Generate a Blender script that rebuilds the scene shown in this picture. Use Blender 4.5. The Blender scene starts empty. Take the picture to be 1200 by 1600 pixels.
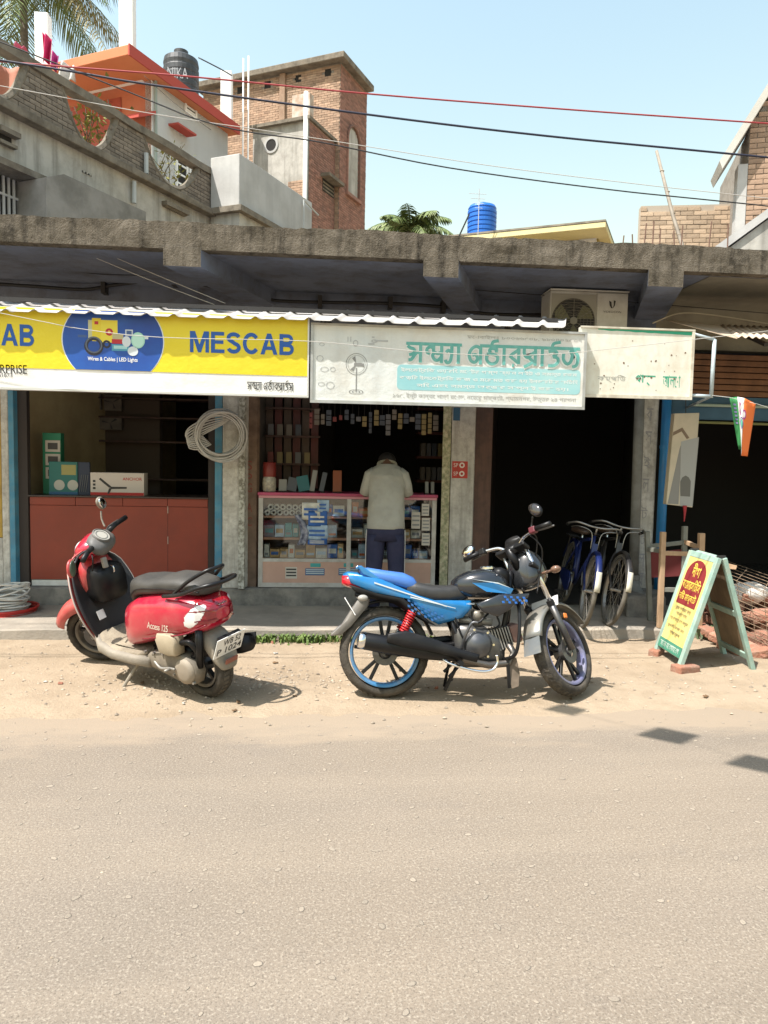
import bpy, math, random, bmesh
from mathutils import Vector, Matrix, Euler
R = math.radians
SC = bpy.context.scene
COL = SC.collection
random.seed(11)

# ------------------------------------------------------------ camera
F_PX, CAM_H = 1155.0, 1.6
_a, _p, _r = R(5.0), R(-4.2), R(1.15)
_f = Vector((math.sin(_a)*math.cos(_p), math.cos(_a)*math.cos(_p), math.sin(_p)))
_r0 = Vector((math.cos(_a), -math.sin(_a), 0)); _u0 = _r0.cross(_f)
_rt = _r0*math.cos(_r) + _u0*math.sin(_r); _up = _u0*math.cos(_r) - _r0*math.sin(_r)
CAM = Vector((0, 0, CAM_H))
cd = bpy.data.cameras.new('camera'); cam = bpy.data.objects.new('camera', cd); COL.objects.link(cam)
cd.sensor_fit = 'VERTICAL'; cd.sensor_height = 36; cd.lens = 36*F_PX/1600; cd.clip_start = .05; cd.clip_end = 2000
m = Matrix((( _rt.x, _up.x, -_f.x, 0), (_rt.y, _up.y, -_f.y, 0), (_rt.z, _up.z, -_f.z, CAM_H), (0, 0, 0, 1)))
cam.matrix_world = m
SC.camera = cam
SC.render.resolution_x, SC.render.resolution_y = 768, 1024

# ------------------------------------------------------------ world, sun, exposure
LDIR = Vector((.50, .25, -1.0)).normalized()
S_EL = math.asin(-LDIR.z); S_ROT = math.atan2(-LDIR.x, -LDIR.y)
wd = bpy.data.worlds.new('World'); SC.world = wd; wd.use_nodes = True
nt = wd.node_tree; nt.nodes.clear()
wo = nt.nodes.new('ShaderNodeOutputWorld'); bg = nt.nodes.new('ShaderNodeBackground'); sk = nt.nodes.new('ShaderNodeTexSky')
sk.sky_type = 'NISHITA'; sk.sun_disc = False; sk.sun_elevation = S_EL; sk.sun_rotation = S_ROT
sk.air_density = 2.7; sk.dust_density = 1.8; sk.ozone_density = 1.5; sk.altitude = 0
bg.inputs['Strength'].default_value = .128
nt.links.new(sk.outputs[0], bg.inputs[0]); nt.links.new(bg.outputs[0], wo.inputs[0])
sd = bpy.data.lights.new('sun', 'SUN'); sun = bpy.data.objects.new('sun', sd); COL.objects.link(sun)
sd.energy = 4.9; sd.angle = R(.55); sd.color = (1, .955, .90)
sun.rotation_euler = LDIR.to_track_quat('-Z', 'Y').to_euler(); sun.location = (-12, -8, 25)
vs = SC.view_settings; vs.view_transform = 'Standard'; vs.look = 'None'; vs.exposure = .88; vs.gamma = 1
SC.cycles.use_adaptive_sampling = True; SC.cycles.use_denoising = True
SC.cycles.max_bounces = 6; SC.cycles.diffuse_bounces = 2; SC.cycles.transparent_max_bounces = 8

# ------------------------------------------------------------ pixel helpers (photo pixels, 1200x1600)
def ray(px, py): return _f + _rt*((px-600)/F_PX) + _up*((800-py)/F_PX)
def PY(px, py, Y): d = ray(px, py); return CAM + d*(Y/d.y)
def PZ(px, py, z=0.): d = ray(px, py); return CAM + d*((z-CAM_H)/d.z)
class Frame:
    """a vertical plane: u runs along it, n points out of it, z is up"""
    def __init__(s, o, deg=0.):
        a = R(deg); s.o = Vector((o[0], o[1], 0)); s.deg = deg
        s.u = Vector((math.cos(a), math.sin(a), 0)); s.n = Vector((math.sin(a), -math.cos(a), 0))
    def pt(s, u, z, n=0.): return s.o + s.u*u + s.n*n + Vector((0, 0, z))
    def px(s, x, y, n=0.):
        d = ray(x, y); o = s.o + s.n*n; t = (o-CAM).dot(s.n)/d.dot(s.n); q = CAM + d*t
        return ((q-s.o).dot(s.u), q.z)
    def off(s, n): return Frame(s.o + s.n*n, s.deg)

# ------------------------------------------------------------ mesh builder
class MB:
    def __init__(s): s.v = []; s.f = []; s.m = []; s.mi = 0
    def add(s, vs, fs):
        b = len(s.v); s.v += [Vector(q) for q in vs]; s.f += [tuple(i+b for i in f) for f in fs]; s.m += [s.mi]*len(fs); return s
    def hexa(s, p):  # p: 4 bottom ccw, 4 top ccw
        return s.add(p, [(3,2,1,0),(4,5,6,7),(0,1,5,4),(1,2,6,5),(2,3,7,6),(3,0,4,7)])
    def box(s, x0, x1, y0, y1, z0, z1):
        return s.hexa([(x0,y0,z0),(x1,y0,z0),(x1,y1,z0),(x0,y1,z0),(x0,y0,z1),(x1,y0,z1),(x1,y1,z1),(x0,y1,z1)])
    def fbox(s, fr, u0, u1, z0, z1, n0, n1):  # n1 = outer
        q = lambda u, z, n: fr.pt(u, z, n)
        return s.hexa([q(u0,z0,n1),q(u1,z0,n1),q(u1,z0,n0),q(u0,z0,n0),q(u0,z1,n1),q(u1,z1,n1),q(u1,z1,n0),q(u0,z1,n0)])
    def obox(s, c, size, rot=(0,0,0)):
        e = Euler(rot).to_matrix(); c = Vector(c); hx, hy, hz = [k/2 for k in size]
        return s.hexa([c+e@Vector(q) for q in [(-hx,-hy,-hz),(hx,-hy,-hz),(hx,hy,-hz),(-hx,hy,-hz),(-hx,-hy,hz),(hx,-hy,hz),(hx,hy,hz),(-hx,hy,hz)]])
    def prism(s, pts, ext):  # planar polygon + extrusion vector
        n = len(pts); a = [Vector(q) for q in pts]; e = Vector(ext)
        nn = Vector((0,0,0))
        for i in range(n): nn += a[i].cross(a[(i+1) % n])
        if nn.dot(e) > 0: a.reverse()
        return s.add(a+[q+e for q in a], [tuple(range(n)), tuple(range(2*n-1, n-1, -1))]+[(i, i+n, (i+1) % n+n, (i+1) % n) for i in range(n)])
    def fpoly(s, fr, uz, n0, n1):
        return s.prism([fr.pt(u, z, n0) for u, z in uz], fr.n*(n1-n0))
    def bar(s, a, b, w, h=None, up=(0,0,1)):
        a = Vector(a); b = Vector(b); h = h or w; d = (b-a).normalized(); up = Vector(up)
        if abs(d.dot(up)) > .98: up = Vector((1,0,0))
        x = d.cross(up).normalized()*w/2; y = x.cross(d).normalized()*h/2
        return s.hexa([a-x-y, a+x-y, a+x+y, a-x+y, b-x-y, b+x-y, b+x+y, b-x+y])
    def tube(s, pts, r, n=8, caps=True, closed=False):
        pts = [Vector(q) for q in pts]; k = len(pts); rs = r if isinstance(r, (list, tuple)) else [r]*k
        t0 = (pts[1]-pts[0]).normalized(); ref = Vector((0,0,1)) if abs(t0.z) < .9 else Vector((1,0,0))
        x = t0.cross(ref).normalized(); V = []; Fc = []
        for i in range(k):
            if closed: t = (pts[(i+1) % k]-pts[i-1]).normalized()
            else: t = (pts[min(i+1, k-1)]-pts[max(i-1, 0)]).normalized()
            x = (x-t*x.dot(t)).normalized(); y = t.cross(x)
            for j in range(n):
                an = 2*math.pi*j/n; V.append(pts[i]+(x*math.cos(an)+y*math.sin(an))*rs[i])
        for i in range(k if closed else k-1):
            for j in range(n):
                a = i*n+j; b = i*n+(j+1) % n; i2 = (i+1) % k; Fc.append((a, b, i2*n+(j+1) % n, i2*n+j))
        if caps and not closed: Fc += [tuple(range(n-1, -1, -1)), tuple(range((k-1)*n, k*n))]
        return s.add(V, Fc)
    def lathe(s, prof, c=(0,0,0), axis=(0,0,1), n=24, closed=False, a0=0., a1=360.):
        ax = Vector(axis).normalized(); ref = Vector((0,0,1)) if abs(ax.z) < .9 else Vector((1,0,0))
        x = ax.cross(ref).normalized(); y = ax.cross(x); c = Vector(c); V = []; Fc = []; k = len(prof)
        full = abs(a1-a0) > 359.9; cnt = n if full else n+1
        for j in range(cnt):
            an = R(a0+(a1-a0)*j/n); d = x*math.cos(an)+y*math.sin(an)
            for (r, h) in prof: V.append(c+d*r+ax*h)
        for j in range(n):
            j2 = (j+1) % cnt
            for i in range(k if closed else k-1):
                i2 = (i+1) % k; Fc.append((j*k+i, j2*k+i, j2*k+i2, j*k+i2))
        return s.add(V, Fc)
    def ell(s, c, rad, n=12, m=8, rot=None):
        c = Vector(c); V = []; Fc = []; e = Euler(rot).to_matrix() if rot else Matrix.Identity(3)
        for i in range(m+1):
            th = math.pi*i/m
            for j in range(n):
                ph = 2*math.pi*j/n
                V.append(c+e@Vector((rad[0]*math.sin(th)*math.cos(ph), rad[1]*math.sin(th)*math.sin(ph), rad[2]*math.cos(th))))
        for i in range(m):
            for j in range(n): Fc.append((i*n+j, (i+1)*n+j, (i+1)*n+(j+1) % n, i*n+(j+1) % n))
        return s.add(V, Fc)
    def loft(s, secs, n=16, caps=True):
        """secs: (x, zlo, zhi, halfwidth, exponent[, ycentre]) superellipse sections along x"""
        V = []; Fc = []
        for sc in secs:
            x, z0, z1, w, ex = sc[:5]; yc = sc[5] if len(sc) > 5 else 0
            for j in range(n):
                an = 2*math.pi*(j+.5)/n; cs, sn = math.cos(an), math.sin(an)
                V.append(Vector((x, yc+w*math.copysign(abs(cs)**(2/ex), cs), (z0+z1)/2+(z1-z0)/2*math.copysign(abs(sn)**(2/ex), sn))))
        k = len(secs)
        for i in range(k-1):
            for j in range(n): Fc.append((i*n+j, i*n+(j+1) % n, (i+1)*n+(j+1) % n, (i+1)*n+j))
        if caps: Fc += [tuple(range(n-1, -1, -1)), tuple(range((k-1)*n, k*n))]
        return s.add(V, Fc)
    def pillow(s, outl, ylo, yhi, puff=.012, shr=.86):
        """closed outline in (x,z); a plate from ylo to yhi whose faces bulge by puff"""
        n = len(outl); cx = sum(p[0] for p in outl)/n; cz = sum(p[1] for p in outl)/n
        rings = [(shr, ylo-puff), (.96, ylo-puff*.55), (1, ylo), (1, yhi), (.96, yhi+puff*.55), (shr, yhi+puff)]
        V = []; Fc = []
        for k, y in rings:
            for (x, z) in outl: V.append((cx+(x-cx)*k, y, cz+(z-cz)*k))
        for i in range(len(rings)-1):
            for j in range(n): Fc.append((i*n+j, i*n+(j+1) % n, (i+1)*n+(j+1) % n, (i+1)*n+j))
        b = len(V); V += [(cx, ylo-puff*1.15, cz), (cx, yhi+puff*1.15, cz)]; e = (len(rings)-1)*n
        for j in range(n): Fc += [((j+1) % n, j, b), (e+j, e+(j+1) % n, b+1)]
        return s.add(V, Fc)
    def grid(s, fn, nu, nv):
        V = [fn(i/nu, j/nv) for j in range(nv+1) for i in range(nu+1)]
        return s.add(V, [(j*(nu+1)+i, j*(nu+1)+i+1, (j+1)*(nu+1)+i+1, (j+1)*(nu+1)+i) for j in range(nv) for i in range(nu)])
    def xf(s, M):
        s.v = [M @ q for q in s.v]; return s
    def build(s, name, mat, parent=None, smooth=False, bevel=0., local=False, subsurf=0, solid=0., seg=2, fix=False):
        vs = s.v
        if parent is not None and not local:
            iv = WM(parent).inverted(); vs = [iv @ q for q in vs]
        me = bpy.data.meshes.new(name); me.from_pydata([tuple(q) for q in vs], [], s.f)
        mats = mat if isinstance(mat, (list, tuple)) else [mat]
        for q in mats: me.materials.append(q)
        if len(mats) > 1: me.polygons.foreach_set('material_index', s.m)
        if fix:
            b = bmesh.new(); b.from_mesh(me); bmesh.ops.remove_doubles(b, verts=b.verts, dist=1e-5); bmesh.ops.recalc_face_normals(b, faces=b.faces); b.to_mesh(me); b.free()
        if smooth: me.polygons.foreach_set('use_smooth', [True]*len(me.polygons))
        me.update()
        o = bpy.data.objects.new(name, me); COL.objects.link(o); o.parent = parent
        if solid: md = o.modifiers.new('solid', 'SOLIDIFY'); md.thickness = solid; md.offset = 0
        if bevel: md = o.modifiers.new('bevel', 'BEVEL'); md.width = bevel; md.segments = seg; md.limit_method = 'ANGLE'; md.angle_limit = R(40)
        if subsurf: md = o.modifiers.new('sub', 'SUBSURF'); md.levels = subsurf; md.render_levels = subsurf
        return o
def WM(o):
    M = Matrix.LocRotScale(o.location, o.rotation_euler, o.scale)
    return (WM(o.parent) @ M) if o.parent else M
def tag(o, label=None, cat=None, group=None, kind=None):
    for k, v in (('label', label), ('category', cat), ('group', group), ('kind', kind)):
        if v: o[k] = v
    return o
def thing(name, label, cat, loc=(0,0,0), rz=0., group=None, rot=None):
    o = bpy.data.objects.new(name, None); COL.objects.link(o); o.empty_display_size = .1
    o.location = loc; o.rotation_euler = rot if rot else (0, 0, rz)
    return tag(o, label, cat, group)
def copy_tree(o, parent=None):
    c = o.copy(); COL.objects.link(c); c.parent = parent
    for ch in list(o.children): copy_tree(ch, c)
    return c
def inst(src_me, name, parent, loc, rot=(0,0,0), scale=(1,1,1)):
    o = bpy.data.objects.new(name, src_me); COL.objects.link(o); o.parent = parent; o.location = loc; o.rotation_euler = rot; o.scale = scale
    return o
def sag(a, b, d, n=16):
    a = Vector(a); b = Vector(b)
    return [a.lerp(b, i/n)-Vector((0, 0, d*4*(i/n)*(1-i/n))) for i in range(n+1)]
def path3(pts, sub=6):
    """Catmull-Rom through points"""
    P = [Vector(q) for q in pts]; out = []
    for i in range(len(P)-1):
        p0 = P[max(i-1, 0)]; p1 = P[i]; p2 = P[i+1]; p3 = P[min(i+2, len(P)-1)]
        for k in range(sub):
            t = k/sub
            out.append(.5*((2*p1)+(p2-p0)*t+(2*p0-5*p1+4*p2-p3)*t*t+(3*p1-p0-3*p2+p3)*t*t*t))
    return out+[P[-1]]

# ------------------------------------------------------------ materials
_MATS = {}
def M(name, col, rough=.75, col2=None, sc=6., k=(.4, .62), bump=0., bsc=60., metal=0., dirt=None, streak=None, spec=.5, rnd=0., coat=0., alpha=1., emit=0., trans=0.):
    if name in _MATS: return _MATS[name]
    m = bpy.data.materials.new(name); m.use_nodes = True; nt = m.node_tree; N = nt.nodes; L = nt.links
    b = N['Principled BSDF']; b.inputs['Roughness'].default_value = rough; b.inputs['Metallic'].default_value = metal
    b.inputs['Specular IOR Level'].default_value = spec; b.inputs['Coat Weight'].default_value = coat; b.inputs['Coat Roughness'].default_value = .06
    b.inputs['Alpha'].default_value = alpha; b.inputs['Transmission Weight'].default_value = trans
    c4 = lambda c: (c[0], c[1], c[2], 1)
    tc = N.new('ShaderNodeTexCoord')
    def noise(scale, det=5., rough_=.6, vec=None):
        n = N.new('ShaderNodeTexNoise'); n.inputs['Scale'].default_value = scale; n.inputs['Detail'].default_value = det; n.inputs['Roughness'].default_value = rough_
        L.new(vec or tc.outputs['Object'], n.inputs['Vector']); return n.outputs['Fac']
    def ramp(src, lo, hi):
        r = N.new('ShaderNodeMapRange'); r.inputs['From Min'].default_value = lo; r.inputs['From Max'].default_value = hi; L.new(src, r.inputs['Value']); return r.outputs['Result']
    def mix(fac, a, bb, bt='MIX'):
        x = N.new('ShaderNodeMix'); x.data_type = 'RGBA'; x.blend_type = bt
        if isinstance(fac, float): x.inputs[0].default_value = fac
        else: L.new(fac, x.inputs[0])
        for i, q in ((6, a), (7, bb)):
            if isinstance(q, tuple): x.inputs[i].default_value = c4(q)
            else: L.new(q, x.inputs[i])
        return x.outputs[2]
    cur = tuple(col[:3])
    if col2: cur = mix(ramp(noise(sc), k[0], k[1]), cur, tuple(col2))
    if streak:  # (colour, amount, density)
        mp = N.new('ShaderNodeMapping'); mp.inputs['Scale'].default_value = (streak[2], streak[2], streak[2]*.09); L.new(tc.outputs['Object'], mp.inputs['Vector'])
        f = ramp(noise(1., 5., .65, mp.outputs[0]), .47, .72); q = N.new('ShaderNodeMath'); q.operation = 'MULTIPLY'; q.inputs[1].default_value = streak[1]; L.new(f, q.inputs[0])
        cur = mix(q.outputs[0], cur, tuple(streak[0]))
    if dirt:  # (colour, amount, scale)
        f = ramp(noise(dirt[2], 8., .7), .45, .7); q = N.new('ShaderNodeMath'); q.operation = 'MULTIPLY'; q.inputs[1].default_value = dirt[1]; L.new(f, q.inputs[0])
        cur = mix(q.outputs[0], cur, tuple(dirt[0]))
    if rnd:
        oi = N.new('ShaderNodeObjectInfo'); ge = N.new('ShaderNodeNewGeometry'); ad = N.new('ShaderNodeMath'); ad.operation = 'ADD'
        L.new(oi.outputs['Random'], ad.inputs[0]); L.new(ge.outputs['Random Per Island'], ad.inputs[1])
        fr = N.new('ShaderNodeMath'); fr.operation = 'FRACT'; L.new(ad.outputs[0], fr.inputs[0])
        mr = N.new('ShaderNodeMapRange'); mr.inputs['To Min'].default_value = 1-rnd; mr.inputs['To Max'].default_value = 1+rnd; L.new(fr.outputs[0], mr.inputs['Value'])
        hs = N.new('ShaderNodeHueSaturation'); L.new(mr.outputs[0], hs.inputs['Value'])
        if isinstance(cur, tuple): hs.inputs['Color'].default_value = c4(cur)
        else: L.new(cur, hs.inputs['Color'])
        cur = hs.outputs[0]
    if isinstance(cur, tuple): b.inputs['Base Color'].default_value = c4(cur)
    else: L.new(cur, b.inputs['Base Color'])
    if bump:
        bp = N.new('ShaderNodeBump'); bp.inputs['Strength'].default_value = bump; bp.inputs['Distance'].default_value = .02
        L.new(noise(bsc, 6., .65), bp.inputs['Height']); L.new(bp.outputs[0], b.inputs['Normal'])
    if emit:
        b.inputs['Emission Color'].default_value = c4(col); b.inputs['Emission Strength'].default_value = emit
    m.diffuse_color = c4(col)
    _MATS[name] = m; return m
def glass(name='glass', tint=(.9, .95, .95), a=.12, rough=.03):
    """thin pane: mostly see-through with a mirror sheen"""
    if name in _MATS: return _MATS[name]
    m = bpy.data.materials.new(name); m.use_nodes = True; N = m.node_tree.nodes; L = m.node_tree.links; N.clear()
    o = N.new('ShaderNodeOutputMaterial'); t = N.new('ShaderNodeBsdfTransparent'); g = N.new('ShaderNodeBsdfGlossy'); x = N.new('ShaderNodeMixShader'); fr = N.new('ShaderNodeFresnel')
    t.inputs[0].default_value = (*tint, 1); g.inputs['Roughness'].default_value = rough; fr.inputs[0].default_value = 1.5
    ad = N.new('ShaderNodeMath'); ad.operation = 'ADD'; ad.inputs[1].default_value = a*.3; L.new(fr.outputs[0], ad.inputs[0])
    L.new(ad.outputs[0], x.inputs[0]); L.new(t.outputs[0], x.inputs[1]); L.new(g.outputs[0], x.inputs[2]); L.new(x.outputs[0], o.inputs[0])
    _MATS[name] = m; return m

# ------------------------------------------------------------ lettering
def text_mesh(body, bold=0.):
    cu = bpy.data.curves.new('t', 'FONT'); cu.body = body; cu.size = 1; cu.offset = bold; cu.resolution_u = 4
    o = bpy.data.objects.new('t', cu); COL.objects.link(o); bpy.context.view_layer.update()
    me = bpy.data.meshes.new_from_object(o.evaluated_get(bpy.context.evaluated_depsgraph_get()))
    bpy.data.objects.remove(o); bpy.data.curves.remove(cu)
    vs = [(q.co.x, q.co.y) for q in me.vertices]; fs = [tuple(p.vertices) for p in me.polygons]; bpy.data.meshes.remove(me)
    return vs, fs
def letter(parent, fr, body, u0, u1, z0, z1, n, mat, bold=0., name='lettering', slant=0., keep=False, zs=None, local=False):
    """flat lettering fitted to a box on the plane of a frame; zs shears z along u. keep: keep the aspect, fill height, start at u0"""
    vs, fs = text_mesh(body, bold)
    if not vs: return None
    xa = min(v[0] for v in vs); xb = max(v[0] for v in vs); ya = min(v[1] for v in vs); yb = max(v[1] for v in vs)
    ku = (u1-u0)/max(xb-xa, 1e-6); kz = (z1-z0)/max(yb-ya, 1e-6)
    if keep: ku = kz
    mb = MB(); P = []
    for (x, y) in vs:
        u = u0+(x-xa)*ku+slant*(y-ya)*kz; z = z0+(y-ya)*kz
        if zs: z += zs*(u-u0)
        P.append(fr.pt(u, z, n))
    mb.add(P, fs)
    return mb.build(name, mat, parent, local=local)
# ============================================================ the setting
from mathutils import noise as _no
def nz(x, y, z=0., s=1.): return _no.noise(Vector((x*s, y*s, z*s)))
def road_mat():
    m = bpy.data.materials.new('asphalt_dusty'); m.use_nodes = True; N = m.node_tree.nodes; L = m.node_tree.links; b = N['Principled BSDF']
    tc = N.new('ShaderNodeTexCoord'); b.inputs['Roughness'].default_value = .9; b.inputs['Specular IOR Level'].default_value = .25
    def noise(s, d=6., r=.6, mp=None):
        n = N.new('ShaderNodeTexNoise'); n.inputs['Scale'].default_value = s; n.inputs['Detail'].default_value = d; n.inputs['Roughness'].default_value = r
        if mp:
            q = N.new('ShaderNodeMapping'); q.inputs['Scale'].default_value = mp; L.new(tc.outputs['Object'], q.inputs[0]); L.new(q.outputs[0], n.inputs[0])
        else: L.new(tc.outputs['Object'], n.inputs[0])
        return n.outputs['Fac']
    def ramp(src, lo, hi, a=0., c=1.):
        r = N.new('ShaderNodeMapRange'); [setattr(r.inputs[i], 'default_value', v) for i, v in ((1, lo), (2, hi), (3, a), (4, c))]; L.new(src, r.inputs[0]); return r.outputs[0]
    def mix(f, a, c, bt='MIX'):
        x = N.new('ShaderNodeMix'); x.data_type = 'RGBA'; x.blend_type = bt; L.new(f, x.inputs[0])
        for i, q in ((6, a), (7, c)):
            if isinstance(q, tuple): x.inputs[i].default_value = (*q, 1)
            else: L.new(q, x.inputs[i])
        return x.outputs[2]
    c = mix(ramp(noise(.9), .35, .68), (.180, .148, .116), (.21, .173, .137))
    c = mix(ramp(noise(.33, 3, .5), .42, .6, 0, .75), c, (.206, .164, .122))                   # yellowish and greyer stretches
    c = mix(ramp(noise(1.7, 8, .75), .55, .68, 0, .45), c, (.165, .138, .115))                 # worn, oily patches
    c = mix(ramp(noise(1., 5, .6, (.25, 2.2, 1)), .45, .7, 0, .7), c, (.236, .192, .146))      # tyre-swept dust along the road
    c = mix(ramp(noise(1., 6, .7, (.6, 5., 1)), .56, .72, 0, .5), c, (.185, .152, .12))
    c = mix(ramp(noise(95., 3, .7), .50, .72, 0, .6), c, (.40, .35, .28))                     # fine aggregate
    c = mix(ramp(noise(140., 2, .6), .52, .68, 0, .6), c, (.09, .075, .06))
    sx = N.new('ShaderNodeSeparateXYZ'); L.new(tc.outputs['Object'], sx.inputs[0])                # sand drifted onto the edge of the asphalt
    ad = N.new('ShaderNodeMath'); ad.operation = 'MULTIPLY_ADD'; L.new(noise(1., 6, .65, (.9, 2.6, 1)), ad.inputs[0]); ad.inputs[1].default_value = 1.5; L.new(sx.outputs['Y'], ad.inputs[2])
    c = mix(ramp(ad.outputs[0], 4.75, 5.05, 0, .8), c, (.285, .225, .163))
    L.new(c, b.inputs['Base Color'])
    bp = N.new('ShaderNodeBump'); bp.inputs['Strength'].default_value = .5; bp.inputs['Distance'].default_value = .006; L.new(noise(120., 4, .7), bp.inputs['Height']); L.new(bp.outputs[0], b.inputs['Normal'])
    return m
m_dirt = M('sandy_dirt', (.295, .228, .158), .95, (.35, .275, .195), 1.6, (.35, .65), bump=.6, bsc=45, dirt=((.235, .178, .12), .6, 5.), spec=.2)
m_pave = M('pavement_cement', (.27, .24, .20), .9, (.36, .31, .25), 2.2, bump=.35, bsc=50, dirt=((.20, .17, .14), .5, 3.5), spec=.25)
m_step = M('step_cement', (.17, .16, .145), .9, (.26, .24, .21), 5., bump=.4, bsc=40, dirt=((.08, .075, .07), .7, 7.), spec=.25)
g = MB().add([(-150, -60, -.03), (150, -60, -.03), (150, 300, -.03), (-150, 300, -.03)], [(0, 1, 2, 3)]).build('ground', m_dirt)
tag(g, 'sandy ground around the shops', kind='structure')
# road: a slightly cambered sheet; the dirt shoulder runs out over its edge
rd = MB().grid(lambda u, v: Vector((-40+80*u, -9+13.9*v, .004-.0006*abs(-9+13.9*v+2.2))), 40, 20).build('road', road_mat())
tag(rd, 'worn dusty asphalt road', kind='structure')
def shoulder_z(x, y):
    e = 4.36+.10*nz(x, 0, 3, .8)+.07*nz(x, y, 5, 3.)-.13*max(0, min(1, (-x)/2.5))
    t = (y-e)/.5
    b = .010*nz(x, y, 0, 2.2)+.006*nz(x, y, 9, 6.)+.003*nz(x, y, 2, 17.)
    if t < 0: return -.006+.05*t
    return (min(t, 1)*.014-.003)+b*min(1, t*1.2)
sh = MB().grid(lambda u, v: Vector((-5.5+11*u, 3.95+2.47*v, shoulder_z(-5.5+11*u, 3.95+2.47*v))), 300, 76).build('dirt_shoulder', m_dirt, smooth=True)
tag(sh, 'sandy dirt shoulder between the road and the pavement', kind='structure')
# stones rolled into the road surface: rows of chippings
m_stone = M('road_chipping', (.245, .203, .158), .9, (.32, .268, .208), 40., bump=.4, bsc=120, rnd=.14)
m_ring = M('chipping_rim', (.095, .078, .062), .95, (.17, .142, .112), 60., (.3, .7))
protos = []
for k in range(5):
    rr = random.Random(k); mb = MB(); n = 9; mb.mi = 1
    rad = [1*(.8+.4*rr.random()) for _ in range(n)]
    ring = [(rad[j]*math.cos(2*math.pi*j/n), rad[j]*.8*math.sin(2*math.pi*j/n)) for j in range(n)]
    V = [(x*1.15, y*1.15, .001) for x, y in ring]+[(x*1.02, y*1.02, .0016) for x, y in ring]
    mb.add(V, [(j, (j+1) % n, n+(j+1) % n, n+j) for j in range(n)])
    mb.mi = 0; V = [(x*.98, y*.98, .0014) for x, y in ring]+[(x*.7, y*.7, .0026) for x, y in ring]+[(0, 0, .0020)]
    mb.add(V, [(j, (j+1) % n, n+(j+1) % n, n+j) for j in range(n)]+[(n+j, n+(j+1) % n, 2*n) for j in range(n)])
    o = mb.build('stone', [m_stone, m_ring]); protos.append(o.data); bpy.data.objects.remove(o)
spots = []
ry = 1.6
while ry < 4.3:
    for i in range(-16, 24):
        x = i*.212+.09*random.random()-.03+.05*math.sin(ry*7); y = ry+.07*random.random()
        if abs(x-.4-y*.09) > y*.62: continue
        if random.random() < .84: spots.append((x, y))
    ry += .118+.02*random.random()
spots.sort(key=lambda q: q[1])
for i, (x, y) in enumerate(spots[:300]):
    s = .008+.009*random.random()**1.6; z = .004-.0006*abs(y+2.2)
    inst(protos[i % 5], 'chipping', rd, (x, y, z), (0, 0, random.random()*6.28), (s, s*(.6+.35*random.random()), 1))
mb = MB()
for i, (x, y) in enumerate(spots[300:]):
    s = .008+.008*random.random(); a = random.random()*6.28; me = protos[i % 5]
    rot = Matrix.Rotation(a, 3, 'Z'); base = Vector((x, y, .004-.0006*abs(y+2.2)))
    b = len(mb.v); mb.v += [base+rot @ Vector((q.co.x*s, q.co.y*s*.8, q.co.z)) for q in me.vertices]
    for p in me.polygons: mb.f.append(tuple(b+j for j in p.vertices)); mb.m.append(p.material_index)
o = mb.build('chippings', [m_stone, m_ring], rd); o['kind'] = 'stuff'
# loose gravel and clods
m_peb = M('pebble', (.36, .30, .23), .95, (.24, .19, .14), 30., rnd=.35)
mb = MB()
def pebble(x, y, z, s):
    c = Vector((x, y, z+s*.25)); V = []
    for i in range(6):
        a = i*math.pi/3; V.append(c+Vector((math.cos(a)*s*random.uniform(.7, 1.2), math.sin(a)*s*random.uniform(.6, 1), random.uniform(-.2, .1)*s)))
    V += [c+Vector((random.uniform(-.2, .2)*s, 0, s*.6)), c-Vector((0, 0, s*.4))]
    mb.add(V, [(i, (i+1) % 6, 6) for i in range(6)]+[((i+1) % 6, i, 7) for i in range(6)])
for i in range(2600):
    x = random.uniform(-3.2, 4.2); y = random.triangular(4.15, 6.35, 5.0)
    if random.random() < .35: x = random.gauss(-.55, .5); y = random.gauss(5.15, .18)
    if not 4.1 < y < 6.33: continue
    pebble(x, y, max(shoulder_z(x, y), 0.002), .003+.014*random.random()**3)
for i in range(260): pebble(random.uniform(-2.5, 3.2), random.uniform(1.9, 4.3), .001, .002+.006*random.random()**3)
tag(mb.build('gravel', m_peb), 'loose gravel and clods strewn over the dirt shoulder', 'gravel', kind='stuff')
# pavement with its kerb, step in front of the shops
kb = MB()
n = 150; x0, x1 = -9., 9.
for i in range(n):
    a = x0+(x1-x0)*i/n; b = x0+(x1-x0)*(i+1)/n
    ya, yb = 6.36+.022*nz(a, 0, 1, 3.), 6.36+.022*nz(b, 0, 1, 3.); za, zb = .10+.012*nz(a, 4, 1, 2.), .10+.012*nz(b, 4, 1, 2.)
    kb.add([(a, ya, -.03), (b, yb, -.03), (b, yb+.012, zb-.012), (a, ya+.012, za-.012), (b, yb+.04, zb), (a, ya+.04, za), (b, 7.5, .10), (a, 7.5, .10), (b, 12, .10), (a, 12, .10)],
           [(0, 1, 2, 3), (3, 2, 4, 5), (5, 4, 6, 7), (7, 6, 8, 9)])
tag(kb.build('pavement', m_pave, smooth=False), 'rough cement pavement in front of the shops', kind='structure')
st = MB(); n = 60
for i in range(n):
    a = -5.5+7.1*i/n; b = -5.5+7.1*(i+1)/n
    ya, yb = 7.40+.02*nz(a, 2, 1, 3.), 7.40+.02*nz(b, 2, 1, 3.)
    st.add([(a, ya-.015, .09), (b, yb-.015, .09), (b, yb, .255), (a, ya, .255), (b, yb+.02, .27), (a, ya+.02, .27), (b, 11, .27), (a, 11, .27)], [(0, 1, 2, 3), (3, 2, 4, 5), (5, 4, 6, 7)])
st.add([(1.6, 7.40, .09), (1.6, 11, .09), (1.6, 11, .27), (1.6, 7.42, .27)], [(0, 1, 2, 3)])
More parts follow.
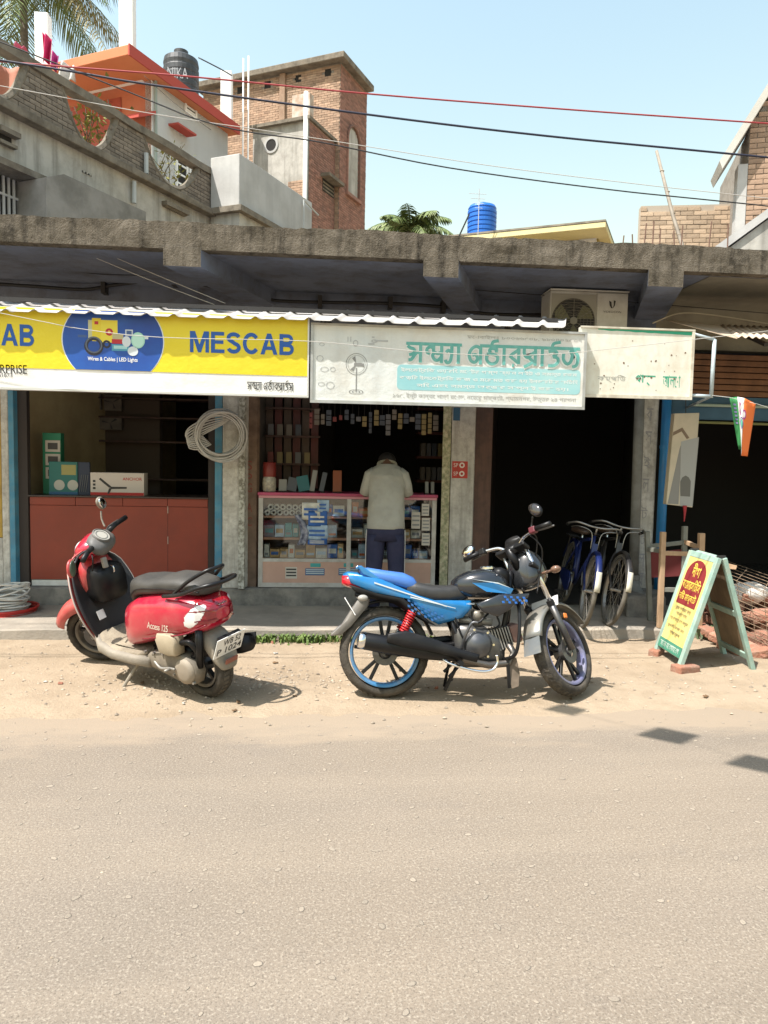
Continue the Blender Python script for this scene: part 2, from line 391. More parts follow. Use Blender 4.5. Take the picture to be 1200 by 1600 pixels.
tag(st.build('shop_step', m_step), 'raised cement step under the shop fronts', kind='structure')
# grass and weeds at the foot of the kerb
m_gr = M('weed_green', (.075, .125, .022), .7, (.13, .19, .04), 9., rnd=.14)
mb = MB()
for i in range(1500):
    x = random.triangular(-.78, .62, -.35) if random.random() < .8 else random.uniform(.6, 2.2); y = 6.33-abs(random.gauss(0, .05)); h = .012+.06*random.random()**1.6
    if nz(x, 0, 7, 4.) < -.14 or nz(x, 3, 7, 13.) < -.28: continue
    a = random.random()*6.28; lean = .6*h; w = .004+.004*random.random(); z = max(0, shoulder_z(x, y))
    d = Vector((math.cos(a), math.sin(a), 0)); sd_ = Vector((-d.y, d.x, 0))*w; b0 = Vector((x, y, z))
    mb.add([b0-sd_, b0+sd_, b0+d*lean*.4+Vector((0, 0, h*.7))+sd_*1.4, b0+d*lean*.4+Vector((0, 0, h*.7))-sd_*1.4, b0+d*lean+Vector((0, 0, h))], [(0, 1, 2, 3), (3, 2, 4)])
tag(mb.build('grass', m_gr), 'low green weeds along the foot of the kerb', 'grass', kind='stuff')
mb = MB(); rq = random.Random(21)
for i in range(700):
    x = rq.triangular(.0, 1.1, .35); y = 6.33-abs(rq.gauss(0, .07)); h = .015+.04*rq.random(); a = rq.random()*6.28; w = .003; z = max(0, shoulder_z(x, y))
    d = Vector((math.cos(a), math.sin(a), 0)); sd_ = Vector((-d.y, d.x, 0))*w; b0 = Vector((x, y, z)); mb.add([b0-sd_, b0+sd_, b0+d*h*1.1+Vector((0, 0, h))], [(0, 1, 2)])
tag(mb.build('dry_grass', M('dry_grass_straw', (.30, .23, .11), .8, (.22, .165, .08), 9., rnd=.3)), 'dry straw coloured grass along the kerb behind the motorcycle', 'grass', kind='stuff')
# litter on the verge: paper scraps, leaves, brick chips
for k, (nm, lab, cat, colr, cnt) in enumerate((('paper_scrap', 'small pale paper scrap lying on the dirt verge', 'litter', (.55, .53, .48), 9), ('dead_leaf', 'curled brown dead leaf lying on the dirt verge', 'leaf', (.16, .09, .04), 16), ('brick_chip', 'small red brick chip lying on the dirt verge', 'brick chip', (.32, .13, .08), 8))):
    mt = M(nm+'_surface', colr, .9, tuple(c*.7 for c in colr), 20.)
    for i in range(cnt):
        x = rq.uniform(-2.6, 3.6); y = rq.uniform(4.5, 6.25); s = rq.uniform(.012, .03); z = max(shoulder_z(x, y), .003)
        if k < 2: q = MB().grid(lambda u, v: Vector((x+(u-.5)*s*2*math.cos(i)-(v-.5)*s*math.sin(i), y+(u-.5)*s*2*math.sin(i)+(v-.5)*s*math.cos(i), z+.004+.5*s*abs(math.sin(u*3.1+i))*(.4+.6*v))), 4, 3)
        else: q = MB().obox((x, y, z+s*.25), (s*1.6, s, s*.7), (rq.random(), rq.random(), i))
        tag(q.build(nm, mt, smooth=k < 2, solid=.001 if k < 2 else 0, bevel=.003 if k == 2 else 0), lab, cat, ('paper scraps', 'dead leaves', 'brick chips')[k]+' on the verge')
# ============================================================ the row of shops
SK = .354                                           # the plots run back askew of the street
m_fas = M('mossy_concrete', (.165, .142, .112), .95, (.085, .072, .053), 3., (.38, .6), bump=.8, bsc=75, streak=((.022, .019, .014), 1., 11.), dirt=((.25, .215, .17), .45, 22.), spec=.2)
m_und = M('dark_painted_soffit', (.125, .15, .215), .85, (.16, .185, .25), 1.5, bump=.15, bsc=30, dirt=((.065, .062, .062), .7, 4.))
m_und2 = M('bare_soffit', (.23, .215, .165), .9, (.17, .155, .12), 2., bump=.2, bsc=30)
m_beam = M('bare_beam_concrete', (.23, .20, .16), .92, (.16, .14, .11), 5., bump=.4, bsc=30, dirt=((.08, .07, .06), .5, 6.))
m_plas = M('peeling_plaster', (.50, .485, .45), .9, (.36, .35, .325), 5., bump=.3, bsc=40, streak=((.16, .15, .13), .7, 9.), dirt=((.18, .165, .15), .55, 14.))
m_plas_w = M('worn_whitewash', (.62, .61, .57), .9, (.47, .455, .42), 7., bump=.3, bsc=40, streak=((.2, .18, .155), .6, 11.), dirt=((.22, .2, .18), .6, 18.))
m_blue = M('blue_paint_worn', (.05, .21, .34), .6, (.09, .29, .43), 8., dirt=((.10, .12, .13), .6, 16.))
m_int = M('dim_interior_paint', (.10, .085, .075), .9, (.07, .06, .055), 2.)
m_black = M('shade_dark_wall', (.022, .021, .021), .95)  # darkness of the deep bays put into the wall colour
m_cream = M('cream_distemper', (.42, .34, .19), .85, (.34, .27, .15), 3.)
m_brown = M('dark_brown_wood', (.095, .048, .035), .7, (.06, .032, .025), 9., streak=((.03, .018, .014), .6, 20.))
m_iron = M('dark_iron', (.035, .033, .033), .6, metal=.3)

shop = thing('shop_building', 'long single storey row of shops under one mossy concrete roof slab', 'building', (0, 7.4, 0))
FF = Frame((0, 7.45)); FE = Frame((0, 6.05))
# roof slab and its front edge with an uneven top
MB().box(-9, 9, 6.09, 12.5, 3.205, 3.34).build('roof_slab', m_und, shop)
mb = MB(); n = 420
for i in range(n):
    a = -9+18*i/n; b = -9+18*(i+1)/n
    def top(x): return 3.405+.016*nz(x, 0, 0, 1.2)+.012*nz(x, 0, 3, 7.)+.010*nz(x, 0, 8, 25.)
    def front(x, k): return 6.05+.012*nz(x, k, 0, 3.)+.006*nz(x, k, 0, 14.)
    za, zb = top(a), top(b)
    V = []
    for k, (ya, yb, q0, q1) in enumerate(((0, 0, 3.2, 3.2), (0, 0, .35, .35), (0, 0, .7, .7), (0, 0, 1, 1))):
        if k == 0: V += [(a, 6.05, 3.2), (b, 6.05, 3.2)]
        else: V += [(a, front(a, k), 3.2+(za-3.2)*q0), (b, front(b, k), 3.2+(zb-3.2)*q1)]
    V += [(a, 6.17, za-.004), (b, 6.17, zb-.004), (a, 6.17, 3.2), (b, 6.17, 3.2)]
    mb.add(V, [(0, 1, 3, 2), (2, 3, 5, 4), (4, 5, 7, 6), (6, 7, 9, 8), (8, 9, 11, 10), (10, 11, 1, 0)])
mb.build('fascia', m_fas, shop, fix=True)
# cantilever beams
for (xa, xb, yb_) in ((255, 314, 415), (661, 716, 432), (1012, 1067, 447)):
    u0, zb = FE.px(xa, yb_); u1, _ = FE.px(xb, yb_)
    y0, y1 = 6.046, 7.46
    V = [(u0, y0, zb), (u1, y0, zb), (u1+SK*(y1-y0), y1, zb), (u0+SK*(y1-y0), y1, zb)]
    o = MB().hexa([Vector(q) for q in V]+[Vector((q[0], q[1], 3.212)) for q in V]).build('beam', [m_fas, m_und], shop)
    o.data.polygons.foreach_set('material_index', [1, 1, 0, 1, 1, 1])
# upper wall above the shop openings
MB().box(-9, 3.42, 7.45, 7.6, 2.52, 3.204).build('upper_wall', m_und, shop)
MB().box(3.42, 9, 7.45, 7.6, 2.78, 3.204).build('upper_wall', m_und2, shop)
# bare right part of the soffit
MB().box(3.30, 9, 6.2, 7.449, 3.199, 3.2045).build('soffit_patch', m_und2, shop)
def skbox(u0, u1, y0, y1, z0, z1):
    k = SK; return MB().hexa([Vector(q) for q in ((u0, y0, z0), (u1, y0, z0), (u1+k*(y1-y0), y1, z0), (u0+k*(y1-y0), y1, z0), (u0, y0, z1), (u1, y0, z1), (u1+k*(y1-y0), y1, z1), (u0+k*(y1-y0), y1, z1))])
def X(px, py=800): return FF.px(px, py)[0]
# pillars
skbox(X(348), X(381), 7.40, 7.7, .27, 2.52).build('pillar', m_plas_w, shop, bevel=.01)
skbox(X(701), X(737), 7.40, 7.7, .10, 2.52).build('pillar', m_plas, shop, bevel=.01)
skbox(Frame((0, 7.3)).px(994, 800)[0], Frame((0, 7.3)).px(1022, 800)[0], 7.30, 7.7, .10, 2.78).build('pillar', m_plas_w, shop, bevel=.01)
skbox(-3.06, -2.99, 7.42, 7.7, .27, 2.52).build('pillar', m_plas_w, shop, bevel=.01)
# peeling edge battens and painted door jambs
skbox(X(374), X(383), 7.375, 7.40, .27, 2.5).build('jamb', M('peeling_white_batten', (.5, .5, .46), .8, (.25, .24, .2), 30., dirt=((.12, .11, .09), .8, 30.)), shop)
skbox(X(336), X(347.5), 7.42, 7.6, .27, 2.5).build('jamb', m_blue, shop, bevel=.004)
skbox(X(688), X(700.5), 7.41, 7.6, .27, 2.5).build('jamb', M('peeling_cream_batten', (.47, .43, .30), .8, (.22, .24, .14), 26., dirt=((.13, .11, .07), .8, 30.)), shop)
skbox(-2.985, -2.935, 7.41, 7.6, .27, 2.5).build('jamb', m_blue, shop, bevel=.004)
skbox(X(738), X(765), 7.44, 7.5, .12, 2.5).build('door_leaf', m_brown, shop)
skbox(-2.93, -2.83, 7.46, 7.5, .27, 2.5).build('door_leaf', M('black_brown_wood', (.03, .022, .02), .7), shop)
skbox(X(325), X(335.5), 7.46, 7.5, .27, 2.5).build('door_leaf', M('black_brown_wood', (.03, .022, .02), .7), shop)
skbox(X(385), X(400), 7.5, 7.56, .27, 2.5).build('door_leaf', M('faded_wood', (.20, .13, .09), .8, (.13, .085, .06), 10.), shop)
# plinth under the right pillar
o = skbox(2.98, 3.38, 6.86, 7.5, .06, .31).build('pillar_base', m_step, shop, bevel=.03)
# partitions and back walls
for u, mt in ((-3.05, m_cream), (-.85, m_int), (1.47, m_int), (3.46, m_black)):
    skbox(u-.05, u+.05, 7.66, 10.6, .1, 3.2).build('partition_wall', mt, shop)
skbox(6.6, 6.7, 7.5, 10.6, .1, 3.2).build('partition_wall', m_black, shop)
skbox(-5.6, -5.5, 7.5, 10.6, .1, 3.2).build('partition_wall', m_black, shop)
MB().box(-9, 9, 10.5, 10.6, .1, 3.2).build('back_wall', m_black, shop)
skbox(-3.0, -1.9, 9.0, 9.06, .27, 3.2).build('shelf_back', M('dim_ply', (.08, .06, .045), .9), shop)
MB().box(1.6, 9, 7.45, 11, .094, .112).build('floor', M('shade_dark_floor', (.05, .045, .04), .9), shop)  # gloom inside the right bays put into the floor colour
# letters painted down the right pillar, faded
m_fl = M('faded_grey_paint', (.30, .30, .31), .9); FP = Frame((0, 7.30))
for ch, y in (('ক', 648), ('স', 684), ('ই', 722), ('ল', 758), ('ট', 800), ('ট', 840), ('ল', 875), ('র', 905)):
    u0, z0 = FP.px(1010-(y-650)*.06, y+10); u1, z1 = FP.px(1021-(y-650)*.06, y-10)
    letter(shop, FP, ch, u0, u1, z0, z1, .002, m_fl, name='pillar_lettering')
m_rl = M('faded_red_paint', (.22, .06, .045), .9); FQ = Frame((0, 7.5))
for ch, y in (('S', 727), ('P', 747), ('G', 762), ('A', 793), ('C', 815)):
    u0, z0 = FQ.px(385.5, y+7); u1, z1 = FQ.px(394, y-7)
    letter(shop, FQ, ch, u0, u1, z0, z1, .002, m_rl, name='door_lettering')
# red sticker and a blue rag of paint on the second pillar
F2 = Frame((0, 7.40))
u0, z0 = F2.px(706, 747); u1, z1 = F2.px(731, 721)
o = MB().fbox(F2, u0, u1, z0, z1, 0, .003).build('poster', M('red_sticker', (.42, .03, .02), .6, (.30, .03, .02), 30.), shop)
for i in range(2):
    zc = z0+(z1-z0)*(.27+.5*i)
    MB().lathe([(.028, 0), (.014, 0)], F2.pt(u0+.1, zc, .0045), (0, -1, 0), 16).build('emblem', M('sticker_white', (.6, .55, .5), .7), shop).parent = shop
    letter(shop, F2, 'SP', u0+.015, u0+.06, zc-.02, zc+.02, .0045, M('sticker_white', (.6, .55, .5), .7), name='poster_lettering')
u0, z0 = F2.px(708, 657); u1, z1 = F2.px(719, 637)
MB().fbox(F2, u0, u1, z0, z1, 0, .006).build('cloth_scrap', M('blue_scrap', (.03, .09, .16), .8), shop)
# closed yellow folding door of the next shop on the left
m_yel = M('yellow_door_paint', (.50, .33, .06), .7, (.42, .27, .05), 6., dirt=((.2, .12, .04), .5, 9.))
fd = thing('folding_door', 'closed yellow and white folding door at the edge of the shop row', 'door', (-3.3, 7.44, .27))
for i in range(8):
    u = -3.07-.13*(i+1); o = MB().box(u+.004, u+.126, 7.46, 7.485, .75, 2.45).build('panel', m_yel, fd, bevel=.004)
    o = MB().box(u+.004, u+.126, 7.462, 7.487, .27, .745).build('lower_panel', m_plas_w, fd, bevel=.004)
    MB().box(u-.006, u+.006, 7.45, 7.46, .27, 2.45).build('hinge_strip', M('brown_strip', (.13, .06, .03), .7), fd)
# right shop: rolled shutter box, blue lintel, tube rail
rs = thing('rolling_shutter', 'rolled up brown shutter above the blue beam of the dark right shop', 'shutter', (5, 7.4, 2.2))
FR = Frame((0, 7.38)); uL = FR.px(1086, 560)[0]
m_bs = M('brown_shutter', (.20, .095, .045), .6, (.14, .065, .03), 5., streak=((.07, .035, .02), .5, 12.))
z = 2.30
for i in range(7):
    MB().fbox(FR, uL-.12, 6.5, z+.004, z+.058, -.04, .012*(i % 2)).build('slat', m_bs, rs, bevel=.006); z += .062
MB().fbox(FR, uL-.22, 6.5, 2.06, 2.295, -.06, .0).build('lintel', M('dark_blue_beam', (.02, .08, .15), .6, (.03, .10, .18), 5.), rs)
MB().tube([FR.pt(uL-.02, 2.205, .03), FR.pt(6.4, 2.2, .03)], .016).build('rail', M('pale_green_tube', (.30, .40, .36), .5), rs)
MB().tube([FR.pt(uL-.05, 2.03, .02), FR.pt(6.4, 2.02, .02)], .014).build('rail', M('olive_tube', (.16, .17, .06), .6), rs)
# drain pipe beside the right pillar and the blue service pipe
pp = thing('drain_pipe', 'grey vertical drain pipe with an open elbow at the foot of the white pillar', 'pipe', (3.2, 7.25, .1))
m_pipe = M('grey_pipe', (.20, .21, .205), .6, (.14, .14, .135), 6.)
pa, pb = FP.px(993, 630)[0], FP.px(986, 930)[0]
MB().tube([(pa+.02, 7.26, 2.7), (pb-.01, 7.24, .42)], .05, 14).build('pipe', m_pipe, pp, smooth=True)
MB().tube([(pb-.01, 7.24, .40), (pb-.01, 7.22, .33), (pb-.005, 7.12, .27), (pb, 7.0, .25)], [.058, .06, .06, .06], 14, caps=False).build('elbow', m_pipe, pp, smooth=True, solid=.008)
MB().lathe([(.06, 0), (.066, .0), (.066, .05), (.06, .05)], (pb-.01, 7.24, .41), n=16).build('collar', m_pipe, pp)
bp = thing('blue_pipe', 'bright blue painted pipe running down beside the white pillar', 'pipe', (3.5, 7.28, .1))
ua, ub = FP.px(1040, 625)[0], FP.px(1024, 940)[0]
MB().tube([(ua, 7.27, 2.78), (ub, 7.25, .3)], .047, 14).build('pipe', M('blue_gloss_paint', (.02, .20, .48), .4, (.02, .16, .40), 4.), bp, smooth=True)
for zz in (1.75, .62): MB().lathe([(.05, 0), (.053, 0), (.053, .03), (.05, .03)], (ub+(ua-ub)*(zz-.3)/2.48, 7.27-.02*(2.78-zz)/2.48, zz), n=16).build('collar', M('blue_gloss_paint', (.02, .20, .48)), bp)
# ============================================================ signboards, awnings, air conditioner
FS = Frame((0, 6.0))
def upx(fr, x0, y0, x1, y1, n=0.):
    ua, z1 = fr.px(x0, y0, n); _, z0 = fr.px(x0, y1, n); ub, _ = fr.px(x1, (y0+y1)/2, n); return ua, ub, z0, z1
def lp(parent, fr, body, x0, y0, x1, y1, n, mat, **k):
    ua, ub, z0, z1 = upx(fr, x0, y0, x1, y1, n); return letter(parent, fr, body, ua, ub, z0, z1, n, mat, **k)
m_alu = M('aluminium_trim', (.62, .62, .60), .45, metal=.4)
m_ywy = M('sign_yellow', (.74, .60, .02), .4, (.70, .56, .02), 1.5, bump=.5, bsc=3.); m_swh = M('sign_white', (.80, .79, .77), .45, (.74, .73, .70), 2., bump=.4, bsc=3.5, dirt=((.6, .55, .47), .35, 4.))
m_sbl = M('sign_blue', (.012, .10, .42), .45, (.008, .045, .26), 1.2, (.35, .6)); m_let = M('letter_blue', (.012, .09, .36), .5); m_blk = M('print_black', (.03, .03, .03), .6)
s1 = thing('signboard', 'yellow and white signboard with a blue round logo panel and bold blue lettering', 'sign', (-1.6, 6.0, 2.06))
U0, U1, Z0, Z1 = -3.16, -.10, 2.085, 2.70
MB().fbox(FS, U0, U1, Z0, Z1, -.06, 0).build('board', m_swh, s1)
MB().fbox(FS, U0, U1-.012, 2.235, Z1-.004, .0005, .003).build('yellow_panel', m_ywy, s1)
MB().fbox(FS, U0, U1, Z0-.018, Z0, -.06, .012).build('trim', m_alu, s1); MB().fbox(FS, U1-.012, U1, Z0+.001, Z1, .001, .012).build('trim', m_alu, s1)
cu, cz = FS.px(177, 527); hw = (FS.px(255, 527)[0]-FS.px(98, 527)[0])/2; zb, zt = 2.237, Z1-.006
pts = []
for sgn in (-1, 1):
    for i in range(13):
        t = -1+2*i/12; w = hw*(1-.24*t*t-.02*t**4); pts.append((cu+sgn*w*1., (zb+zt)/2+(zt-zb)/2*t*(-sgn)))
ring = [(cu+(u-cu)*1.022, z) for u, z in pts]
MB().fpoly(FS, ring, .003, .0042).build('logo_border', M('sign_pale_edge', (.65, .7, .75), .5), s1)
MB().fpoly(FS, pts, .0042, .0055).build('logo_panel', m_sbl, s1)
# printed product picture
def pr(x0, y0, x1, y1, c, nm, k=.0062):
    a, b, z0, z1 = upx(FS, x0, y0, x1, y1); MB().fbox(FS, a, b, z0, z1, .005, k).build('print_box', M(nm, c, .5), s1)
def disc(x, y, r, c, nm, k, rx=1., rin=0):
    u, z = FS.px(x, y); rr = r*6/1155; mb = MB(); n = 20
    if rin:
        V = [FS.pt(u+math.cos(6.2832*j/n)*rr*rx*q, z+math.sin(6.2832*j/n)*rr*q, k) for q in (1, rin) for j in range(n)]; mb.add(V, [(j, (j+1) % n, n+(j+1) % n, n+j) for j in range(n)])
    else: mb.add([FS.pt(u+math.cos(6.2832*j/n)*rr*rx, z+math.sin(6.2832*j/n)*rr, k) for j in range(n)], [tuple(range(n))])
    mb.build('print_disc', M(nm, c, .5), s1)
pr(138, 500, 146, 532, (.5, .5, .3), 'pr_cream'); pr(144, 497, 158, 533, (.7, .55, .03), 'pr_yel', .0064); pr(157, 500, 184, 535, (.72, .60, .05), 'pr_yel2', .0062)
disc(171, 519, 5.5, (.45, .02, .03), 'pr_red', .0075); disc(171, 519, 2.2, (.7, .5, .1), 'pr_yel3', .0078); pr(148, 502, 154, 507, (.45, .02, .03), 'pr_red', .0068)
disc(147, 541, 14, (.02, .02, .035), 'pr_dark', .0066, 1, .62); disc(147, 539, 12.5, (.10, .12, .16), 'pr_dark2', .0069, 1, .82)
disc(167, 538, 6, (.05, .05, .04), 'pr_dark', .0066, 1, .5); pr(176, 522, 193, 530, (.45, .40, .22), 'pr_tan', .0066); pr(175, 530, 192, 537, (.42, .03, .04), 'pr_red', .0070)
pr(196, 515, 208, 525, (.5, .55, .6), 'pr_grey', .0066); pr(198, 517, 206, 523, (.05, .1, .25), 'pr_navy', .0070); disc(198, 534, 8, (.6, .65, .68), 'pr_white', .0074, .8)
disc(216, 532, 12, (.35, .62, .52), 'pr_mint', .0078, .85); disc(216, 532, 10, (.45, .70, .60), 'pr_mint2', .0081, .85); pr(224, 526, 232, 530, (.6, .7, .75), 'pr_white', .0066)
pr(175, 538, 202, 548, (.08, .30, .42), 'pr_teal', .0066); pr(178, 540, 199, 545, (.35, .6, .6), 'pr_mint3', .0070); disc(208, 549, 7, (.75, .76, .74), 'pr_white', .0078, 1.1)
pr(122, 523, 136, 527, (.01, .03, .12), 'pr_navy', .0066)
lp(s1, FS, 'Wires & Cables | LED Lights', 137, 557, 215, 565, .0068, M('print_white', (.82, .82, .82), .5), bold=.012)
def stroke(pts, t):
    L_, R_ = [], []
    for i, p in enumerate(pts):
        a = pts[max(i-1, 0)]; b = pts[min(i+1, len(pts)-1)]; d = Vector((b[0]-a[0], b[1]-a[1])).normalized(); L_.append((p[0]-d.y*t/2, p[1]+d.x*t/2)); R_.append((p[0]+d.y*t/2, p[1]-d.x*t/2))
    return L_+R_[::-1]
def earc(cx, cy, rx, ry, a0, a1, n=14): return [(cx+rx*math.cos(R(a0+(a1-a0)*i/n)), cy+ry*math.sin(R(a0+(a1-a0)*i/n))) for i in range(n+1)]
T_ = .185
GLY = {'M': (.95, [[(0, 0), (0, 1), (.25, 1), (.475, .36), (.70, 1), (.95, 1), (.95, 0), (.775, 0), (.775, .66), (.55, 0), (.40, 0), (.175, .66), (.175, 0)]]),
       'E': (.68, [[(0, 0), (0, 1), (.66, 1), (.66, .83), (.2, .83), (.2, .6), (.62, .6), (.62, .435), (.2, .435), (.2, .17), (.68, .17), (.68, 0)]]),
       'S': (.72, [stroke(earc(.36, .735, .265, .175, 15, 250, 16)+earc(.36, .275, .265, .19, 75, -165, 16), T_)]),
       'C': (.80, [stroke(earc(.43, .5, .335, .42, 38, 322, 24), T_)]),
       'A': (.86, [[(0, 0), (.33, 1), (.43, 1), (.43, .74), (.20, 0)], [(.86, 0), (.53, 1), (.43, 1), (.43, .74), (.66, 0)], [(.26, .22), (.60, .22), (.56, .38), (.30, .38)]]),
       'B': (.76, [[(0, 0), (0, 1), (.19, 1), (.19, 0)], stroke([(.19, .91), (.42, .91)]+earc(.42, .735, .19, .175, 90, -90, 10)+[(.19, .56)], .17), stroke([(.19, .47), (.44, .47)]+earc(.44, .277, .21, .193, 90, -90, 10)+[(.19, .085)], .17)])}
def block(parent, fr, word, u0, u1, z0, z1, n, mat):
    tot = sum(GLY[c][0] for c in word)+.10*(len(word)-1); k = (u1-u0)/tot; x = u0
    for c in word:
        mb = MB()
        for j, pg in enumerate(GLY[c][1]): mb.fpoly(fr, [(x+px*k, z0+pz*(z1-z0)) for px, pz in pg], n-.001, n+.0004*j)
        mb.build('letter', mat, parent); x += (GLY[c][0]+.10)*k
for (xa, xb, ya, yb) in ((297, 460, 519, 551), (-107, 54, 500, 537)):
    a, b, z0, z1 = upx(FS, xa, ya, xb, yb); block(s1, FS, 'MESCAB', a, b, z0+.004, z0+.168, .0052, m_let)
lp(s1, FS, 'SANDHYA ENTERPRISE', -110, 566, 42, 580, .003, m_blk, bold=.008)
lp(s1, FS, '161673', -6, 582, 19, 589, .003, m_blk)
# ---- Bengali headline drawn as pen strokes (the conjuncts have no code point of their own)
BG = {'sa': (.68, [[(.57, .75), (.57, .0)], [(.06, .66), (.16, .58), (.28, .54), (.35, .44), (.26, .34), (.12, .30)], [(.10, .10), (.22, .12), (.34, .30), (.44, .40), (.57, .38)]]),
      'ndha': (.84, [[(.40, .75), (.40, .44)], [(.40, .58), (.28, .64), (.15, .56), (.15, .42), (.26, .38)], [(.72, .75), (.72, .0)], [(.44, .42), (.37, .29), (.45, .14), (.58, .12), (.72, .26)], [(.44, .42), (.58, .38), (.72, .46)]]),
      'ya': (.40, [[(.28, .75), (.28, .34), (.22, .08), (.10, .03), (.03, .14)], [(.28, .46), (.14, .52), (.06, .44)]]), 'aa': (.28, [[(.15, .75), (.15, .0)]]),
      'e': (.66, [[(.53, .70), (.53, .0)], [(.53, .64), (.36, .72), (.18, .62), (.08, .40), (.14, .16), (.30, .08), (.41, .22), (.34, .38), (.2, .36)]]),
      'nta': (.66, [[(.50, .75), (.50, .50)], [(.50, .62), (.34, .66), (.22, .58), (.27, .49)], [(.12, .42), (.13, .18), (.30, .04), (.50, .10), (.56, .28), (.46, .40), (.12, .43)], [(.30, .75), (.36, .92), (.58, .97)]]),
      'ra': (.56, [[(.46, .75), (.46, .06)], [(.46, .64), (.26, .50), (.10, .36)], [(.10, .38), (.28, .24), (.46, .10)], [(.20, .0), (.28, .0)]]),
      'pra': (.70, [[(.57, .75), (.57, .02)], [(.12, .75), (.13, .46), (.26, .34), (.38, .44), (.57, .58)], [(.28, .38), (.42, .24), (.57, .12)], [(.57, .22), (.36, .08), (.12, -.05)]]),
      'i': (.64, [[(.26, .75), (.32, .93), (.60, 1.0)], [(.12, .60), (.36, .64), (.46, .54), (.30, .40)], [(.30, .40), (.48, .36), (.52, .20), (.36, .05), (.12, .04)]]),
      'ja': (.76, [[(.10, .56), (.09, .32), (.22, .14), (.38, .20), (.45, .48), (.38, .62), (.52, .65), (.67, .48), (.67, .20), (.60, .06), (.46, .02)]])}
def bn(parent, fr, words, u0, z0, h, n, mat, t=.10, fit=None, name='lettering'):
    k = h/.75; tot = sum(sum(BG[g][0] for g in w) for w in words)+.22*(len(words)-1); ku = fit/tot if fit else k; x = 0.
    for w in words:
        wl = sum(BG[g][0] for g in w); mb = MB(); c = 0
        def put(pts):
            nonlocal c
            mb.fpoly(fr, [(u0+p[0]*ku, z0+p[1]*k) for p in stroke(pts, t)], n-.0006, n+.00012*c); c += 1
        put([(x+(.5 if w[0] == 'e' else 0), .75), (x+wl, .75)])
        for g in w:
            for s_ in BG[g][1]: put([(x+p.x, p.y) for p in path3([(q[0], q[1], 0) for q in s_], 4)] if len(s_) > 2 else [(x+q[0], q[1]) for q in s_])
            x += BG[g][0]
        mb.build(name, mat, parent); x += .22
W1 = ['sa', 'ndha', 'ya', 'aa']; W2 = ['e', 'nta', 'aa', 'ra', 'pra', 'aa', 'i']
bn(s1, FS, [W1, W2+['sa']], FS.px(386, 603)[0], 2.118, .058, .0038, m_blk, .085, fit=FS.px(458, 603)[0]-FS.px(386, 603)[0])

# ---- the faded shop sign in the middle
s2 = thing('signboard', 'faded white signboard with large green Bengali lettering and a pale blue text box', 'sign', (1.05, 6.0, 2.03))
a2, b2, z2, t2 = -.088, FS.px(915, 580)[0], 2.040, 2.655
m_fad = M('faded_flex', (.60, .63, .62), .55, (.70, .70, .66), 1.6, (.35, .6), streak=((.40, .44, .45), .35, 4.), dirt=((.42, .36, .28), .4, 3.), bump=.5, bsc=4.)
MB().fbox(FS, a2, b2, z2, t2, -.05, 0).build('board', m_fad, s2)
m_fr2 = M('dull_tin_frame', (.42, .43, .42), .5, (.34, .34, .32), 8., metal=.3)
for q in ((a2, b2, z2-.012, z2+.012), (a2, b2, t2-.012, t2+.004), (a2, a2+.02, z2+.013, t2-.013), (b2-.022, b2, z2+.013, t2-.013)):
    MB().fbox(FS, *q, .0008, .012).build('frame', m_fr2, s2)
m_grn = M('faded_green_print', (.10, .36, .32), .6, (.16, .42, .38), 14.); m_gry = M('faded_grey_print', (.36, .36, .34), .7); m_pbl = M('pale_blue_box', (.22, .48, .52), .6, (.36, .58, .58), 2.2, (.3, .7))
ux0, zx0 = FS.px(634, 566); ux1 = FS.px(905, 575)[0]
m_hal = M('pale_halo', (.70, .74, .72), .6)
bn(s2, FS, [W1, W2+['ja']], ux0-.003, 2.366, .150, .0020, m_hal, .19, fit=ux1-ux0, name='lettering_halo')
bn(s2, FS, [W1, W2+['ja']], ux0, 2.372, .150, .0045, m_grn, .125, fit=ux1-ux0)
ua, ub, za, zb_ = upx(FS, 621, 563, 907, 611)
za, zb_ = 2.150, 2.352; r = .035; pts = []
for (cx, cz_, q) in ((ub-r, zb_-r, 0), (ua+r, zb_-r, 90), (ua+r, za+r, 180), (ub-r, za+r, 270)):
    for i in range(6): an = R(q+18*i); pts.append((cx+r*math.cos(an), cz_+r*math.sin(an)))
MB().fpoly(FS, pts, 0, .0012).build('text_box', m_pbl, s2)
m_ptw = M('print_pale', (.72, .74, .72), .6)
for t, zz, ua_, ub_ in (('ইলেকট্রিক ওয়ারিং মোটর পাম্প ফ্যান লাইট ও সমস্ত রকম', 2.288, ua+.03, ub-.03), ('বাড়ির ইলেকট্রিক কাজ ও মেরামত করা হয় ইনভারটার ফিটিং', 2.226, ua+.02, ub-.02), ('সিং এবং সমস্ত অর্ডার সাপ্লাই করা হয়।', 2.168, ua+.16, ub-.10)):
    letter(s2, FS, t, ua_, ub_, zz, zz+.044, .0022, m_ptw, bold=.008)
letter(s2, FS, '১৬৫, ইন্ট কান্তে পাড়া রোড, নেহেরু মার্কেট, শ্যামনগর, উত্তর ২৪ পরগনা', ua-.03, ub-.03, 2.078, 2.130, .0015, m_gry, bold=.006)
letter(s2, FS, 'মোবাইলঃ ৮০০৬৬৫০৮, ৯৮০৪০২৫৩৭', FS.px(730, 520)[0], ub, 2.575, 2.610, .0015, m_gry)
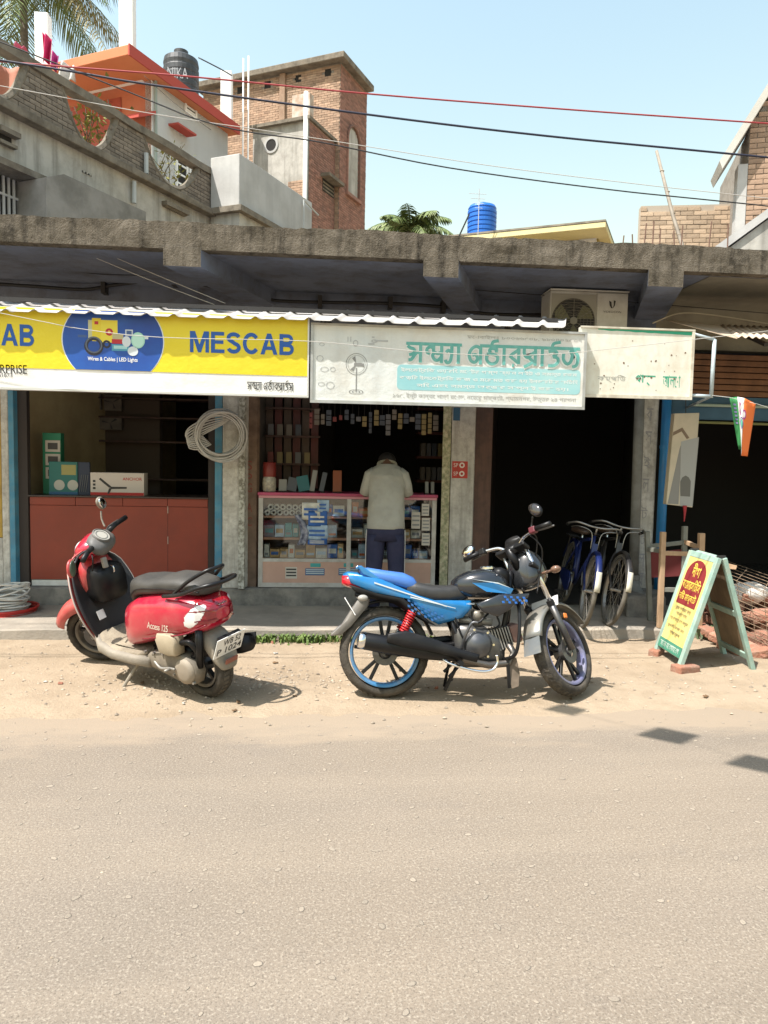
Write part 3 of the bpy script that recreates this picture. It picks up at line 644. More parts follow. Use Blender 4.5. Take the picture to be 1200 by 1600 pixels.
# printed pedestal fan, ceiling fan and small fittings
mb = MB(); fu, fz = FS.px(557, 575)
def arc(c, r, k=.7, w=.0035, n=20):
    V = [FS.pt(c[0]+q*math.cos(6.2832*j/n), c[1]+q*math.sin(6.2832*j/n)*k, .0016) for q in (r+w, r-w) for j in range(n)]; mb.add(V, [(j, (j+1) % n, n+(j+1) % n, n+j) for j in range(n)])
arc((fu, fz+.03), .085, 1., .0022); arc((fu, fz+.03), .07, 1., .0012); arc((fu, fz-.19), .055, .35); arc((fu, fz-.19), .03, .35)
mb.fbox(FS, fu-.0045, fu+.0045, fz-.19, fz+.0, .001, .0018); mb.fbox(FS, fu-.02, fu+.045, fz+.015, fz+.04, .001, .0020)
for a in (100, 220, 340): mb.fpoly(FS, [(fu, fz+.03), (fu+.065*math.cos(R(a)), fz+.03+.065*math.sin(R(a))), (fu+.06*math.cos(R(a+28)), fz+.03+.06*math.sin(R(a+28)))], .001, .0018)
mb.build('printed_fan', M('print_charcoal', (.22, .22, .21), .7), s2)
mb = MB(); cfu, cfz = FS.px(585, 533); arc((cfu, cfz), .02, .5, .006)
for (du, dz) in ((.11, .008), (-.05, -.045), (-.02, .06)): mb.fbox(FS, min(cfu, cfu+du), max(cfu, cfu+du), cfz+dz*.5-.006, cfz+dz*.5+.006, .001, .0018)
ou, oz = FS.px(546, 530); mb.fbox(FS, ou-.015, ou-.009, oz-.02, oz+.02, .001, .0018); mb.fbox(FS, ou+.008, ou+.014, oz-.02, oz+.02, .001, .0018); arc((ou+.05, oz-.03), .018, 1.2)
for i, (x, y) in enumerate(((503, 538), (500, 560), (507, 577), (520, 577), (502, 600), (516, 602))):
    a, c = FS.px(x, y); arc((a, c), .020+.006*(i % 3), .6+.3*(i % 2), .003, 8)
mb.build('printed_fittings', M('print_faint', (.40, .41, .41), .7), s2)

# ---- the washed-out third sign
s3 = thing('signboard', 'nearly blank cream signboard with flaked green paint next to the air conditioner', 'sign', (2.66, 6.06, 2.1))
F3 = Frame((0, 6.06)); a3, b3 = F3.px(905, 570)[0], F3.px(1083, 570)[0]; z3, t3 = 2.150, 2.715
MB().fbox(F3, a3, b3, z3, t3, -.05, 0).build('board', M('cream_tin', (.66, .65, .56), .6, (.72, .71, .64), 2.5, streak=((.5, .42, .3), .35, 5.), dirt=((.45, .33, .2), .35, 9.)), s3)
for q in ((a3, b3, z3-.012, z3+.014), (a3, b3, t3-.006, t3+.008), (b3-.024, b3, z3+.015, t3-.008)): MB().fbox(F3, *q, .0008, .012).build('frame', M('cream_frame', (.60, .56, .46), .55, (.45, .40, .32), 12.), s3)
m_g3 = M('flaked_green', (.03, .33, .20), .7)
mb = MB(); n = 30
V = []
for i in range(n+1): u = a3+.15+(b3-a3-.17)*i/n; V += [F3.pt(u, t3-.010, .0012), F3.pt(u, t3-.018-.020*i/n-.008*abs(nz(u, 0, 0, 9.)), .0012)]
mb.add(V, [(2*i+1, 2*i+3, 2*i+2, 2*i) for i in range(n)]); mb.build('green_band', m_g3, s3)
lp(s3, F3, 'কম্পিউ', 934, 585, 978, 597, .0012, M('flake_grey', (.36, .36, .32), .7)); lp(s3, F3, 'পার্ক', 993, 585, 1024, 602, .0012, m_g3, bold=.03); lp(s3, F3, 'আলো', 1036, 586, 1063, 605, .0012, m_g3, bold=.0)
mb = MB(); rr = random.Random(4)
for i in range(26):
    u = a3+.1+(b3-a3-.13)*rr.random(); z = z3+.05+.42*rr.random()**1.3; s = .004+.006*rr.random(); mb.add([F3.pt(u+s*rr.uniform(.5, 1.3)*math.cos(q), z+s*rr.uniform(.5, 1.3)*math.sin(q), .0014) for q in (0, 1.2, 2.5, 3.8, 5)], [(0, 1, 2, 3, 4)])
mb.build('rust_spots', M('rust_spot', (.16, .09, .05), .9), s3)
# pipe bracket holding the third sign
br = thing('sign_bracket', 'pale pipe bracket standing out beside the cream signboard', 'bracket', (3.3, 6.05, 2.1))
m_bk = M('pale_blue_pipe', (.42, .50, .53), .5, (.34, .38, .40), 9.)
ux, zl = F3.px(1113, 619); _, zh = F3.px(1113, 530)
MB().tube([F3.pt(b3, zl+.004, -.02), F3.pt(ux, zl, -.02)], .014, 8).build('lower_arm', m_bk, br, smooth=True)
MB().tube([F3.pt(ux, zl-.012, -.02), F3.pt(ux+.005, zh, -.02)], .017, 8).build('upright', m_bk, br, smooth=True)
MB().tube([F3.pt(b3-.01, zh+.045, -.03), F3.pt(ux+.005, zh, -.02)], .014, 8).build('upper_arm', m_bk, br, smooth=True)
MB().tube([F3.pt(ux, zl, -.02), F3.pt(ux+SK*1.35, zl, -1.40)], .012, 8).build('wall_arm', m_bk, br, smooth=True)

# ---- corrugated sheet awnings
def sheet(root, xa, xb, yf, zf0, zf1, depth, slope, pitch, mat, rib=.024, ribw=.042, wav=False, lift=0., X0=0., X1=1., rag=0.):
    nx = max(8, int((xb-xa)/(pitch/14))); mb = MB()
    def prof(x):
        t = (x/pitch) % 1
        if wav: return rib*.5*(1+math.cos(2*math.pi*t))
        d = abs(t-.5)*pitch/ribw; return rib*(.5+.5*math.cos(math.pi*min(1, d*1.0)*1.)) if d < 1 else 0
    def fn(i, j):
        x = xa+(xb-xa)*i; q = (x-X0)/(X1-X0); dd = depth*j-(rag*abs(nz(x, 1, 0, 5.)) if j == 0 else 0)
        return Vector((x+SK*depth*j, yf+dd, zf0+(zf1-zf0)*q+slope*depth*j+prof(x)+lift+.004*nz(x, j, 3, 2.)))
    mb.grid(fn, nx, 3)
    return mb.build('sheet', mat, root, smooth=True, solid=.003)
m_tin = M('weathered_tin', (.47, .46, .45), .6, (.36, .35, .34), 3., (.35, .65), streak=((.40, .38, .36), .35, 6.), dirt=((.42, .36, .30), .5, 6.))
aw = thing('corrugated_awning', 'long whitish corrugated sheet awning over the two shop signs', 'awning', (-.3, 6.1, 2.6))
e0 = PY(0, 487, 5.925); e1 = PY(840, 512, 5.925); kz = (e1.z-e0.z)/(e1.x-e0.x)
xs = [-3.3, -2.36, -1.42, -.48, .46, 1.40, 1.93]
for i in range(6):
    sheet(aw, xs[i]-.03, xs[i+1]+.03, 5.925, e0.z, e1.z, .30, .42, .208, m_tin, X0=e0.x, X1=e1.x, lift=.004*(i % 2), rag=.012)
for x in (-3.0, -1.5, 0., 1.5):
    z = e0.z+kz*(x-e0.x); MB().bar((x, 6.03, z+.02), (x+SK*1.4, 7.44, z+.10), .03).build('support_arm', m_iron, aw)
MB().bar((-3.3, 6.10, 2.775), (1.95, 6.10, 2.765), .03).build('purlin', m_iron, aw)
m_rust = M('rusty_sheet', (.52, .42, .32), .8, (.42, .29, .20), 5., streak=((.28, .15, .09), .6, 7.), dirt=((.60, .54, .44), .6, 5.))
aw2 = thing('corrugated_awning', 'rusty cream corrugated sheet awning over the dark right shop', 'awning', (3.9, 6.1, 2.6))
q0 = PY(1152, 528, 5.95); q1 = PY(1200, 527, 5.95)
for i in range(4):
    sheet(aw2, q0.x+i*.8, q0.x+.82+i*.8, 5.95, q0.z, q0.z+.004, .85, .30, .062, m_rust, rib=.017, wav=True, X0=q0.x, X1=q0.x+1, lift=.003*(i % 2))
# left end flap of the rusty awning
c0 = PY(1152, 529, 5.95); c1 = PY(1066, 507, 6.35)
mb = MB().add([c0, c0+Vector((SK*.85, .85, .27)), c1+Vector((.12, .55, .14)), c1], [(0, 1, 2, 3)]); mb.build('end_sheet', m_rust, aw2, solid=.006)
for x in (3.75, 5.2): MB().bar((x, 6.05, 2.62), (x+SK*1.4, 7.44, 2.99), .03).build('support_arm', m_iron, aw2)

# ---- air conditioner outdoor unit
ac = thing('air_conditioner', 'white air conditioner outdoor unit with a round fan grille behind the cream sign', 'air conditioner', (2.65, 6.9, 2.45))
FA = Frame((0, 6.78)); u0, u1 = FA.px(860, 480)[0], FA.px(982, 480)[0]; zt = FA.px(900, 454)[1]; zb = zt-.56
m_acw = M('ac_white', (.55, .55, .52), .5, (.46, .45, .42), 3., dirt=((.32, .29, .25), .4, 8.))
MB().fbox(FA, u0, u1, zb, zt, -.30, -.012).build('casing', m_acw, ac, bevel=.012)
uf = u0+(u1-u0)*.585
MB().fbox(FA, u0+.012, uf, zb+.012, zt-.03, -.0115, -.006).build('grille_panel', M('ac_grey', (.30, .29, .25), .6), ac)
MB().fbox(FA, uf+.008, u1-.006, zb+.012, zt-.012, -.0115, .0).build('front_panel', m_acw, ac, bevel=.006)
MB().fbox(FA, u0-.004, u1+.004, zt, zt+.014, -.305, .004).build('top_lid', m_acw, ac, bevel=.004)
fc = ((u0+uf)/2+.005, zt-.275); fr_ = .205
mb = MB(); mb.lathe([(fr_, 0), (fr_, .002)], FA.pt(*fc, -.006), (0, -1, 0), 40); mb.add([FA.pt(fc[0]+fr_*math.cos(6.2832*j/40), fc[1]+fr_*math.sin(6.2832*j/40), -.004) for j in range(40)], [tuple(range(40))])
mb.build('fan_opening', M('ac_dark', (.03, .03, .03), .8), ac)
mb = MB()
for j in range(3):
    a = 2*math.pi*j/3+.5; mb.add([FA.pt(fc[0]+.03*math.cos(a), fc[1]+.03*math.sin(a), -.003), FA.pt(fc[0]+.19*math.cos(a-.35), fc[1]+.19*math.sin(a-.35), -.002), FA.pt(fc[0]+.195*math.cos(a+.15), fc[1]+.195*math.sin(a+.15), -.0015), FA.pt(fc[0]+.17*math.cos(a+.55), fc[1]+.17*math.sin(a+.55), -.0025)], [(0, 1, 2, 3)])
mb.build('fan_blades', M('ac_blade', (.14, .14, .08), .6), ac)
mb = MB()
for k in range(1, 7): mb.lathe([(fr_*k/6.2-.0018, 0), (fr_*k/6.2+.0018, 0), (fr_*k/6.2, .004)], FA.pt(*fc, .001), (0, -1, 0), 36, closed=True)
for k in range(17):
    y = -.19+.38*k/16; w = math.sqrt(max(0, fr_**2-y*y)); mb.tube([FA.pt(fc[0]-w, fc[1]+y, .002), FA.pt(fc[0]+w, fc[1]+y, .002)], .0015, 4)
for a in (90, 210, 330, 30): mb.tube([FA.pt(*fc, .003), FA.pt(fc[0]+fr_*math.cos(R(a)), fc[1]+fr_*math.sin(R(a)), .003)], .003, 4)
mb.lathe([(.035, 0), (.035, .006), (0, .008)], FA.pt(*fc, .002), (0, -1, 0), 20)
mb.build('fan_grille', M('ac_wire', (.20, .19, .16), .5), ac)
un = (uf+u1)/2; mb = MB(); zn = zt-.135
mb.fpoly(FA, [(un-.035, zn+.055), (un-.012, zn+.045), (un-.006, zn+.005), (un+.004, zn-.012), (un-.012, zn-.012), (un-.026, zn+.01)], .0005, .002)
mb.fpoly(FA, [(un+.010, zn+.06), (un+.030, zn+.055), (un+.022, zn+.01), (un+.004, zn-.014), (un+.012, zn+.02)], .0005, .0021)
mb.build('emblem', m_blk, ac); letter(ac, FA, 'VIDEOCON', un-.085, un+.085, zt-.19, zt-.172, .0015, m_blk)
for u in (u0+.12, u1-.12): MB().bar(FA.pt(u, zb-.03, .02), FA.pt(u, zb-.03, -.66), .035).build('bracket_arm', m_iron, ac)
# ============================================================ two-wheelers (built in local axes: x forward, y left, z up)
m_rub = M('dusty_rubber', (.040, .036, .031), .9, (.105, .09, .07), 9., (.4, .7), bump=.5, bsc=120, spec=.2)
m_rubt = M('tread_rubber', (.10, .086, .068), .95, (.055, .048, .04), 12., bump=.6, bsc=90, spec=.2)
m_blkp = M('black_plastic', (.008, .008, .009), .42, (.024, .021, .018), 5., (.5, .8), spec=.25); m_blkm = M('black_metal', (.008, .008, .009), .36, (.024, .021, .018), 7., (.5, .8), spec=.3)
m_chr = M('chrome', (.72, .72, .72), .16, metal=1.); m_gun = M('gunmetal', (.085, .088, .095), .38, (.13, .122, .112), 8., metal=.7); m_alu2 = M('cast_aluminium', (.30, .29, .27), .5, (.22, .20, .17), 9., metal=.6)
m_seatv = M('black_vinyl', (.020, .020, .021), .5, (.04, .037, .033), 4., bump=.15, bsc=200)
m_dust = M('dusty_grey_plastic', (.20, .175, .14), .8, (.27, .235, .185), 6., bump=.2, bsc=60)
m_mir = M('mirror_glass', (.75, .78, .80), .05, metal=1.); m_chk = M('skyline_decal', (.02, .10, .28), .35)
def wheel(root, c, Rr, w, rimcol, name='wheel', mtx=None, spokes=5, tyre_t=.075, hub=.055, disc=True, dual=True, side=-1):
    """alloy wheel about the y axis. wheel (rim and spokes) > tyre, hub, brake"""
    def fin(mb): return mb.xf(mtx) if mtx else mb
    Ri = Rr-tyre_t; y = Vector((0, 1, 0)); mb = MB()
    mb.mi = 0
    prof = [(Ri-.016, -w*.26), (Ri-.013, -w*.40), (Ri-.004, -w*.46), (Ri+.008, -w*.46), (Ri+.008, w*.46), (Ri-.004, w*.46), (Ri-.013, w*.40), (Ri-.016, w*.26)]
    mb.lathe(prof, c, y, 48, closed=True)
    mb.mi = 1
    for k in range(spokes):
        for da in ((-.17, .17) if dual else (0,)):
            a = 2*math.pi*k/spokes+.3; a2 = a+da*1.0; d0 = Vector((math.cos(a+da*.5), 0, math.sin(a+da*.5))); d1 = Vector((math.cos(a2), 0, math.sin(a2)))
            mb.bar(Vector(c)+d0*hub*.8, Vector(c)+d1*(Ri-.02), .024, .020 if dual else .03, up=(0, 1, 0))
    root_w = fin(mb).build(name, [rimcol, m_blkm], root, local=True, bevel=.003)
    mb = MB(); n = 14; pr = []
    for i in range(n+1):
        a = R(-118+236*i/n); pr.append((Rr-tyre_t*.52+tyre_t*.52*math.cos(a), w*.62*math.sin(a)))
    mb.lathe(pr, c, y, 56, closed=True); fin(mb).build('tyre', m_rub, root_w, local=True, smooth=True)
    mb = MB(); blk = 40
    for k in range(blk):
        a = 2*math.pi*k/blk
        for sy in (-1, 1):
            a2 = a+(math.pi/blk if sy > 0 else 0); d = Vector((math.cos(a2), 0, math.sin(a2))); t = Vector((-d.z, 0, d.x)); p = Vector(c)+d*(Rr-.004)+y*(sy*w*.22)
            q = [p-t*.014-y*w*.15*sy, p+t*.008-y*w*.15*sy, p+t*.016+y*w*.17*sy-d*.008, p-t*.006+y*w*.17*sy-d*.008]
            if sy < 0: q.reverse()
            mb.hexa([v-d*.004 for v in q]+[v+d*.006 for v in q])
    o = fin(mb).build('tread', m_rubt, root_w, local=True); o['kind'] = 'stuff'
    mb = MB(); mb.lathe([(0, -w*.75), (hub*.45, -w*.75), (hub*.5, -w*.55), (hub, -w*.45), (hub, w*.45), (hub*.5, w*.6), (0, w*.6)], c, y, 24); fin(mb).build('hub', m_gun, root_w, local=True, smooth=False)
    if disc:
        mb = MB(); mb.lathe([(.085, side*w*.62), (.085, side*w*.68), (hub*.8, side*w*.68), (hub*.8, side*w*.62)], c, y, 28, closed=True); fin(mb).build('brake_drum', m_gun, root_w, local=True)
    return root_w
class LP:  # a plane in local axes for lettering
    def __init__(s, o, u, v): s.o = Vector(o); s.u = Vector(u).normalized(); s.v = Vector(v).normalized(); s.n = s.u.cross(s.v)
    def pt(s, u, z, n=0.): return s.o+s.u*u+s.v*z+s.n*n

# ------------------------------------------------------------ the blue motorcycle
moto = thing('motorcycle', 'blue and black motorcycle on its side stand with red rear springs', 'motorcycle', PZ(600, 1089, .008), rot=(R(-9), 0, R(-1)))
def zz(zx, zy): return ((zx-261)/621, (832-zy)/621)
def OL(*p): return [zz(*q) for q in p]
m_mb = M('metallic_blue_paint', (.006, .165, .42), .25, (.008, .195, .48), 3., metal=.35, coat=.6, dirt=((.16, .20, .24), .30, 7.)); m_mk = M('gloss_black_paint', (.010, .012, .016), .22, (.018, .02, .024), 4., coat=.6, dirt=((.06, .056, .05), .3, 6.))
m_rimb = M('blue_rim', (.035, .17, .36), .4, (.06, .20, .38), 8., dirt=((.25, .22, .18), .5, 9.)); m_rspr = M('red_spring', (.42, .012, .015), .4); m_spk = M('silver_stripe', (.55, .60, .63), .35, metal=.3)
wheel(moto, (0, 0, .30), .30, .10, m_rimb, spokes=5)
AX0 = Vector((.868, 0, .985)); AXD = Vector((-.45, 0, .89)).normalized()
STE = Matrix.Translation(AX0) @ Matrix.Rotation(R(44), 4, AXD) @ Matrix.Translation(-AX0)
fw = Vector((1.215, 0, .295))
wheel(moto, fw, .295, .085, M('dusty_violet_rim', (.12, .125, .24), .45, (.16, .155, .20), 8.), mtx=STE, spokes=5)
def part(name, mb, mat, parent=moto, steer=False, **k):
    if steer: mb.xf(STE)
    return mb.build(name, mat, parent, local=True, **k)
# swing arm, chain case, frame
mb = MB(); [mb.tube([(0, s*.075, .30), (.30, s*.085, .335), (.52, s*.07, .36)], .022, 8) for s in (-1, 1)]; part('swing_arm', mb, m_blkm, smooth=True)
part('chain_case', MB().pillow([(-.07, .27), (-.06, .35), (.45, .40), (.55, .36), (.5, .30), (0, .245)], .078, .10, .006), m_blkp, smooth=True)
mb = MB()
for s in (-1, 1):
    mb.tube([(-.20, s*.075, .68), (.10, s*.085, .64), (.38, s*.09, .58), (.52, s*.06, .66), (.84, 0, .80)], .016, 8)
    mb.tube([(.42, s*.09, .56), (.50, s*.08, .36), (.52, s*.075, .26)], .016, 8)
mb.tube([(.86, 0, .84), (.845, 0, .62), (.80, 0, .40), (.79, 0, .28)], .02, 8); mb.tube([(.92, 0, .86), (.85, 0, .995)], .03, 10); part('frame', mb, m_blkm, smooth=True)
# shocks
for s in (-1, 1):
    a = Vector((*zz(372, 470), 0)); a = Vector((a.x, s*.115, a.y)); b = zz(322, 585); b = Vector((b[0], s*.115, b[1])); d = b-a
    o = part('shock_absorber', MB().tube([a, b], .014, 8).tube([a+d*.80, b], .024, 10), m_chr, smooth=True); pts = []
    x = d.normalized().cross(Vector((0, 1, 0))).normalized(); N_ = 90
    for i in range(N_+1): t = i/N_; an = 2*math.pi*9*t; pts.append(a+d*(.04+.74*t)+(x*math.cos(an)+Vector((0, 1, 0))*math.sin(an))*.026)
    part('spring', MB().tube(pts, .0065, 5), m_rspr, o, smooth=True)
# exhaust
ex = part('exhaust', MB().tube([(.82, -.06, .37), (.86, -.085, .30), (.82, -.10, .235), (.68, -.125, .225), (.50, -.14, .265), (.40, -.15, .285)], .024, 10), M('burnt_pipe', (.14, .125, .11), .4, metal=.8), smooth=True)
e0, e1 = Vector((-.165, -.175, .39)), Vector((.50, -.145, .272)); ed = (e1-e0)
part('silencer', MB().tube([e0, e0+ed*.03, e0+ed*.25, e0+ed*.62, e0+ed*.85, e1], [.050, .056, .060, .052, .036, .024], 18), m_blkm, ex, smooth=True)
part('end_cap', MB().tube([e0-ed.normalized()*.022, e0-ed.normalized()*.016, e0+ed*.035], [.034, .051, .0575], 18), m_chr, ex, smooth=True)
hs = [(.005, .435), (.12, .455), (.30, .405), (.49, .335), (.60, .305), (.58, .255), (.44, .29), (.28, .325), (.10, .355), (.0, .385)]
part('heat_shield', MB().pillow(hs, -.236, -.205, .008, .9), m_blkp, ex, smooth=True)
# engine
en = part('engine', MB().loft([(.46, .24, .46, .10, 4), (.50, .20, .50, .115, 4), (.66, .20, .48, .115, 4), (.76, .22, .42, .095, 4), (.80, .25, .38, .08, 4)], 20), m_gun, smooth=True)
c0 = zz(640, 610); part('clutch_cover', MB().lathe([(0, .05), (.045, .05), (.05, .044), (.075, .04), (.092, .02), (.097, 0)], (c0[0], -.112, c0[1]), (0, -1, 0), 26), M('grey_cover', (.075, .078, .085), .35, (.11, .105, .098), 7., metal=.5), en, smooth=True)
for k in range(7): a = k*.9; part('bolt', MB().lathe([(0, .008), (.008, .008), (.008, 0)], (c0[0]+.105*math.cos(a), -.117, c0[1]+.105*math.sin(a)*.95), (0, -1, 0), 8), m_chr, en)
cy0 = Vector((.70, 0, .37)); cdv = Vector((.92, 0, .30)).normalized()
for k in range(8):
    q = cy0+cdv*(.012+.019*k); part('cooling_fin', MB().obox(q, (.008, .19-.004*k, .155-.004*k), (0, -math.atan2(cdv.z, cdv.x), 0)), m_alu2, en)
part('cylinder_head', MB().obox(cy0+cdv*.19, (.07, .15, .12), (0, -.31, 0)), M('rusty_head', (.26, .15, .12), .7, (.18, .10, .08), 10.), en, bevel=.015)
part('carburettor', MB().lathe([(0, -.05), (.03, -.05), (.034, -.01), (.045, 0), (.045, .04), (.03, .05), (0, .05)], (.62, -.06, .53), (0, 0, 1), 14).tube([(.5, -.05, .52), (.72, -.05, .5)], .025, 10), m_alu2, en, smooth=True)
for p_ in ([(.55, -.10, .56), (.60, -.12, .50), (.66, -.11, .54), (.72, -.09, .60)], [(.44, -.10, .60), (.50, -.12, .42), (.56, -.12, .36)], [(.70, -.10, .62), (.76, -.10, .50), (.72, -.11, .46)]):
    part('hose', MB().tube(path3(p_), .007, 6), m_blkp, en, smooth=True)
part('kick_lever', MB().tube(path3([(.50, -.13, .33), (.52, -.16, .42), (.56, -.17, .50), (.60, -.18, .505)]), .010, 8), m_gun, smooth=True)
# foot controls, stands
part('brake_pedal', MB().tube(path3([(.34, -.10, .31), (.40, -.20, .25), (.58, -.22, .20), (.68, -.22, .205), (.72, -.21, .25), (.715, -.21, .30)]), .009, 8), m_chr, smooth=True)
for s in (-1, 1):
    o = part('footrest', MB().tube([(.47, s*.10, .245), (.47, s*.27, .255)], .010, 8), m_blkm); part('rubber', MB().tube([(.47, s*.19, .252), (.47, s*.30, .257)], .017, 8), m_blkp, o)
    o = part('pillion_footrest', MB().tube([(.16, s*.12, .36), (.14, s*.20, .345)], .011, 8), m_blkm)
part('centre_stand', MB().tube([(.50, -.10, .23), (.42, -.12, .15), (.44, -.12, .125)], .011, 8).tube([(.42, -.12, .15), (.50, -.10, .23), (.50, .10, .23), (.42, .12, .15)], .011, 8).bar((.50, -.02, .23), (.40, -.05, .05), .018), m_blkm)
part('side_stand', MB().tube([(.46, .11, .24), (.44, .20, .06), (.435, .235, -.022)], .011, 8).obox((.435, .235, -.018), (.05, .04, .010)), m_blkm)
# crash bar and mud flap ahead of the engine
part('crash_bar', MB().tube(path3([(.87, -.04, .66), (.885, -.13, .60), (.875, -.17, .42), (.85, -.16, .30), (.80, -.08, .26), (.79, .08, .26), (.85, .16, .30), (.875, .17, .42), (.885, .13, .60), (.87, .04, .66)]), .0125, 8), m_blkm, smooth=True)
part('mud_flap', MB().prism([(.805, -.10, .27), (.875, -.09, .27), (.895, -.10, .17), (.885, -.12, .085), (.835, -.13, .07), (.815, -.12, .16)], (.004, .012, 0)), M('muddy_rubber', (.17, .13, .095), .9, (.11, .085, .06), 9.), bevel=.004)
part('flap_bracket', MB().obox((.815, -.115, .175), (.02, .02, .20), (0, R(-4), 0)), m_blkm)
# bodywork
BP = OL((100, 325), (240, 345), (400, 412), (500, 440), (612, 430), (618, 460), (580, 500), (480, 530), (440, 510), (390, 460), (330, 415), (200, 398), (115, 362))
for s in (-1, 1): part('side_panel', MB().pillow(BP, min(s*.075, s*.105), max(s*.075, s*.105), .012, .88), m_mb, smooth=True, fix=True)
part('tail_cowl', MB().loft([(-.285, .76, .82, .03, 3), (-.25, .735, .835, .065, 3), (-.10, .70, .82, .10, 3), (.05, .67, .80, .105, 3)], 18), m_mb, smooth=True)
part('silver_line', MB().prism([(-.08, -.120, .765), (.40, -.123, .612), (.40, -.123, .604), (-.08, -.120, .755)], (0, -.004, 0)), m_spk); part('silver_line', MB().prism([(.16, -.124, .672), (.46, -.124, .598), (.46, -.124, .594), (.16, -.124, .664)], (0, -.004, 0)), m_spk)
part('under_panel', MB().pillow(OL((110, 370), (220, 400), (330, 420), (440, 515), (470, 535), (420, 520), (310, 440), (200, 420), (130, 395)), -.112, -.06, .004), m_blkp, smooth=True)
k = 0
for i in range(11):
    for j in range(4):
        x = .14+.022*i; z = .655-.018*j-.0072*i*1.4
        if (i+j) % 2 or z < .52+.0*i: continue
        part('decal', MB().prism([(x, -.1245, z), (x+.017, -.1245, z-.006), (x+.020, -.1245, z-.021), (x+.003, -.1245, z-.015)], (0, -.003, 0)), m_chk)
spo = OL((140, 292), (158, 290), (200, 318), (240, 345), (225, 350), (165, 325))
part('grab_rail', MB().pillow(spo, -.10, -.078, .004).pillow(spo, .078, .10, .004).obox((-.185, 0, .858), (.03, .18, .016)), m_mb, smooth=False, bevel=.004)
ps = part('seat', MB().loft([(.14, .69, .775, .10, 3), (.20, .66, .772, .118, 3), (.30, .635, .748, .122, 3), (.42, .63, .745, .110, 3), (.52, .64, .758, .085, 3), (.575, .66, .752, .06, 3)], 18), m_seatv, smooth=True)
part('pillion_pad', MB().loft([(-.17, .80, .853, .07, 3), (-.12, .775, .86, .098, 3), (0., .75, .842, .108, 3), (.12, .72, .828, .112, 3), (.185, .70, .80, .108, 3), (.215, .69, .762, .09, 3)], 18), M('blue_seat_vinyl', (.045, .14, .42), .5, (.06, .17, .46), 5., bump=.1, bsc=150), ps, smooth=True)
tk = part('fuel_tank', MB().loft([(.455, .70, .775, .055, 2.4), (.49, .675, .81, .095, 2.6), (.56, .655, .842, .135, 2.6), (.66, .65, .862, .15, 2.6), (.74, .655, .853, .145, 2.6), (.80, .67, .815, .115, 2.5), (.845, .69, .76, .06, 2.4)], 24), m_mk, smooth=True)
part('tank_stripe', MB().prism([(.565, -.150, .765), (.70, -.156, .768), (.845, -.143, .728), (.825, -.143, .694), (.66, -.152, .708)], (0, -.006, 0)), m_mb); part('tank_line', MB().prism([(.56, -.146, .790), (.74, -.150, .760), (.84, -.140, .728), (.74, -.150, .768)], (0, -.008, 0)), m_spk)
part('filler_cap', MB().lathe([(.052, 0), (.052, .012), (.044, .018), (.02, .02), (0, .022)], (.70, 0, .858), (-.05, 0, 1), 22), m_chr, tk, smooth=False)
part('tank_cover', MB().loft([(.74, .79, .865, .075, 3), (.79, .77, .872, .08, 3), (.84, .76, .85, .06, 3)], 14), m_blkp, smooth=True)
SH = OL((632, 442), (722, 404), (850, 398), (842, 416), (790, 440), (770, 462), (718, 495), (652, 472))
for s in (-1, 1):
    o = part('tank_shroud', MB().pillow(SH, min(s*.125, s*.165), max(s*.125, s*.165), .010), m_mk, smooth=True, fix=True)
for i in range(8):
    for j in range(3):
        if (i+j) % 2: continue
        x = .77+.021*i-.006*j; z = .682-.017*j-.001*i
        part('decal', MB().prism([(x, -.175, z), (x+.017, -.175, z), (x+.022, -.173, z-.014), (x+.005, -.175, z-.014)], (0, -.005, 0)), M('decal_blue', (.02, .12, .42), .35))
for (x, z) in ((.60, .39), (.585, .30)): pass
letter(moto, LP((.535, -.128, .62), (1, 0, 0), (0, 0, 1)), 'HERO', 0, .05, 0, .012, .001, m_spk, local=True)
# rear light, mudguard, number plate
part('tail_lamp', MB().loft([(-.292, .742, .805, .055, 3), (-.25, .725, .812, .082, 3), (-.17, .712, .765, .10, 3)], 16), M('red_lens', (.50, .012, .025), .15, coat=1.), smooth=True)
RM = OL((165, 400), (200, 410), (190, 455), (120, 540), (80, 575), (35, 580), (40, 570), (70, 555), (110, 490))
part('rear_mudguard', MB().pillow(RM, -.065, .065, .012, .9), M('grey_mudguard', (.12, .115, .11), .55, (.17, .155, .135), 6.), smooth=True, fix=True)
part('number_plate', MB().obox((-.235, 0, .60), (.006, .20, .13), (0, R(-32), 0)), m_swh, bevel=.002)
for s in (-1, 1): part('indicator', MB().tube([(-.145, s*.06, .665), (-.15, s*.14, .66)], .009, 6).ell((-.155, s*.16, .66), (.035, .022, .022)), M('smoked_lens', (.30, .28, .25), .25), smooth=True)
part('inner_mudguard', MB().lathe([(.335, -.06), (.345, -.055), (.345, .055), (.335, .06), (.328, .05), (.328, -.05)], (0, 0, .30), (0, 1, 0), 20, closed=True, a0=-130, a1=-20), m_blkp, smooth=True)
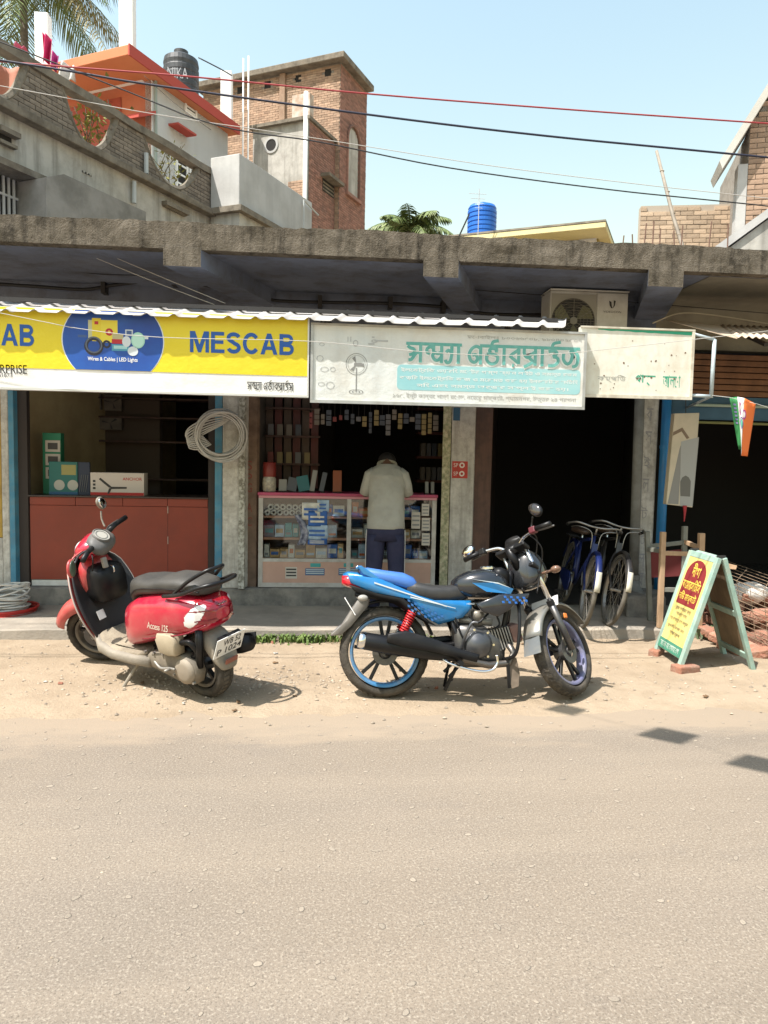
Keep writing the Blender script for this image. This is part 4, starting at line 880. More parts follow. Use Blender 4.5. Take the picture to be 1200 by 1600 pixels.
# front end, turned to the left
for s in (-1, 1):
    y = s*.095; o = part('fork_leg', MB().tube([AX0+Vector((.02, y, .02)), AX0+(fw-AX0)*.62+Vector((.0, y, 0))], .0165, 12), m_chr, steer=True, smooth=True)
    part('lower_tube', MB().tube([AX0+(fw-AX0)*.56+Vector((0, y, 0)), fw+Vector((-.006, y*.9, 0))], [.024, .022], 12), m_gun, o, steer=True, smooth=True)
    part('fork_boot', MB().tube([AX0+(fw-AX0)*.53+Vector((0, y, 0)), AX0+(fw-AX0)*.57+Vector((0, y, 0))], .027, 12), m_blkp, o, steer=True)
part('triple_clamp', MB().obox(AX0+Vector((.01, 0, .0)), (.07, .25, .028), (0, .46, 0)).obox(AX0+(fw-AX0)*.2, (.07, .25, .03), (0, .46, 0)), m_blkm, steer=True, bevel=.008)
mb = MB(); nn = 18
for i in range(nn+1):
    a = R(38+128*i/nn)
    for (rr_, yy) in ((.315, -.075), (.335, -.066), (.345, 0), (.335, .066), (.315, .075)): mb.v.append(fw+Vector((math.cos(a)*rr_, yy, math.sin(a)*rr_)))
for i in range(nn):
    for j in range(4): mb.f.append((i*5+j, i*5+j+1, (i+1)*5+j+1, (i+1)*5+j)); mb.m.append(0)
fe = part('front_mudguard', mb, M('grey_fender', (.17, .18, .185), .35, (.25, .235, .20), 6., metal=.4, dirt=((.28, .24, .18), .5, 7.)), steer=True, smooth=True, solid=.004)
part('mud_flap', MB().prism([fw+Vector((-.315, -.062, .11)), fw+Vector((-.315, .062, .11)), fw+Vector((-.345, .068, -.03)), fw+Vector((-.345, -.068, -.03))], (-.006, 0, -.003)), M('grey_fender', (.17, .18, .185)), fe, steer=True)
part('reflector', MB().obox(fw+Vector((-.06, -.125, .22)), (.035, .012, .035)), M('orange_lens', (.60, .16, .02), .25), fe, steer=True, bevel=.006)
part('headlamp_cowl', MB().loft([(.90, .73, .97, .085, 2.6), (.95, .71, 1.0, .12, 2.6), (1.02, .72, .985, .125, 2.6), (1.08, .74, .93, .11, 2.6), (1.12, .78, .88, .07, 2.4)], 20), m_mk, steer=True, smooth=True)
part('headlamp', MB().ell((1.095, 0, .83), (.04, .085, .07)), M('lamp_glass', (.5, .52, .54), .1, coat=1.), steer=True, smooth=True)
part('windscreen', MB().loft([(.93, .96, 1.0, .10, 2.5), (.915, 1.0, 1.06, .085, 2.5), (.90, 1.05, 1.09, .06, 2.5)], 16), m_blkp, steer=True, smooth=True)
part('instrument', MB().lathe([(.05, -.03), (.058, 0), (.05, .02), (0, .022)], (.885, 0, 1.005), (-.5, 0, .86), 20), m_blkp, steer=True, smooth=True)
part('front_plate', MB().obox((1.10, -.02, .62), (.006, .22, .075), (0, .3, 0)), M('plate_white', (.70, .69, .66), .5), steer=True, bevel=.002)
for s in (-1, 1):
    part('front_indicator', MB().tube([(1.0, s*.10, .80), (1.01, s*.18, .80)], .009, 6).ell((1.02, s*.215, .80), (.032, .038, .025)), M('amber_lens', (.16, .09, .06), .25), steer=True, smooth=True)
hb = part('handlebar', MB().tube(path3([(.82, -.36, 1.035), (.84, -.26, 1.05), (.875, -.12, 1.045), (.885, -.05, 1.01), (.885, .05, 1.01), (.875, .12, 1.045), (.84, .26, 1.05), (.82, .36, 1.035)]), .011, 10), m_chr, steer=True, smooth=True)
for s in (-1, 1):
    part('grip', MB().tube([(.836, s*.25, 1.05), (.815, s*.375, 1.035)], .0175, 12), m_blkp, hb, steer=True, smooth=True)
    part('switch_box', MB().obox((.842, s*.222, 1.05), (.045, .05, .045)), M('maroon_switch', (.10, .012, .02), .5) if s < 0 else m_blkp, hb, steer=True, bevel=.008)
    part('lever', MB().tube(path3([(.86, s*.20, 1.055), (.89, s*.26, 1.05), (.885, s*.36, 1.04)]), .0065, 6), m_gun, hb, steer=True, smooth=True)
    mst = path3([(.85, s*.20, 1.06), (.865, s*.205, 1.10), (.85, s*.235, 1.145)]) if s < 0 else path3([(.85, s*.20, 1.05), (.865, s*.24, 1.065), (.83, s*.30, 1.07)])
    o = part('mirror', MB().tube(mst, .006, 6).ell(mst[-1]+Vector((.0, s*.035, .035 if s < 0 else .02)), (.022, .062, .042), rot=(R(-s*50 if s < 0 else -s*10), 0, 0)), m_blkp, steer=True, smooth=True)
    part('mirror_glass', MB().ell(mst[-1]+Vector((-.014, s*.035, .035 if s < 0 else .02)), (.010, .055, .036), rot=(R(-s*50 if s < 0 else -s*10), 0, 0)), m_mir if s > 0 else M('mirror_dark_reflection', (.10, .09, .09), .1, metal=.8), o, steer=True, smooth=True)  # right mirror: its dark reflection is put into the glass colour
for p_ in ([(.84, -.20, 1.05), (.96, -.16, 1.02), (.98, -.08, .86), (.93, -.06, .74)], [(.84, .20, 1.05), (.97, .14, 1.02), (.97, .04, .88), (.90, .0, .70)], [(.83, -.19, 1.03), (.90, -.22, .93), (.96, -.13, .80), (.93, -.09, .66)]):
    part('cable', MB().tube(path3(p_), .0045, 6), m_blkp, steer=True, smooth=True)

# ------------------------------------------------------------ the red scooter
m_red = M('red_gloss_paint', (.40, .006, .030), .28, (.45, .010, .038), 3., coat=.7, dirt=((.36, .13, .11), .35, 6.)); m_redf = M('faded_red_paint_gloss', (.40, .030, .034), .4, (.38, .065, .06), 5., coat=.3, dirt=((.36, .20, .15), .35, 8.))
m_gdash = M('grey_dash_plastic', (.085, .083, .08), .6, (.12, .11, .10), 6.); m_floor = M('dusty_floor_rubber', (.20, .165, .12), .9, (.30, .25, .18), 5., bump=.5, bsc=70)
rp = PZ(327, 1086, .008); yaw = R(141)
sct = thing('scooter', 'red scooter with dusty floorboard and black seat leaning on its side stand', 'scooter', rp, rot=(R(-9), 0, yaw))
WB = 1.19
def sp(name, mb, mat, parent=sct, steer=False, **k):
    if steer: mb.xf(SST)
    return mb.build(name, mat, parent, local=True, **k)
SA0 = Vector((WB-.17, 0, .80)); SAD = Vector((-.42, 0, .91)).normalized(); SST = Matrix.Translation(SA0) @ Matrix.Rotation(R(30), 4, SAD) @ Matrix.Translation(-SA0)
m_srim = M('dusty_scooter_rim', (.10, .09, .078), .6, (.17, .15, .12), 7., metal=.3)
wheel(sct, (0, 0, .225), .225, .10, m_srim, spokes=5, tyre_t=.085, dual=False, hub=.05, side=1)
sfw = Vector((WB, 0, .235)); wheel(sct, sfw, .235, .09, m_srim, mtx=SST, spokes=5, tyre_t=.08, dual=False, hub=.05, side=1)
# rear body: flanks, tail, lamp cluster
bd = sp('body_shell', MB().loft([(-.365, .585, .655, .055, 2.6), (-.345, .545, .69, .10, 2.8), (-.28, .505, .725, .150, 3), (-.15, .47, .745, .188, 3), (0., .43, .74, .202, 3), (.16, .385, .715, .205, 3.2), (.30, .34, .68, .195, 3.4), (.40, .31, .63, .175, 3.6), (.445, .30, .56, .15, 3.6)], 28), m_red, smooth=True)
BS = [(-.365, .585, .655, .055, 2.6), (-.345, .545, .69, .10, 2.8), (-.28, .505, .725, .150, 3), (-.15, .47, .745, .188, 3), (0., .43, .74, .202, 3)]
def skin_patch(test, d=.004, nx=70, nth=150):
    """cells of the tail surface, lifted by d, where test(x, y, z) holds"""
    mb = MB(); V = []
    for i in range(nx+1):
        q = i/nx*(len(BS)-1); j = min(int(q), len(BS)-2); f = q-j; A_, B_ = BS[j], BS[j+1]; x, z0, z1, w, e = [A_[m]+(B_[m]-A_[m])*f for m in range(5)]; row = []
        for k in range(nth):
            an = 2*math.pi*k/nth; cs, sn = math.cos(an), math.sin(an); row.append(Vector((x-d*.7*(1-f if j == 0 else .1), (w+d)*math.copysign(abs(cs)**(2/e), cs), (z0+z1)/2+((z1-z0)/2+d)*math.copysign(abs(sn)**(2/e), sn))))
        V.append(row)
    idx = {}
    def vi(i, k):
        k %= nth
        if (i, k) not in idx: idx[(i, k)] = len(mb.v); mb.v.append(V[i][k])
        return idx[(i, k)]
    for i in range(nx):
        for k in range(nth):
            c = (V[i][k]+V[i+1][(k+1) % nth])/2
            if test(c.x, c.y, c.z): mb.f.append((vi(i, k), vi(i, k+1), vi(i+1, k+1), vi(i+1, k))); mb.m.append(0)
    return mb
m_lens = M('clear_lens', (.72, .70, .68), .12, coat=1.)
for s in (-1, 1):
    sp('indicator_lens', skin_patch(lambda x, y, z: y*s > .05 and ((x+.262+(z-.62)*.55)/.052)**2+((z-.625)/.072)**2 < 1, .006), m_lens, bd, smooth=True)
    sp('trim_line', MB().tube(path3([(-.33, s*.115, .57), (-.20, s*.182, .515), (0, s*.203, .47), (.2, s*.205, .425)]), .005, 6), M('dark_red_seam', (.16, .004, .015), .4), bd, smooth=True)
sp('tail_lamp', skin_patch(lambda x, y, z: z > .575 and x < -.225-.9*max(0, abs(y)-.09) and z < .735, .005), M('dark_red_lens', (.20, .004, .012), .14, (.26, .006, .014), 30., coat=1.), bd, smooth=True)
for z in (.60, .66): sp('lamp_seam', skin_patch(lambda x, y, z_: abs(z_-z-.25*abs(y)*0) < .004 and x < -.235, .007), M('dark_red_seam', (.16, .004, .015), .4), bd, smooth=True)
sp('tail_emblem', MB().bar((-.368, -.035, .685), (-.368, .035, .685), .008, .006), m_chr, bd)
letter(bd, LP((.13, .2085, .515), (-1, 0, -.0), (0, 0, 1)), 'Access 125', 0, .20, 0, .045, .0015, M('badge_silver', (.7, .68, .6), .3, metal=.5), local=True, bold=.01, slant=.25)
# seat and grab rail
st_ = sp('seat', MB().loft([(-.30, .745, .80, .075, 2.8), (-.25, .735, .83, .115, 3), (-.10, .725, .845, .135, 3), (.05, .715, .835, .145, 3), (.16, .70, .805, .15, 3), (.28, .68, .80, .14, 3), (.38, .65, .79, .115, 3), (.435, .60, .74, .08, 2.8), (.46, .57, .66, .05, 2.6)], 24), M('dusty_seat_vinyl', (.028, .027, .025), .6, (.065, .058, .048), 4., (.4, .75), bump=.15, bsc=180), smooth=True)
for s in (-1, 1): sp('seat_piping', MB().tube(path3([(-.28, s*.10, .768), (-.10, s*.136, .775), (.08, s*.147, .765), (.28, s*.142, .735), (.42, s*.09, .66)]), .004, 6), m_blkp, st_, smooth=True)
sp('grab_rail', MB().tube(path3([(-.02, .17, .735), (-.18, .172, .765), (-.32, .155, .815), (-.40, .10, .835), (-.42, 0, .835), (-.40, -.10, .835), (-.32, -.155, .815), (-.18, -.172, .765), (-.02, -.17, .735)]), .013, 8).tube(path3([(-.10, .155, .75), (-.22, .13, .84), (-.33, .075, .905), (-.36, 0, .915), (-.33, -.075, .905), (-.22, -.13, .84), (-.10, -.155, .75)]), .012, 8), m_blkm, smooth=True)
# underbody, floorboard, leg shield
sp('floorboard', MB().loft([(.40, .245, .30, .165, 5), (.46, .225, .295, .185, 5), (.70, .225, .285, .19, 5), (.82, .24, .31, .185, 5), (.88, .28, .36, .16, 4)], 24), m_floor, smooth=True)
sp('floor_mat', MB().grid(lambda u, v: Vector((.45+.36*u, -.15+.30*v, .297+.003*math.sin(u*60)*math.sin(v*50)+.02*max(0, u-.8))), 24, 16), m_floor)
for s in (-1, 1): sp('floor_edge', MB().loft([(.34, .20, .27, .025, 3, s*.165), (.48, .205, .275, .035, 3, s*.185), (.70, .21, .275, .035, 3, s*.19), (.84, .23, .31, .03, 3, s*.185), (.90, .28, .36, .02, 3, s*.165)], 12), m_dust, smooth=True)
sp('under_cover', MB().loft([(.20, .20, .32, .12, 3), (.45, .17, .24, .14, 3), (.75, .185, .24, .12, 3), (.88, .22, .30, .08, 3)], 14), m_dust, smooth=True)
def shield(off, wk=1.):
    def fn(u, v):
        z = .27+.63*v; w = (.17+.085*math.sin(math.pi*min(1, v*1.02))*1.0)*wk*(1 if v < .82 else 1-.55*((v-.82)/.18)**1.6)
        t = -1+2*u; x = .86+.235*v-.03*math.sin(math.pi*v)+off+.085*(1-abs(t)**2.2)*(.5+.5*v); return Vector((x, t*w, z))
    return fn
sp('leg_shield', MB().grid(shield(.028), 18, 16), m_redf, smooth=True, solid=.012)
sp('inner_shield', MB().grid(shield(-.004, .955), 18, 16), M('matt_black_plastic', (.016, .016, .017), .6, (.045, .04, .036), 3., (.5, .75)), smooth=True, solid=.008)
sp('shield_trim', MB().tube([shield(.02, 1.012)(0, v/16) for v in range(17)], .0065, 6).tube([shield(.02, 1.012)(1, v/16) for v in range(17)], .0065, 6), M('scuffed_trim', (.42, .36, .32), .5, metal=.3), smooth=True)
sp('glove_box', MB().loft([(.86, .56, .78, .11, 4), (.91, .54, .82, .13, 4), (1.0, .54, .82, .13, 4)], 16), m_blkp, smooth=True)
sp('sticker', MB().obox((.905, .105, .47), (.004, .065, .065), (0, R(20), R(12))), M('white_sticker', (.60, .60, .58), .5))
sp('bag_hook', MB().tube(path3([(.87, 0, .80), (.84, 0, .80), (.835, 0, .77), (.85, 0, .755)]), .006, 6), m_chr, smooth=True)
# centre tunnel behind the shield foot
sp('front_apron', MB().loft([(.98, .60, .82, .14, 2.6), (1.05, .52, .88, .15, 2.5), (1.13, .50, .84, .11, 2.4), (1.17, .56, .74, .06, 2.3)], 20), m_redf, smooth=True)
# front wheel: mudguard, fork
mb = MB(); nn = 20
for i in range(nn+1):
    a = R(22+118*i/nn); bul = 1 if i > 3 else .8+.05*i
    for (rr_, yy) in ((.225, -.092), (.275, -.086), (.305, -.048), (.312, 0), (.305, .048), (.275, .086), (.225, .092)): mb.v.append(sfw+Vector((math.cos(a)*rr_, yy*bul, math.sin(a)*rr_*1.04)))
for i in range(nn):
    for j in range(6): mb.f.append((i*7+j, i*7+j+1, (i+1)*7+j+1, (i+1)*7+j)); mb.m.append(0)
sp('front_mudguard', mb, m_redf, steer=True, smooth=True, solid=.005)
for s in (-1, 1): sp('fork_leg', MB().tube([SA0+Vector((.10, s*.06, -.28)), sfw+Vector((-.03, s*.075, .06)), sfw+Vector((-.035, s*.075, -.01))], .019, 10), m_dust, steer=True, smooth=True)
# handlebar head
hc = sp('handlebar_cover', MB().loft([(.90, .935, .985, .075, 2.6), (.94, .91, 1.02, .125, 2.6), (.99, .885, 1.035, .15, 2.5), (1.05, .875, 1.02, .145, 2.4), (1.10, .89, .98, .10, 2.3), (1.125, .91, .955, .05, 2.2)], 22), m_red, steer=True, smooth=True)
sp('dash_cover', MB().loft([(.875, .92, .965, .07, 2.8), (.895, .895, .995, .12, 2.8), (.935, .90, 1.032, .135, 2.6), (.985, .93, 1.046, .12, 2.5)], 20), m_gdash, hc, steer=True, smooth=True)
dn = Vector((-.62, 0, .78)).normalized()
sp('speedometer', MB().lathe([(.064, -.01), (.066, .012), (.058, .016)], (.925, 0, 1.015), dn, 26), m_gdash, hc, steer=True, smooth=True)
dl = sp('dial', MB().lathe([(.058, .0115), (0, .0118)], (.925, 0, 1.015), dn, 26), M('pale_dial', (.36, .34, .30), .4), hc, steer=True)
sp('dial_ring', MB().lathe([(.044, .0135), (.038, .0135)], (.925, 0, 1.015), dn, 26), M('dial_mark', (.12, .12, .11), .4), hc, steer=True)
sp('headlamp', MB().ell((1.10, 0, .93), (.03, .085, .055)), M('lamp_glass', (.5, .52, .54)), hc, steer=True, smooth=True)
for s in (-1, 1):
    sp('grip', MB().tube([(.945, s*.13, .985), (.925, s*.22, 1.0), (.895, s*.345, 1.0)], [.02, .0175, .0185], 12), m_blkp, steer=True, smooth=True)
    sp('brake_lever', MB().tube(path3([(.97, s*.16, .985), (.985, s*.24, .985), (.96, s*.34, .985)]), .007, 6), m_gun, steer=True, smooth=True)
    ms = path3([(.965, s*.15, 1.02), (.985, s*.175, 1.07), (.985, s*.20, 1.125)]) if s < 0 else path3([(.99, s*.17, .99), (1.02, s*.25, .98), (1.03, s*.27, .955)])
    c_ = ms[-1]+(Vector((0, -.03, .05)) if s < 0 else Vector((0, .03, -.03)))
    o = sp('mirror', MB().tube(ms, .0065, 8).ell(c_, (.02, .065, .045), rot=(R(40 if s < 0 else -60), 0, 0)), m_dust if s < 0 else m_redf, steer=True, smooth=True)
    sp('mirror_glass', MB().ell(c_+Vector((-.014, 0, 0)), (.009, .057, .038), rot=(R(40 if s < 0 else -60), 0, 0)), m_mir if s < 0 else M('dusty_mirror', (.07, .10, .07), .3), o, steer=True, smooth=True)
sp('key_fob', MB().obox((.86, .05, .84), (.03, .035, .075), (0, .2, 0)), M('grey_fob', (.22, .20, .17), .6), bevel=.006)
sp('cable', MB().tube(path3([(.92, .10, .93), (.87, .13, .87), (.88, .14, .80)]), .005, 6), m_blkp, smooth=True)
# engine and transmission on the near side, air filter cover, kick starter
sp('transmission_case', MB().pillow([(-.10, .23), (-.08, .30), (.02, .335), (.20, .33), (.34, .305), (.40, .26), (.36, .205), (.20, .175), (.02, .14), (-.07, .155)], .085, .155, .014), M('dirty_alloy', (.20, .17, .13), .7, (.13, .11, .085), 7., metal=.2), smooth=True, fix=True)
sp('clutch_bulge', MB().lathe([(.085, 0), (.08, .018), (.05, .026), (0, .028)], (.0, .165, .235), (0, 1, 0), 20), M('dirty_alloy2', (.26, .22, .17), .7, metal=.2), smooth=True)
for k in range(6): sp('case_bolt', MB().lathe([(.009, 0), (.009, .02), (0, .02)], (-.07+.09*k, .158, .17+.012*k if k < 3 else .335-.006*k), (0, 1, 0), 8), m_alu2)
sp('air_filter_cover', MB().pillow([(.03, .345), (.025, .465), (.07, .485), (.19, .475), (.215, .43), (.19, .345), (.10, .335)], .13, .20, .010), M('dusty_beige_plastic', (.36, .30, .21), .8, (.30, .25, .175), 6.), smooth=True, fix=True)
sp('intake_pipe', MB().tube(path3([(.02, .15, .42), (-.06, .15, .43), (-.08, .12, .36), (-.02, .11, .31)]), .02, 8), m_blkp, smooth=True)
sp('kick_starter', MB().tube(path3([(.30, .165, .25), (.22, .185, .225), (.12, .195, .245), (.06, .20, .25)]), .009, 8).tube([(.10, .19, .245), (.10, .25, .25)], .009, 8), m_alu2, smooth=True)
sp('engine_block', MB().loft([(.05, .20, .36, .08, 4), (.3, .18, .34, .09, 4), (.42, .20, .32, .08, 4)], 12), m_blkm, smooth=True)
sp('rear_shock', MB().tube([(-.08, .115, .26), (-.12, .12, .52)], .026, 10), m_blkm, smooth=True)
# exhaust on the far side
sp('exhaust', MB().tube([(.30, -.12, .20), (.10, -.16, .22), (-.02, -.175, .26), (-.30, -.185, .33), (-.38, -.185, .35)], [.02, .024, .055, .062, .05], 14), m_blkp, smooth=True)
sp('exhaust_shield', MB().pillow([(-.36, .31), (-.37, .40), (-.10, .34), (-.08, .26)], -.262, -.245, .006), m_blkp, smooth=True)
# rear mudguard, plate, reflector
sp('rear_mudguard', MB().loft([(-.20, .44, .52, .085, 3), (-.27, .33, .50, .095, 3), (-.33, .27, .46, .095, 3), (-.365, .245, .36, .08, 3), (-.385, .25, .30, .05, 3)], 16), m_dust, smooth=True)
pl = LP((-.345, .12, .375), (0, -1, 0), (-.42, 0, .91)); o = sp('number_plate', MB().prism([pl.pt(-.01, -.01, .03), pl.pt(.23, -.01, .03), pl.pt(.23, .135, .03), pl.pt(-.01, .135, .03)], pl.n*.004), M('plate_white', (.70, .69, .66)))
letter(o, pl, 'WB 52', .05, .20, .070, .118, .0355, m_blk, local=True, bold=.012); letter(o, pl, 'P 1024', .01, .22, .008, .056, .0355, m_blk, local=True, bold=.012)
sp('plate_bracket', MB().prism([pl.pt(.02, .0, .0), pl.pt(.20, .0, .0), pl.pt(.20, .13, .0), pl.pt(.02, .13, .0)], pl.n*.029), m_blkp)
sp('reflector', MB().obox((-.405, .01, .315), (.012, .10, .035), (0, R(-20), 0)), M('dull_red_reflector', (.22, .07, .045), .4), bevel=.004)
sp('side_stand', MB().tube(path3([(.52, .12, .19), (.56, .20, .09), (.60, .27, -.018)]), .012, 8).obox((.61, .275, -.03), (.09, .03, .010)), m_dust)
sp('centre_stand', MB().tube([(.10, .13, .14), (.30, .10, .18), (.30, -.10, .18), (.10, -.13, .14)], .012, 8), m_blkm)
for o in sct.children:
    if o.name.split('.')[0] in ('body_shell', 'seat', 'grab_rail', 'rear_mudguard', 'number_plate', 'plate_bracket', 'reflector', 'exhaust', 'exhaust_shield'): o.location = (.14, 0, -.012)
# ============================================================ counters, goods, the customer
def bx(name, fr, u0, u1, z0, z1, n0, n1, mat, label, cat, group=None, bevel=.003):
    """a thing that is one closed box-like carton with slightly rounded edges"""
    o = MB().fbox(fr, u0, u1, z0, z1, n0, n1).build(name, mat, bevel=bevel); return tag(o, label, cat, group)
FC = Frame((0, 7.47))
# ---- red laminate counter
rc = thing('shop_counter', 'long plain red laminate counter with a white kick strip behind the scooter', 'counter', (-2, 7.5, .27))
m_lam = M('red_laminate', (.235, .036, .018), .5, (.20, .030, .015), 2., dirt=((.16, .03, .02), .4, 5.))
u0, u1 = FC.px(47, 800)[0], FC.px(325, 800)[0]; ztop = 1.17
MB().fbox(FC, u0, u1, .34, ztop-.10, -.5, 0).build('front_panel', m_lam, rc)
us = [u0, FC.px(118, 775)[0], FC.px(192, 775)[0], FC.px(262, 775)[0], u1]
for i in range(4): MB().fbox(FC, us[i]+.002, us[i+1]-.002, ztop-.096, ztop-.018, -.5, .008).build('top_rail', m_lam, rc, bevel=.003)
MB().fbox(FC, u0-.01, u1+.01, ztop-.016, ztop, -.52, .03).build('counter_top', M('dark_counter_top', (.045, .03, .026), .35), rc, bevel=.004)
MB().fbox(FC, u0+.002, u1-.002, .275, .333, -.5, -.01).build('kick_strip', M('white_strip', (.62, .62, .60), .5, (.5, .49, .46), 9.), rc)
uj = FC.px(262, 850)[0]; MB().fbox(FC, uj-.002, uj+.002, .36, ztop-.1, .0005, .0015).build('joint', M('joint_dark', (.09, .015, .012), .6), rc)
for y in (795, 843, 900):
    zj = FC.px(262, y)[1]; MB().fbox(FC, uj-.001, uj+.007, zj-.045, zj+.03, .002, .006).build('hinge', M('dull_steel', (.35, .28, .25), .45, metal=.6), rc)
# things on the red counter
FT = Frame((0, 7.60))
def boxpx(name, x0, y0, x1, y1, dep, mat, label, cat, n=0., base=None, group=None):
    a, z1_ = FT.px(x0, y0, n); b, _ = FT.px(x1, y0, n); z0_ = base if base is not None else FT.px(x0, y1, n)[1]
    r = thing(name, label, cat, FT.pt((a+b)/2, z0_, n), group=group); MB().fbox(FT, a, b, z0_, z1_, n-dep, n).build('carton', mat, r, bevel=.003); return r, a, b, z0_, z1_
m_teal = M('teal_card', (.02, .14, .13), .6); m_grnc = M('green_card', (.02, .20, .11), .6); m_whc = M('white_card', (.50, .47, .42), .6); m_nav = M('navy_card', (.02, .03, .06), .6)
r, a, b, z0, z1 = boxpx('switchboard_box', 66, 676, 95, 765, .10, m_grnc, 'tall green and white switchboard box standing on the red counter', 'box', -.12, ztop)
for i in range(3): MB().fbox(FT, a+.03, b-.006, z1-.19-.135*i, z1-.075-.135*i, -.12, -.113).build('printed_panel', m_whc, r); MB().fbox(FT, a+.055, b-.03, z1-.165-.135*i, z1-.10-.135*i, -.113, -.110).build('printed_switch', M('dark_print', (.05, .05, .05), .5), r)
r, a, b, z0, z1 = boxpx('switch_plate_box', 76, 721, 121, 766, .07, m_teal, 'teal box printed with two pale round sockets on the red counter', 'box', 0, ztop)
MB().fbox(FT, b-.155, b-.015, z1-.13, z1-.03, 0, .002).build('printed_plate', M('khaki_print', (.30, .28, .10), .6), r)
for k in range(2): MB().lathe([(.052, .002), (0, .0025)], FT.pt(a+.10+.13*k, z0+.095, 0), (0, -1, 0), 22).build('printed_socket', M('pale_print', (.42, .42, .38), .6), r)
MB().fbox(FT, a, b, z0+.002, z0+.028, 0, .002).build('printed_band', M('blue_band', (.02, .09, .20), .6), r)
r, a, b, z0, z1 = boxpx('tool_blister', 122, 722, 140, 766, .03, m_nav, 'dark blister pack of small tools beside the teal box', 'pack', .005, ztop)
for k in range(4): MB().bar(FT.pt(a+.012+.02*k, z0+.03, .007), FT.pt(a+.035+.02*k, z0+.20, .007), .008, .004).build('tool', M('tool_grey', (.12, .13, .14), .4), r)
r, a, b, z0, z1 = boxpx('fan_box', 141, 738, 225, 766, .16, M('fan_box_white', (.55, .50, .46), .6), 'long white ceiling fan box with a black fan printed on it', 'box', .02, ztop)
mb = MB(); c = (a+(b-a)*.37, z0+.075)
mb.fpoly(FT, [(c[0], c[1]-.012), (c[0]+.16, c[1]-.006), (c[0]+.16, c[1]+.012), (c[0], c[1]+.012)], .0205, .022); mb.fpoly(FT, [(c[0]-.01, c[1]), (c[0]-.11, c[1]+.085), (c[0]-.095, c[1]+.1), (c[0]+.012, c[1]+.012)], .0205, .0222); mb.fpoly(FT, [(c[0]-.012, c[1]-.004), (c[0]-.03, c[1]-.06), (c[0]-.012, c[1]-.06), (c[0]+.014, c[1]-.004)], .0205, .0224)
mb.build('printed_fan', m_blk, r); letter(r, FT, 'ANCHOR', a+(b-a)*.60, b-.02, z1-.075, z1-.045, .0215, M('red_print', (.42, .02, .02), .6), bold=.01)
MB().fbox(FT, a+.002, b-.002, z0+.002, z0+.03, .0202, .0215).build('printed_band', M('red_print', (.42, .02, .02)), r)
for k in range(3): MB().fbox(FT, a+.025, a+.05, z0+.06+.035*k, z0+.082+.035*k, .0202, .0215).build('printed_mark', m_blk, r)
# wall cards of ceiling fans at the back of the left shop
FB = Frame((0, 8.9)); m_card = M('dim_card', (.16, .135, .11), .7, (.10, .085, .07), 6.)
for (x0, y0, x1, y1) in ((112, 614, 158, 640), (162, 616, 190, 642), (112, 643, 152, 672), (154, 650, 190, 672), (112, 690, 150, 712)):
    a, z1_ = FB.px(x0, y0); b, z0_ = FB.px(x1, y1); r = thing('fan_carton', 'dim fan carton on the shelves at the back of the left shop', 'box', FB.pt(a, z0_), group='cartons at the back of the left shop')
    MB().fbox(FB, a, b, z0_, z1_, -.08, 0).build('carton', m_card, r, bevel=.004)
    cx, cz = (a+b)/2, (z0_+z1_)/2
    for k in range(3):
        an = 2.1*k+.6; MB().fpoly(FB, [(cx, cz), (cx+.10*math.cos(an), cz+.07*math.sin(an)), (cx+.09*math.cos(an+.3), cz+.07*math.sin(an+.3))], .001, .003+.0004*k).build('printed_blade', m_blk, r)
sh_ = thing('shelf_rack', 'dark wall shelves behind the red counter', 'shelf', (-2, 8.9, .27))
for z in (1.30, 1.74, 2.02, 2.24): MB().fbox(FB, -3.1, -1.2, z-.02, z, -.25, .02).build('shelf', m_brown, sh_)
# ---- glass display counter
gc = thing('display_counter', 'white framed glass display counter with a pink top edge full of electrical goods', 'counter', (.3, 7.5, .27))
FG = Frame((0, 7.46)); g0, g1 = FG.px(404, 800)[0], FG.px(682, 800)[0]; gt = 1.232; gb = .275; dep = .42
m_wfr = M('white_aluminium', (.50, .49, .47), .5, (.40, .385, .36), 8., dirt=((.25, .22, .18), .5, 10.)); m_pink = M('pink_laminate', (.52, .33, .26), .6, (.46, .29, .23), 4., dirt=((.35, .22, .17), .4, 6.)); m_mag = M('magenta_edge', (.42, .06, .14), .5, (.36, .045, .11), 6.)
MB().fbox(FG, g0-.01, g1+.01, gt-.03, gt, -dep, .012).build('counter_top', m_mag, gc, bevel=.004)
MB().fbox(FG, g0, g1, gt-.055, gt-.032, -dep, .004).build('top_rail', M('magenta_pale', (.55, .24, .28), .5), gc)
um = FG.px(545, 840)[0]
for (a, b) in ((g0, g0+.045), (um-.022, um+.022), (g1-.045, g1)): MB().fbox(FG, a, b, gb+.02, gt-.056, -.03, .006).build('frame_post', m_wfr, gc, bevel=.003)
zbp = FG.px(500, 875)[1]
MB().fbox(FG, g0+.001, g1-.001, gb+.045, zbp-.02, -.03, .0).build('base_panel', m_pink, gc)
MB().fbox(FG, g0, g1, zbp-.02, zbp+.012, -.03, .0055).build('frame_rail', m_wfr, gc); MB().fbox(FG, g0, g1, gb, gb+.045, -.03, .0055).build('frame_rail', m_wfr, gc)
for (a, b) in ((g0+.046, um-.023), (um+.023, g1-.046)): MB().fbox(FG, a, b, zbp+.013, gt-.057, -.012, -.008).build('glass_pane', glass('shop_glass', (.93, .95, .95), .10), gc)
zs1, zs2 = FG.px(480, 807)[1], FG.px(480, 841)[1]; m_shl = M('peach_shelf', (.42, .21, .13), .6)
for z in (zs1, zs2, zbp+.012): MB().fbox(FG, g0+.02, g1-.02, z-.022, z, -dep+.02, -.035).build('shelf', m_shl, gc)
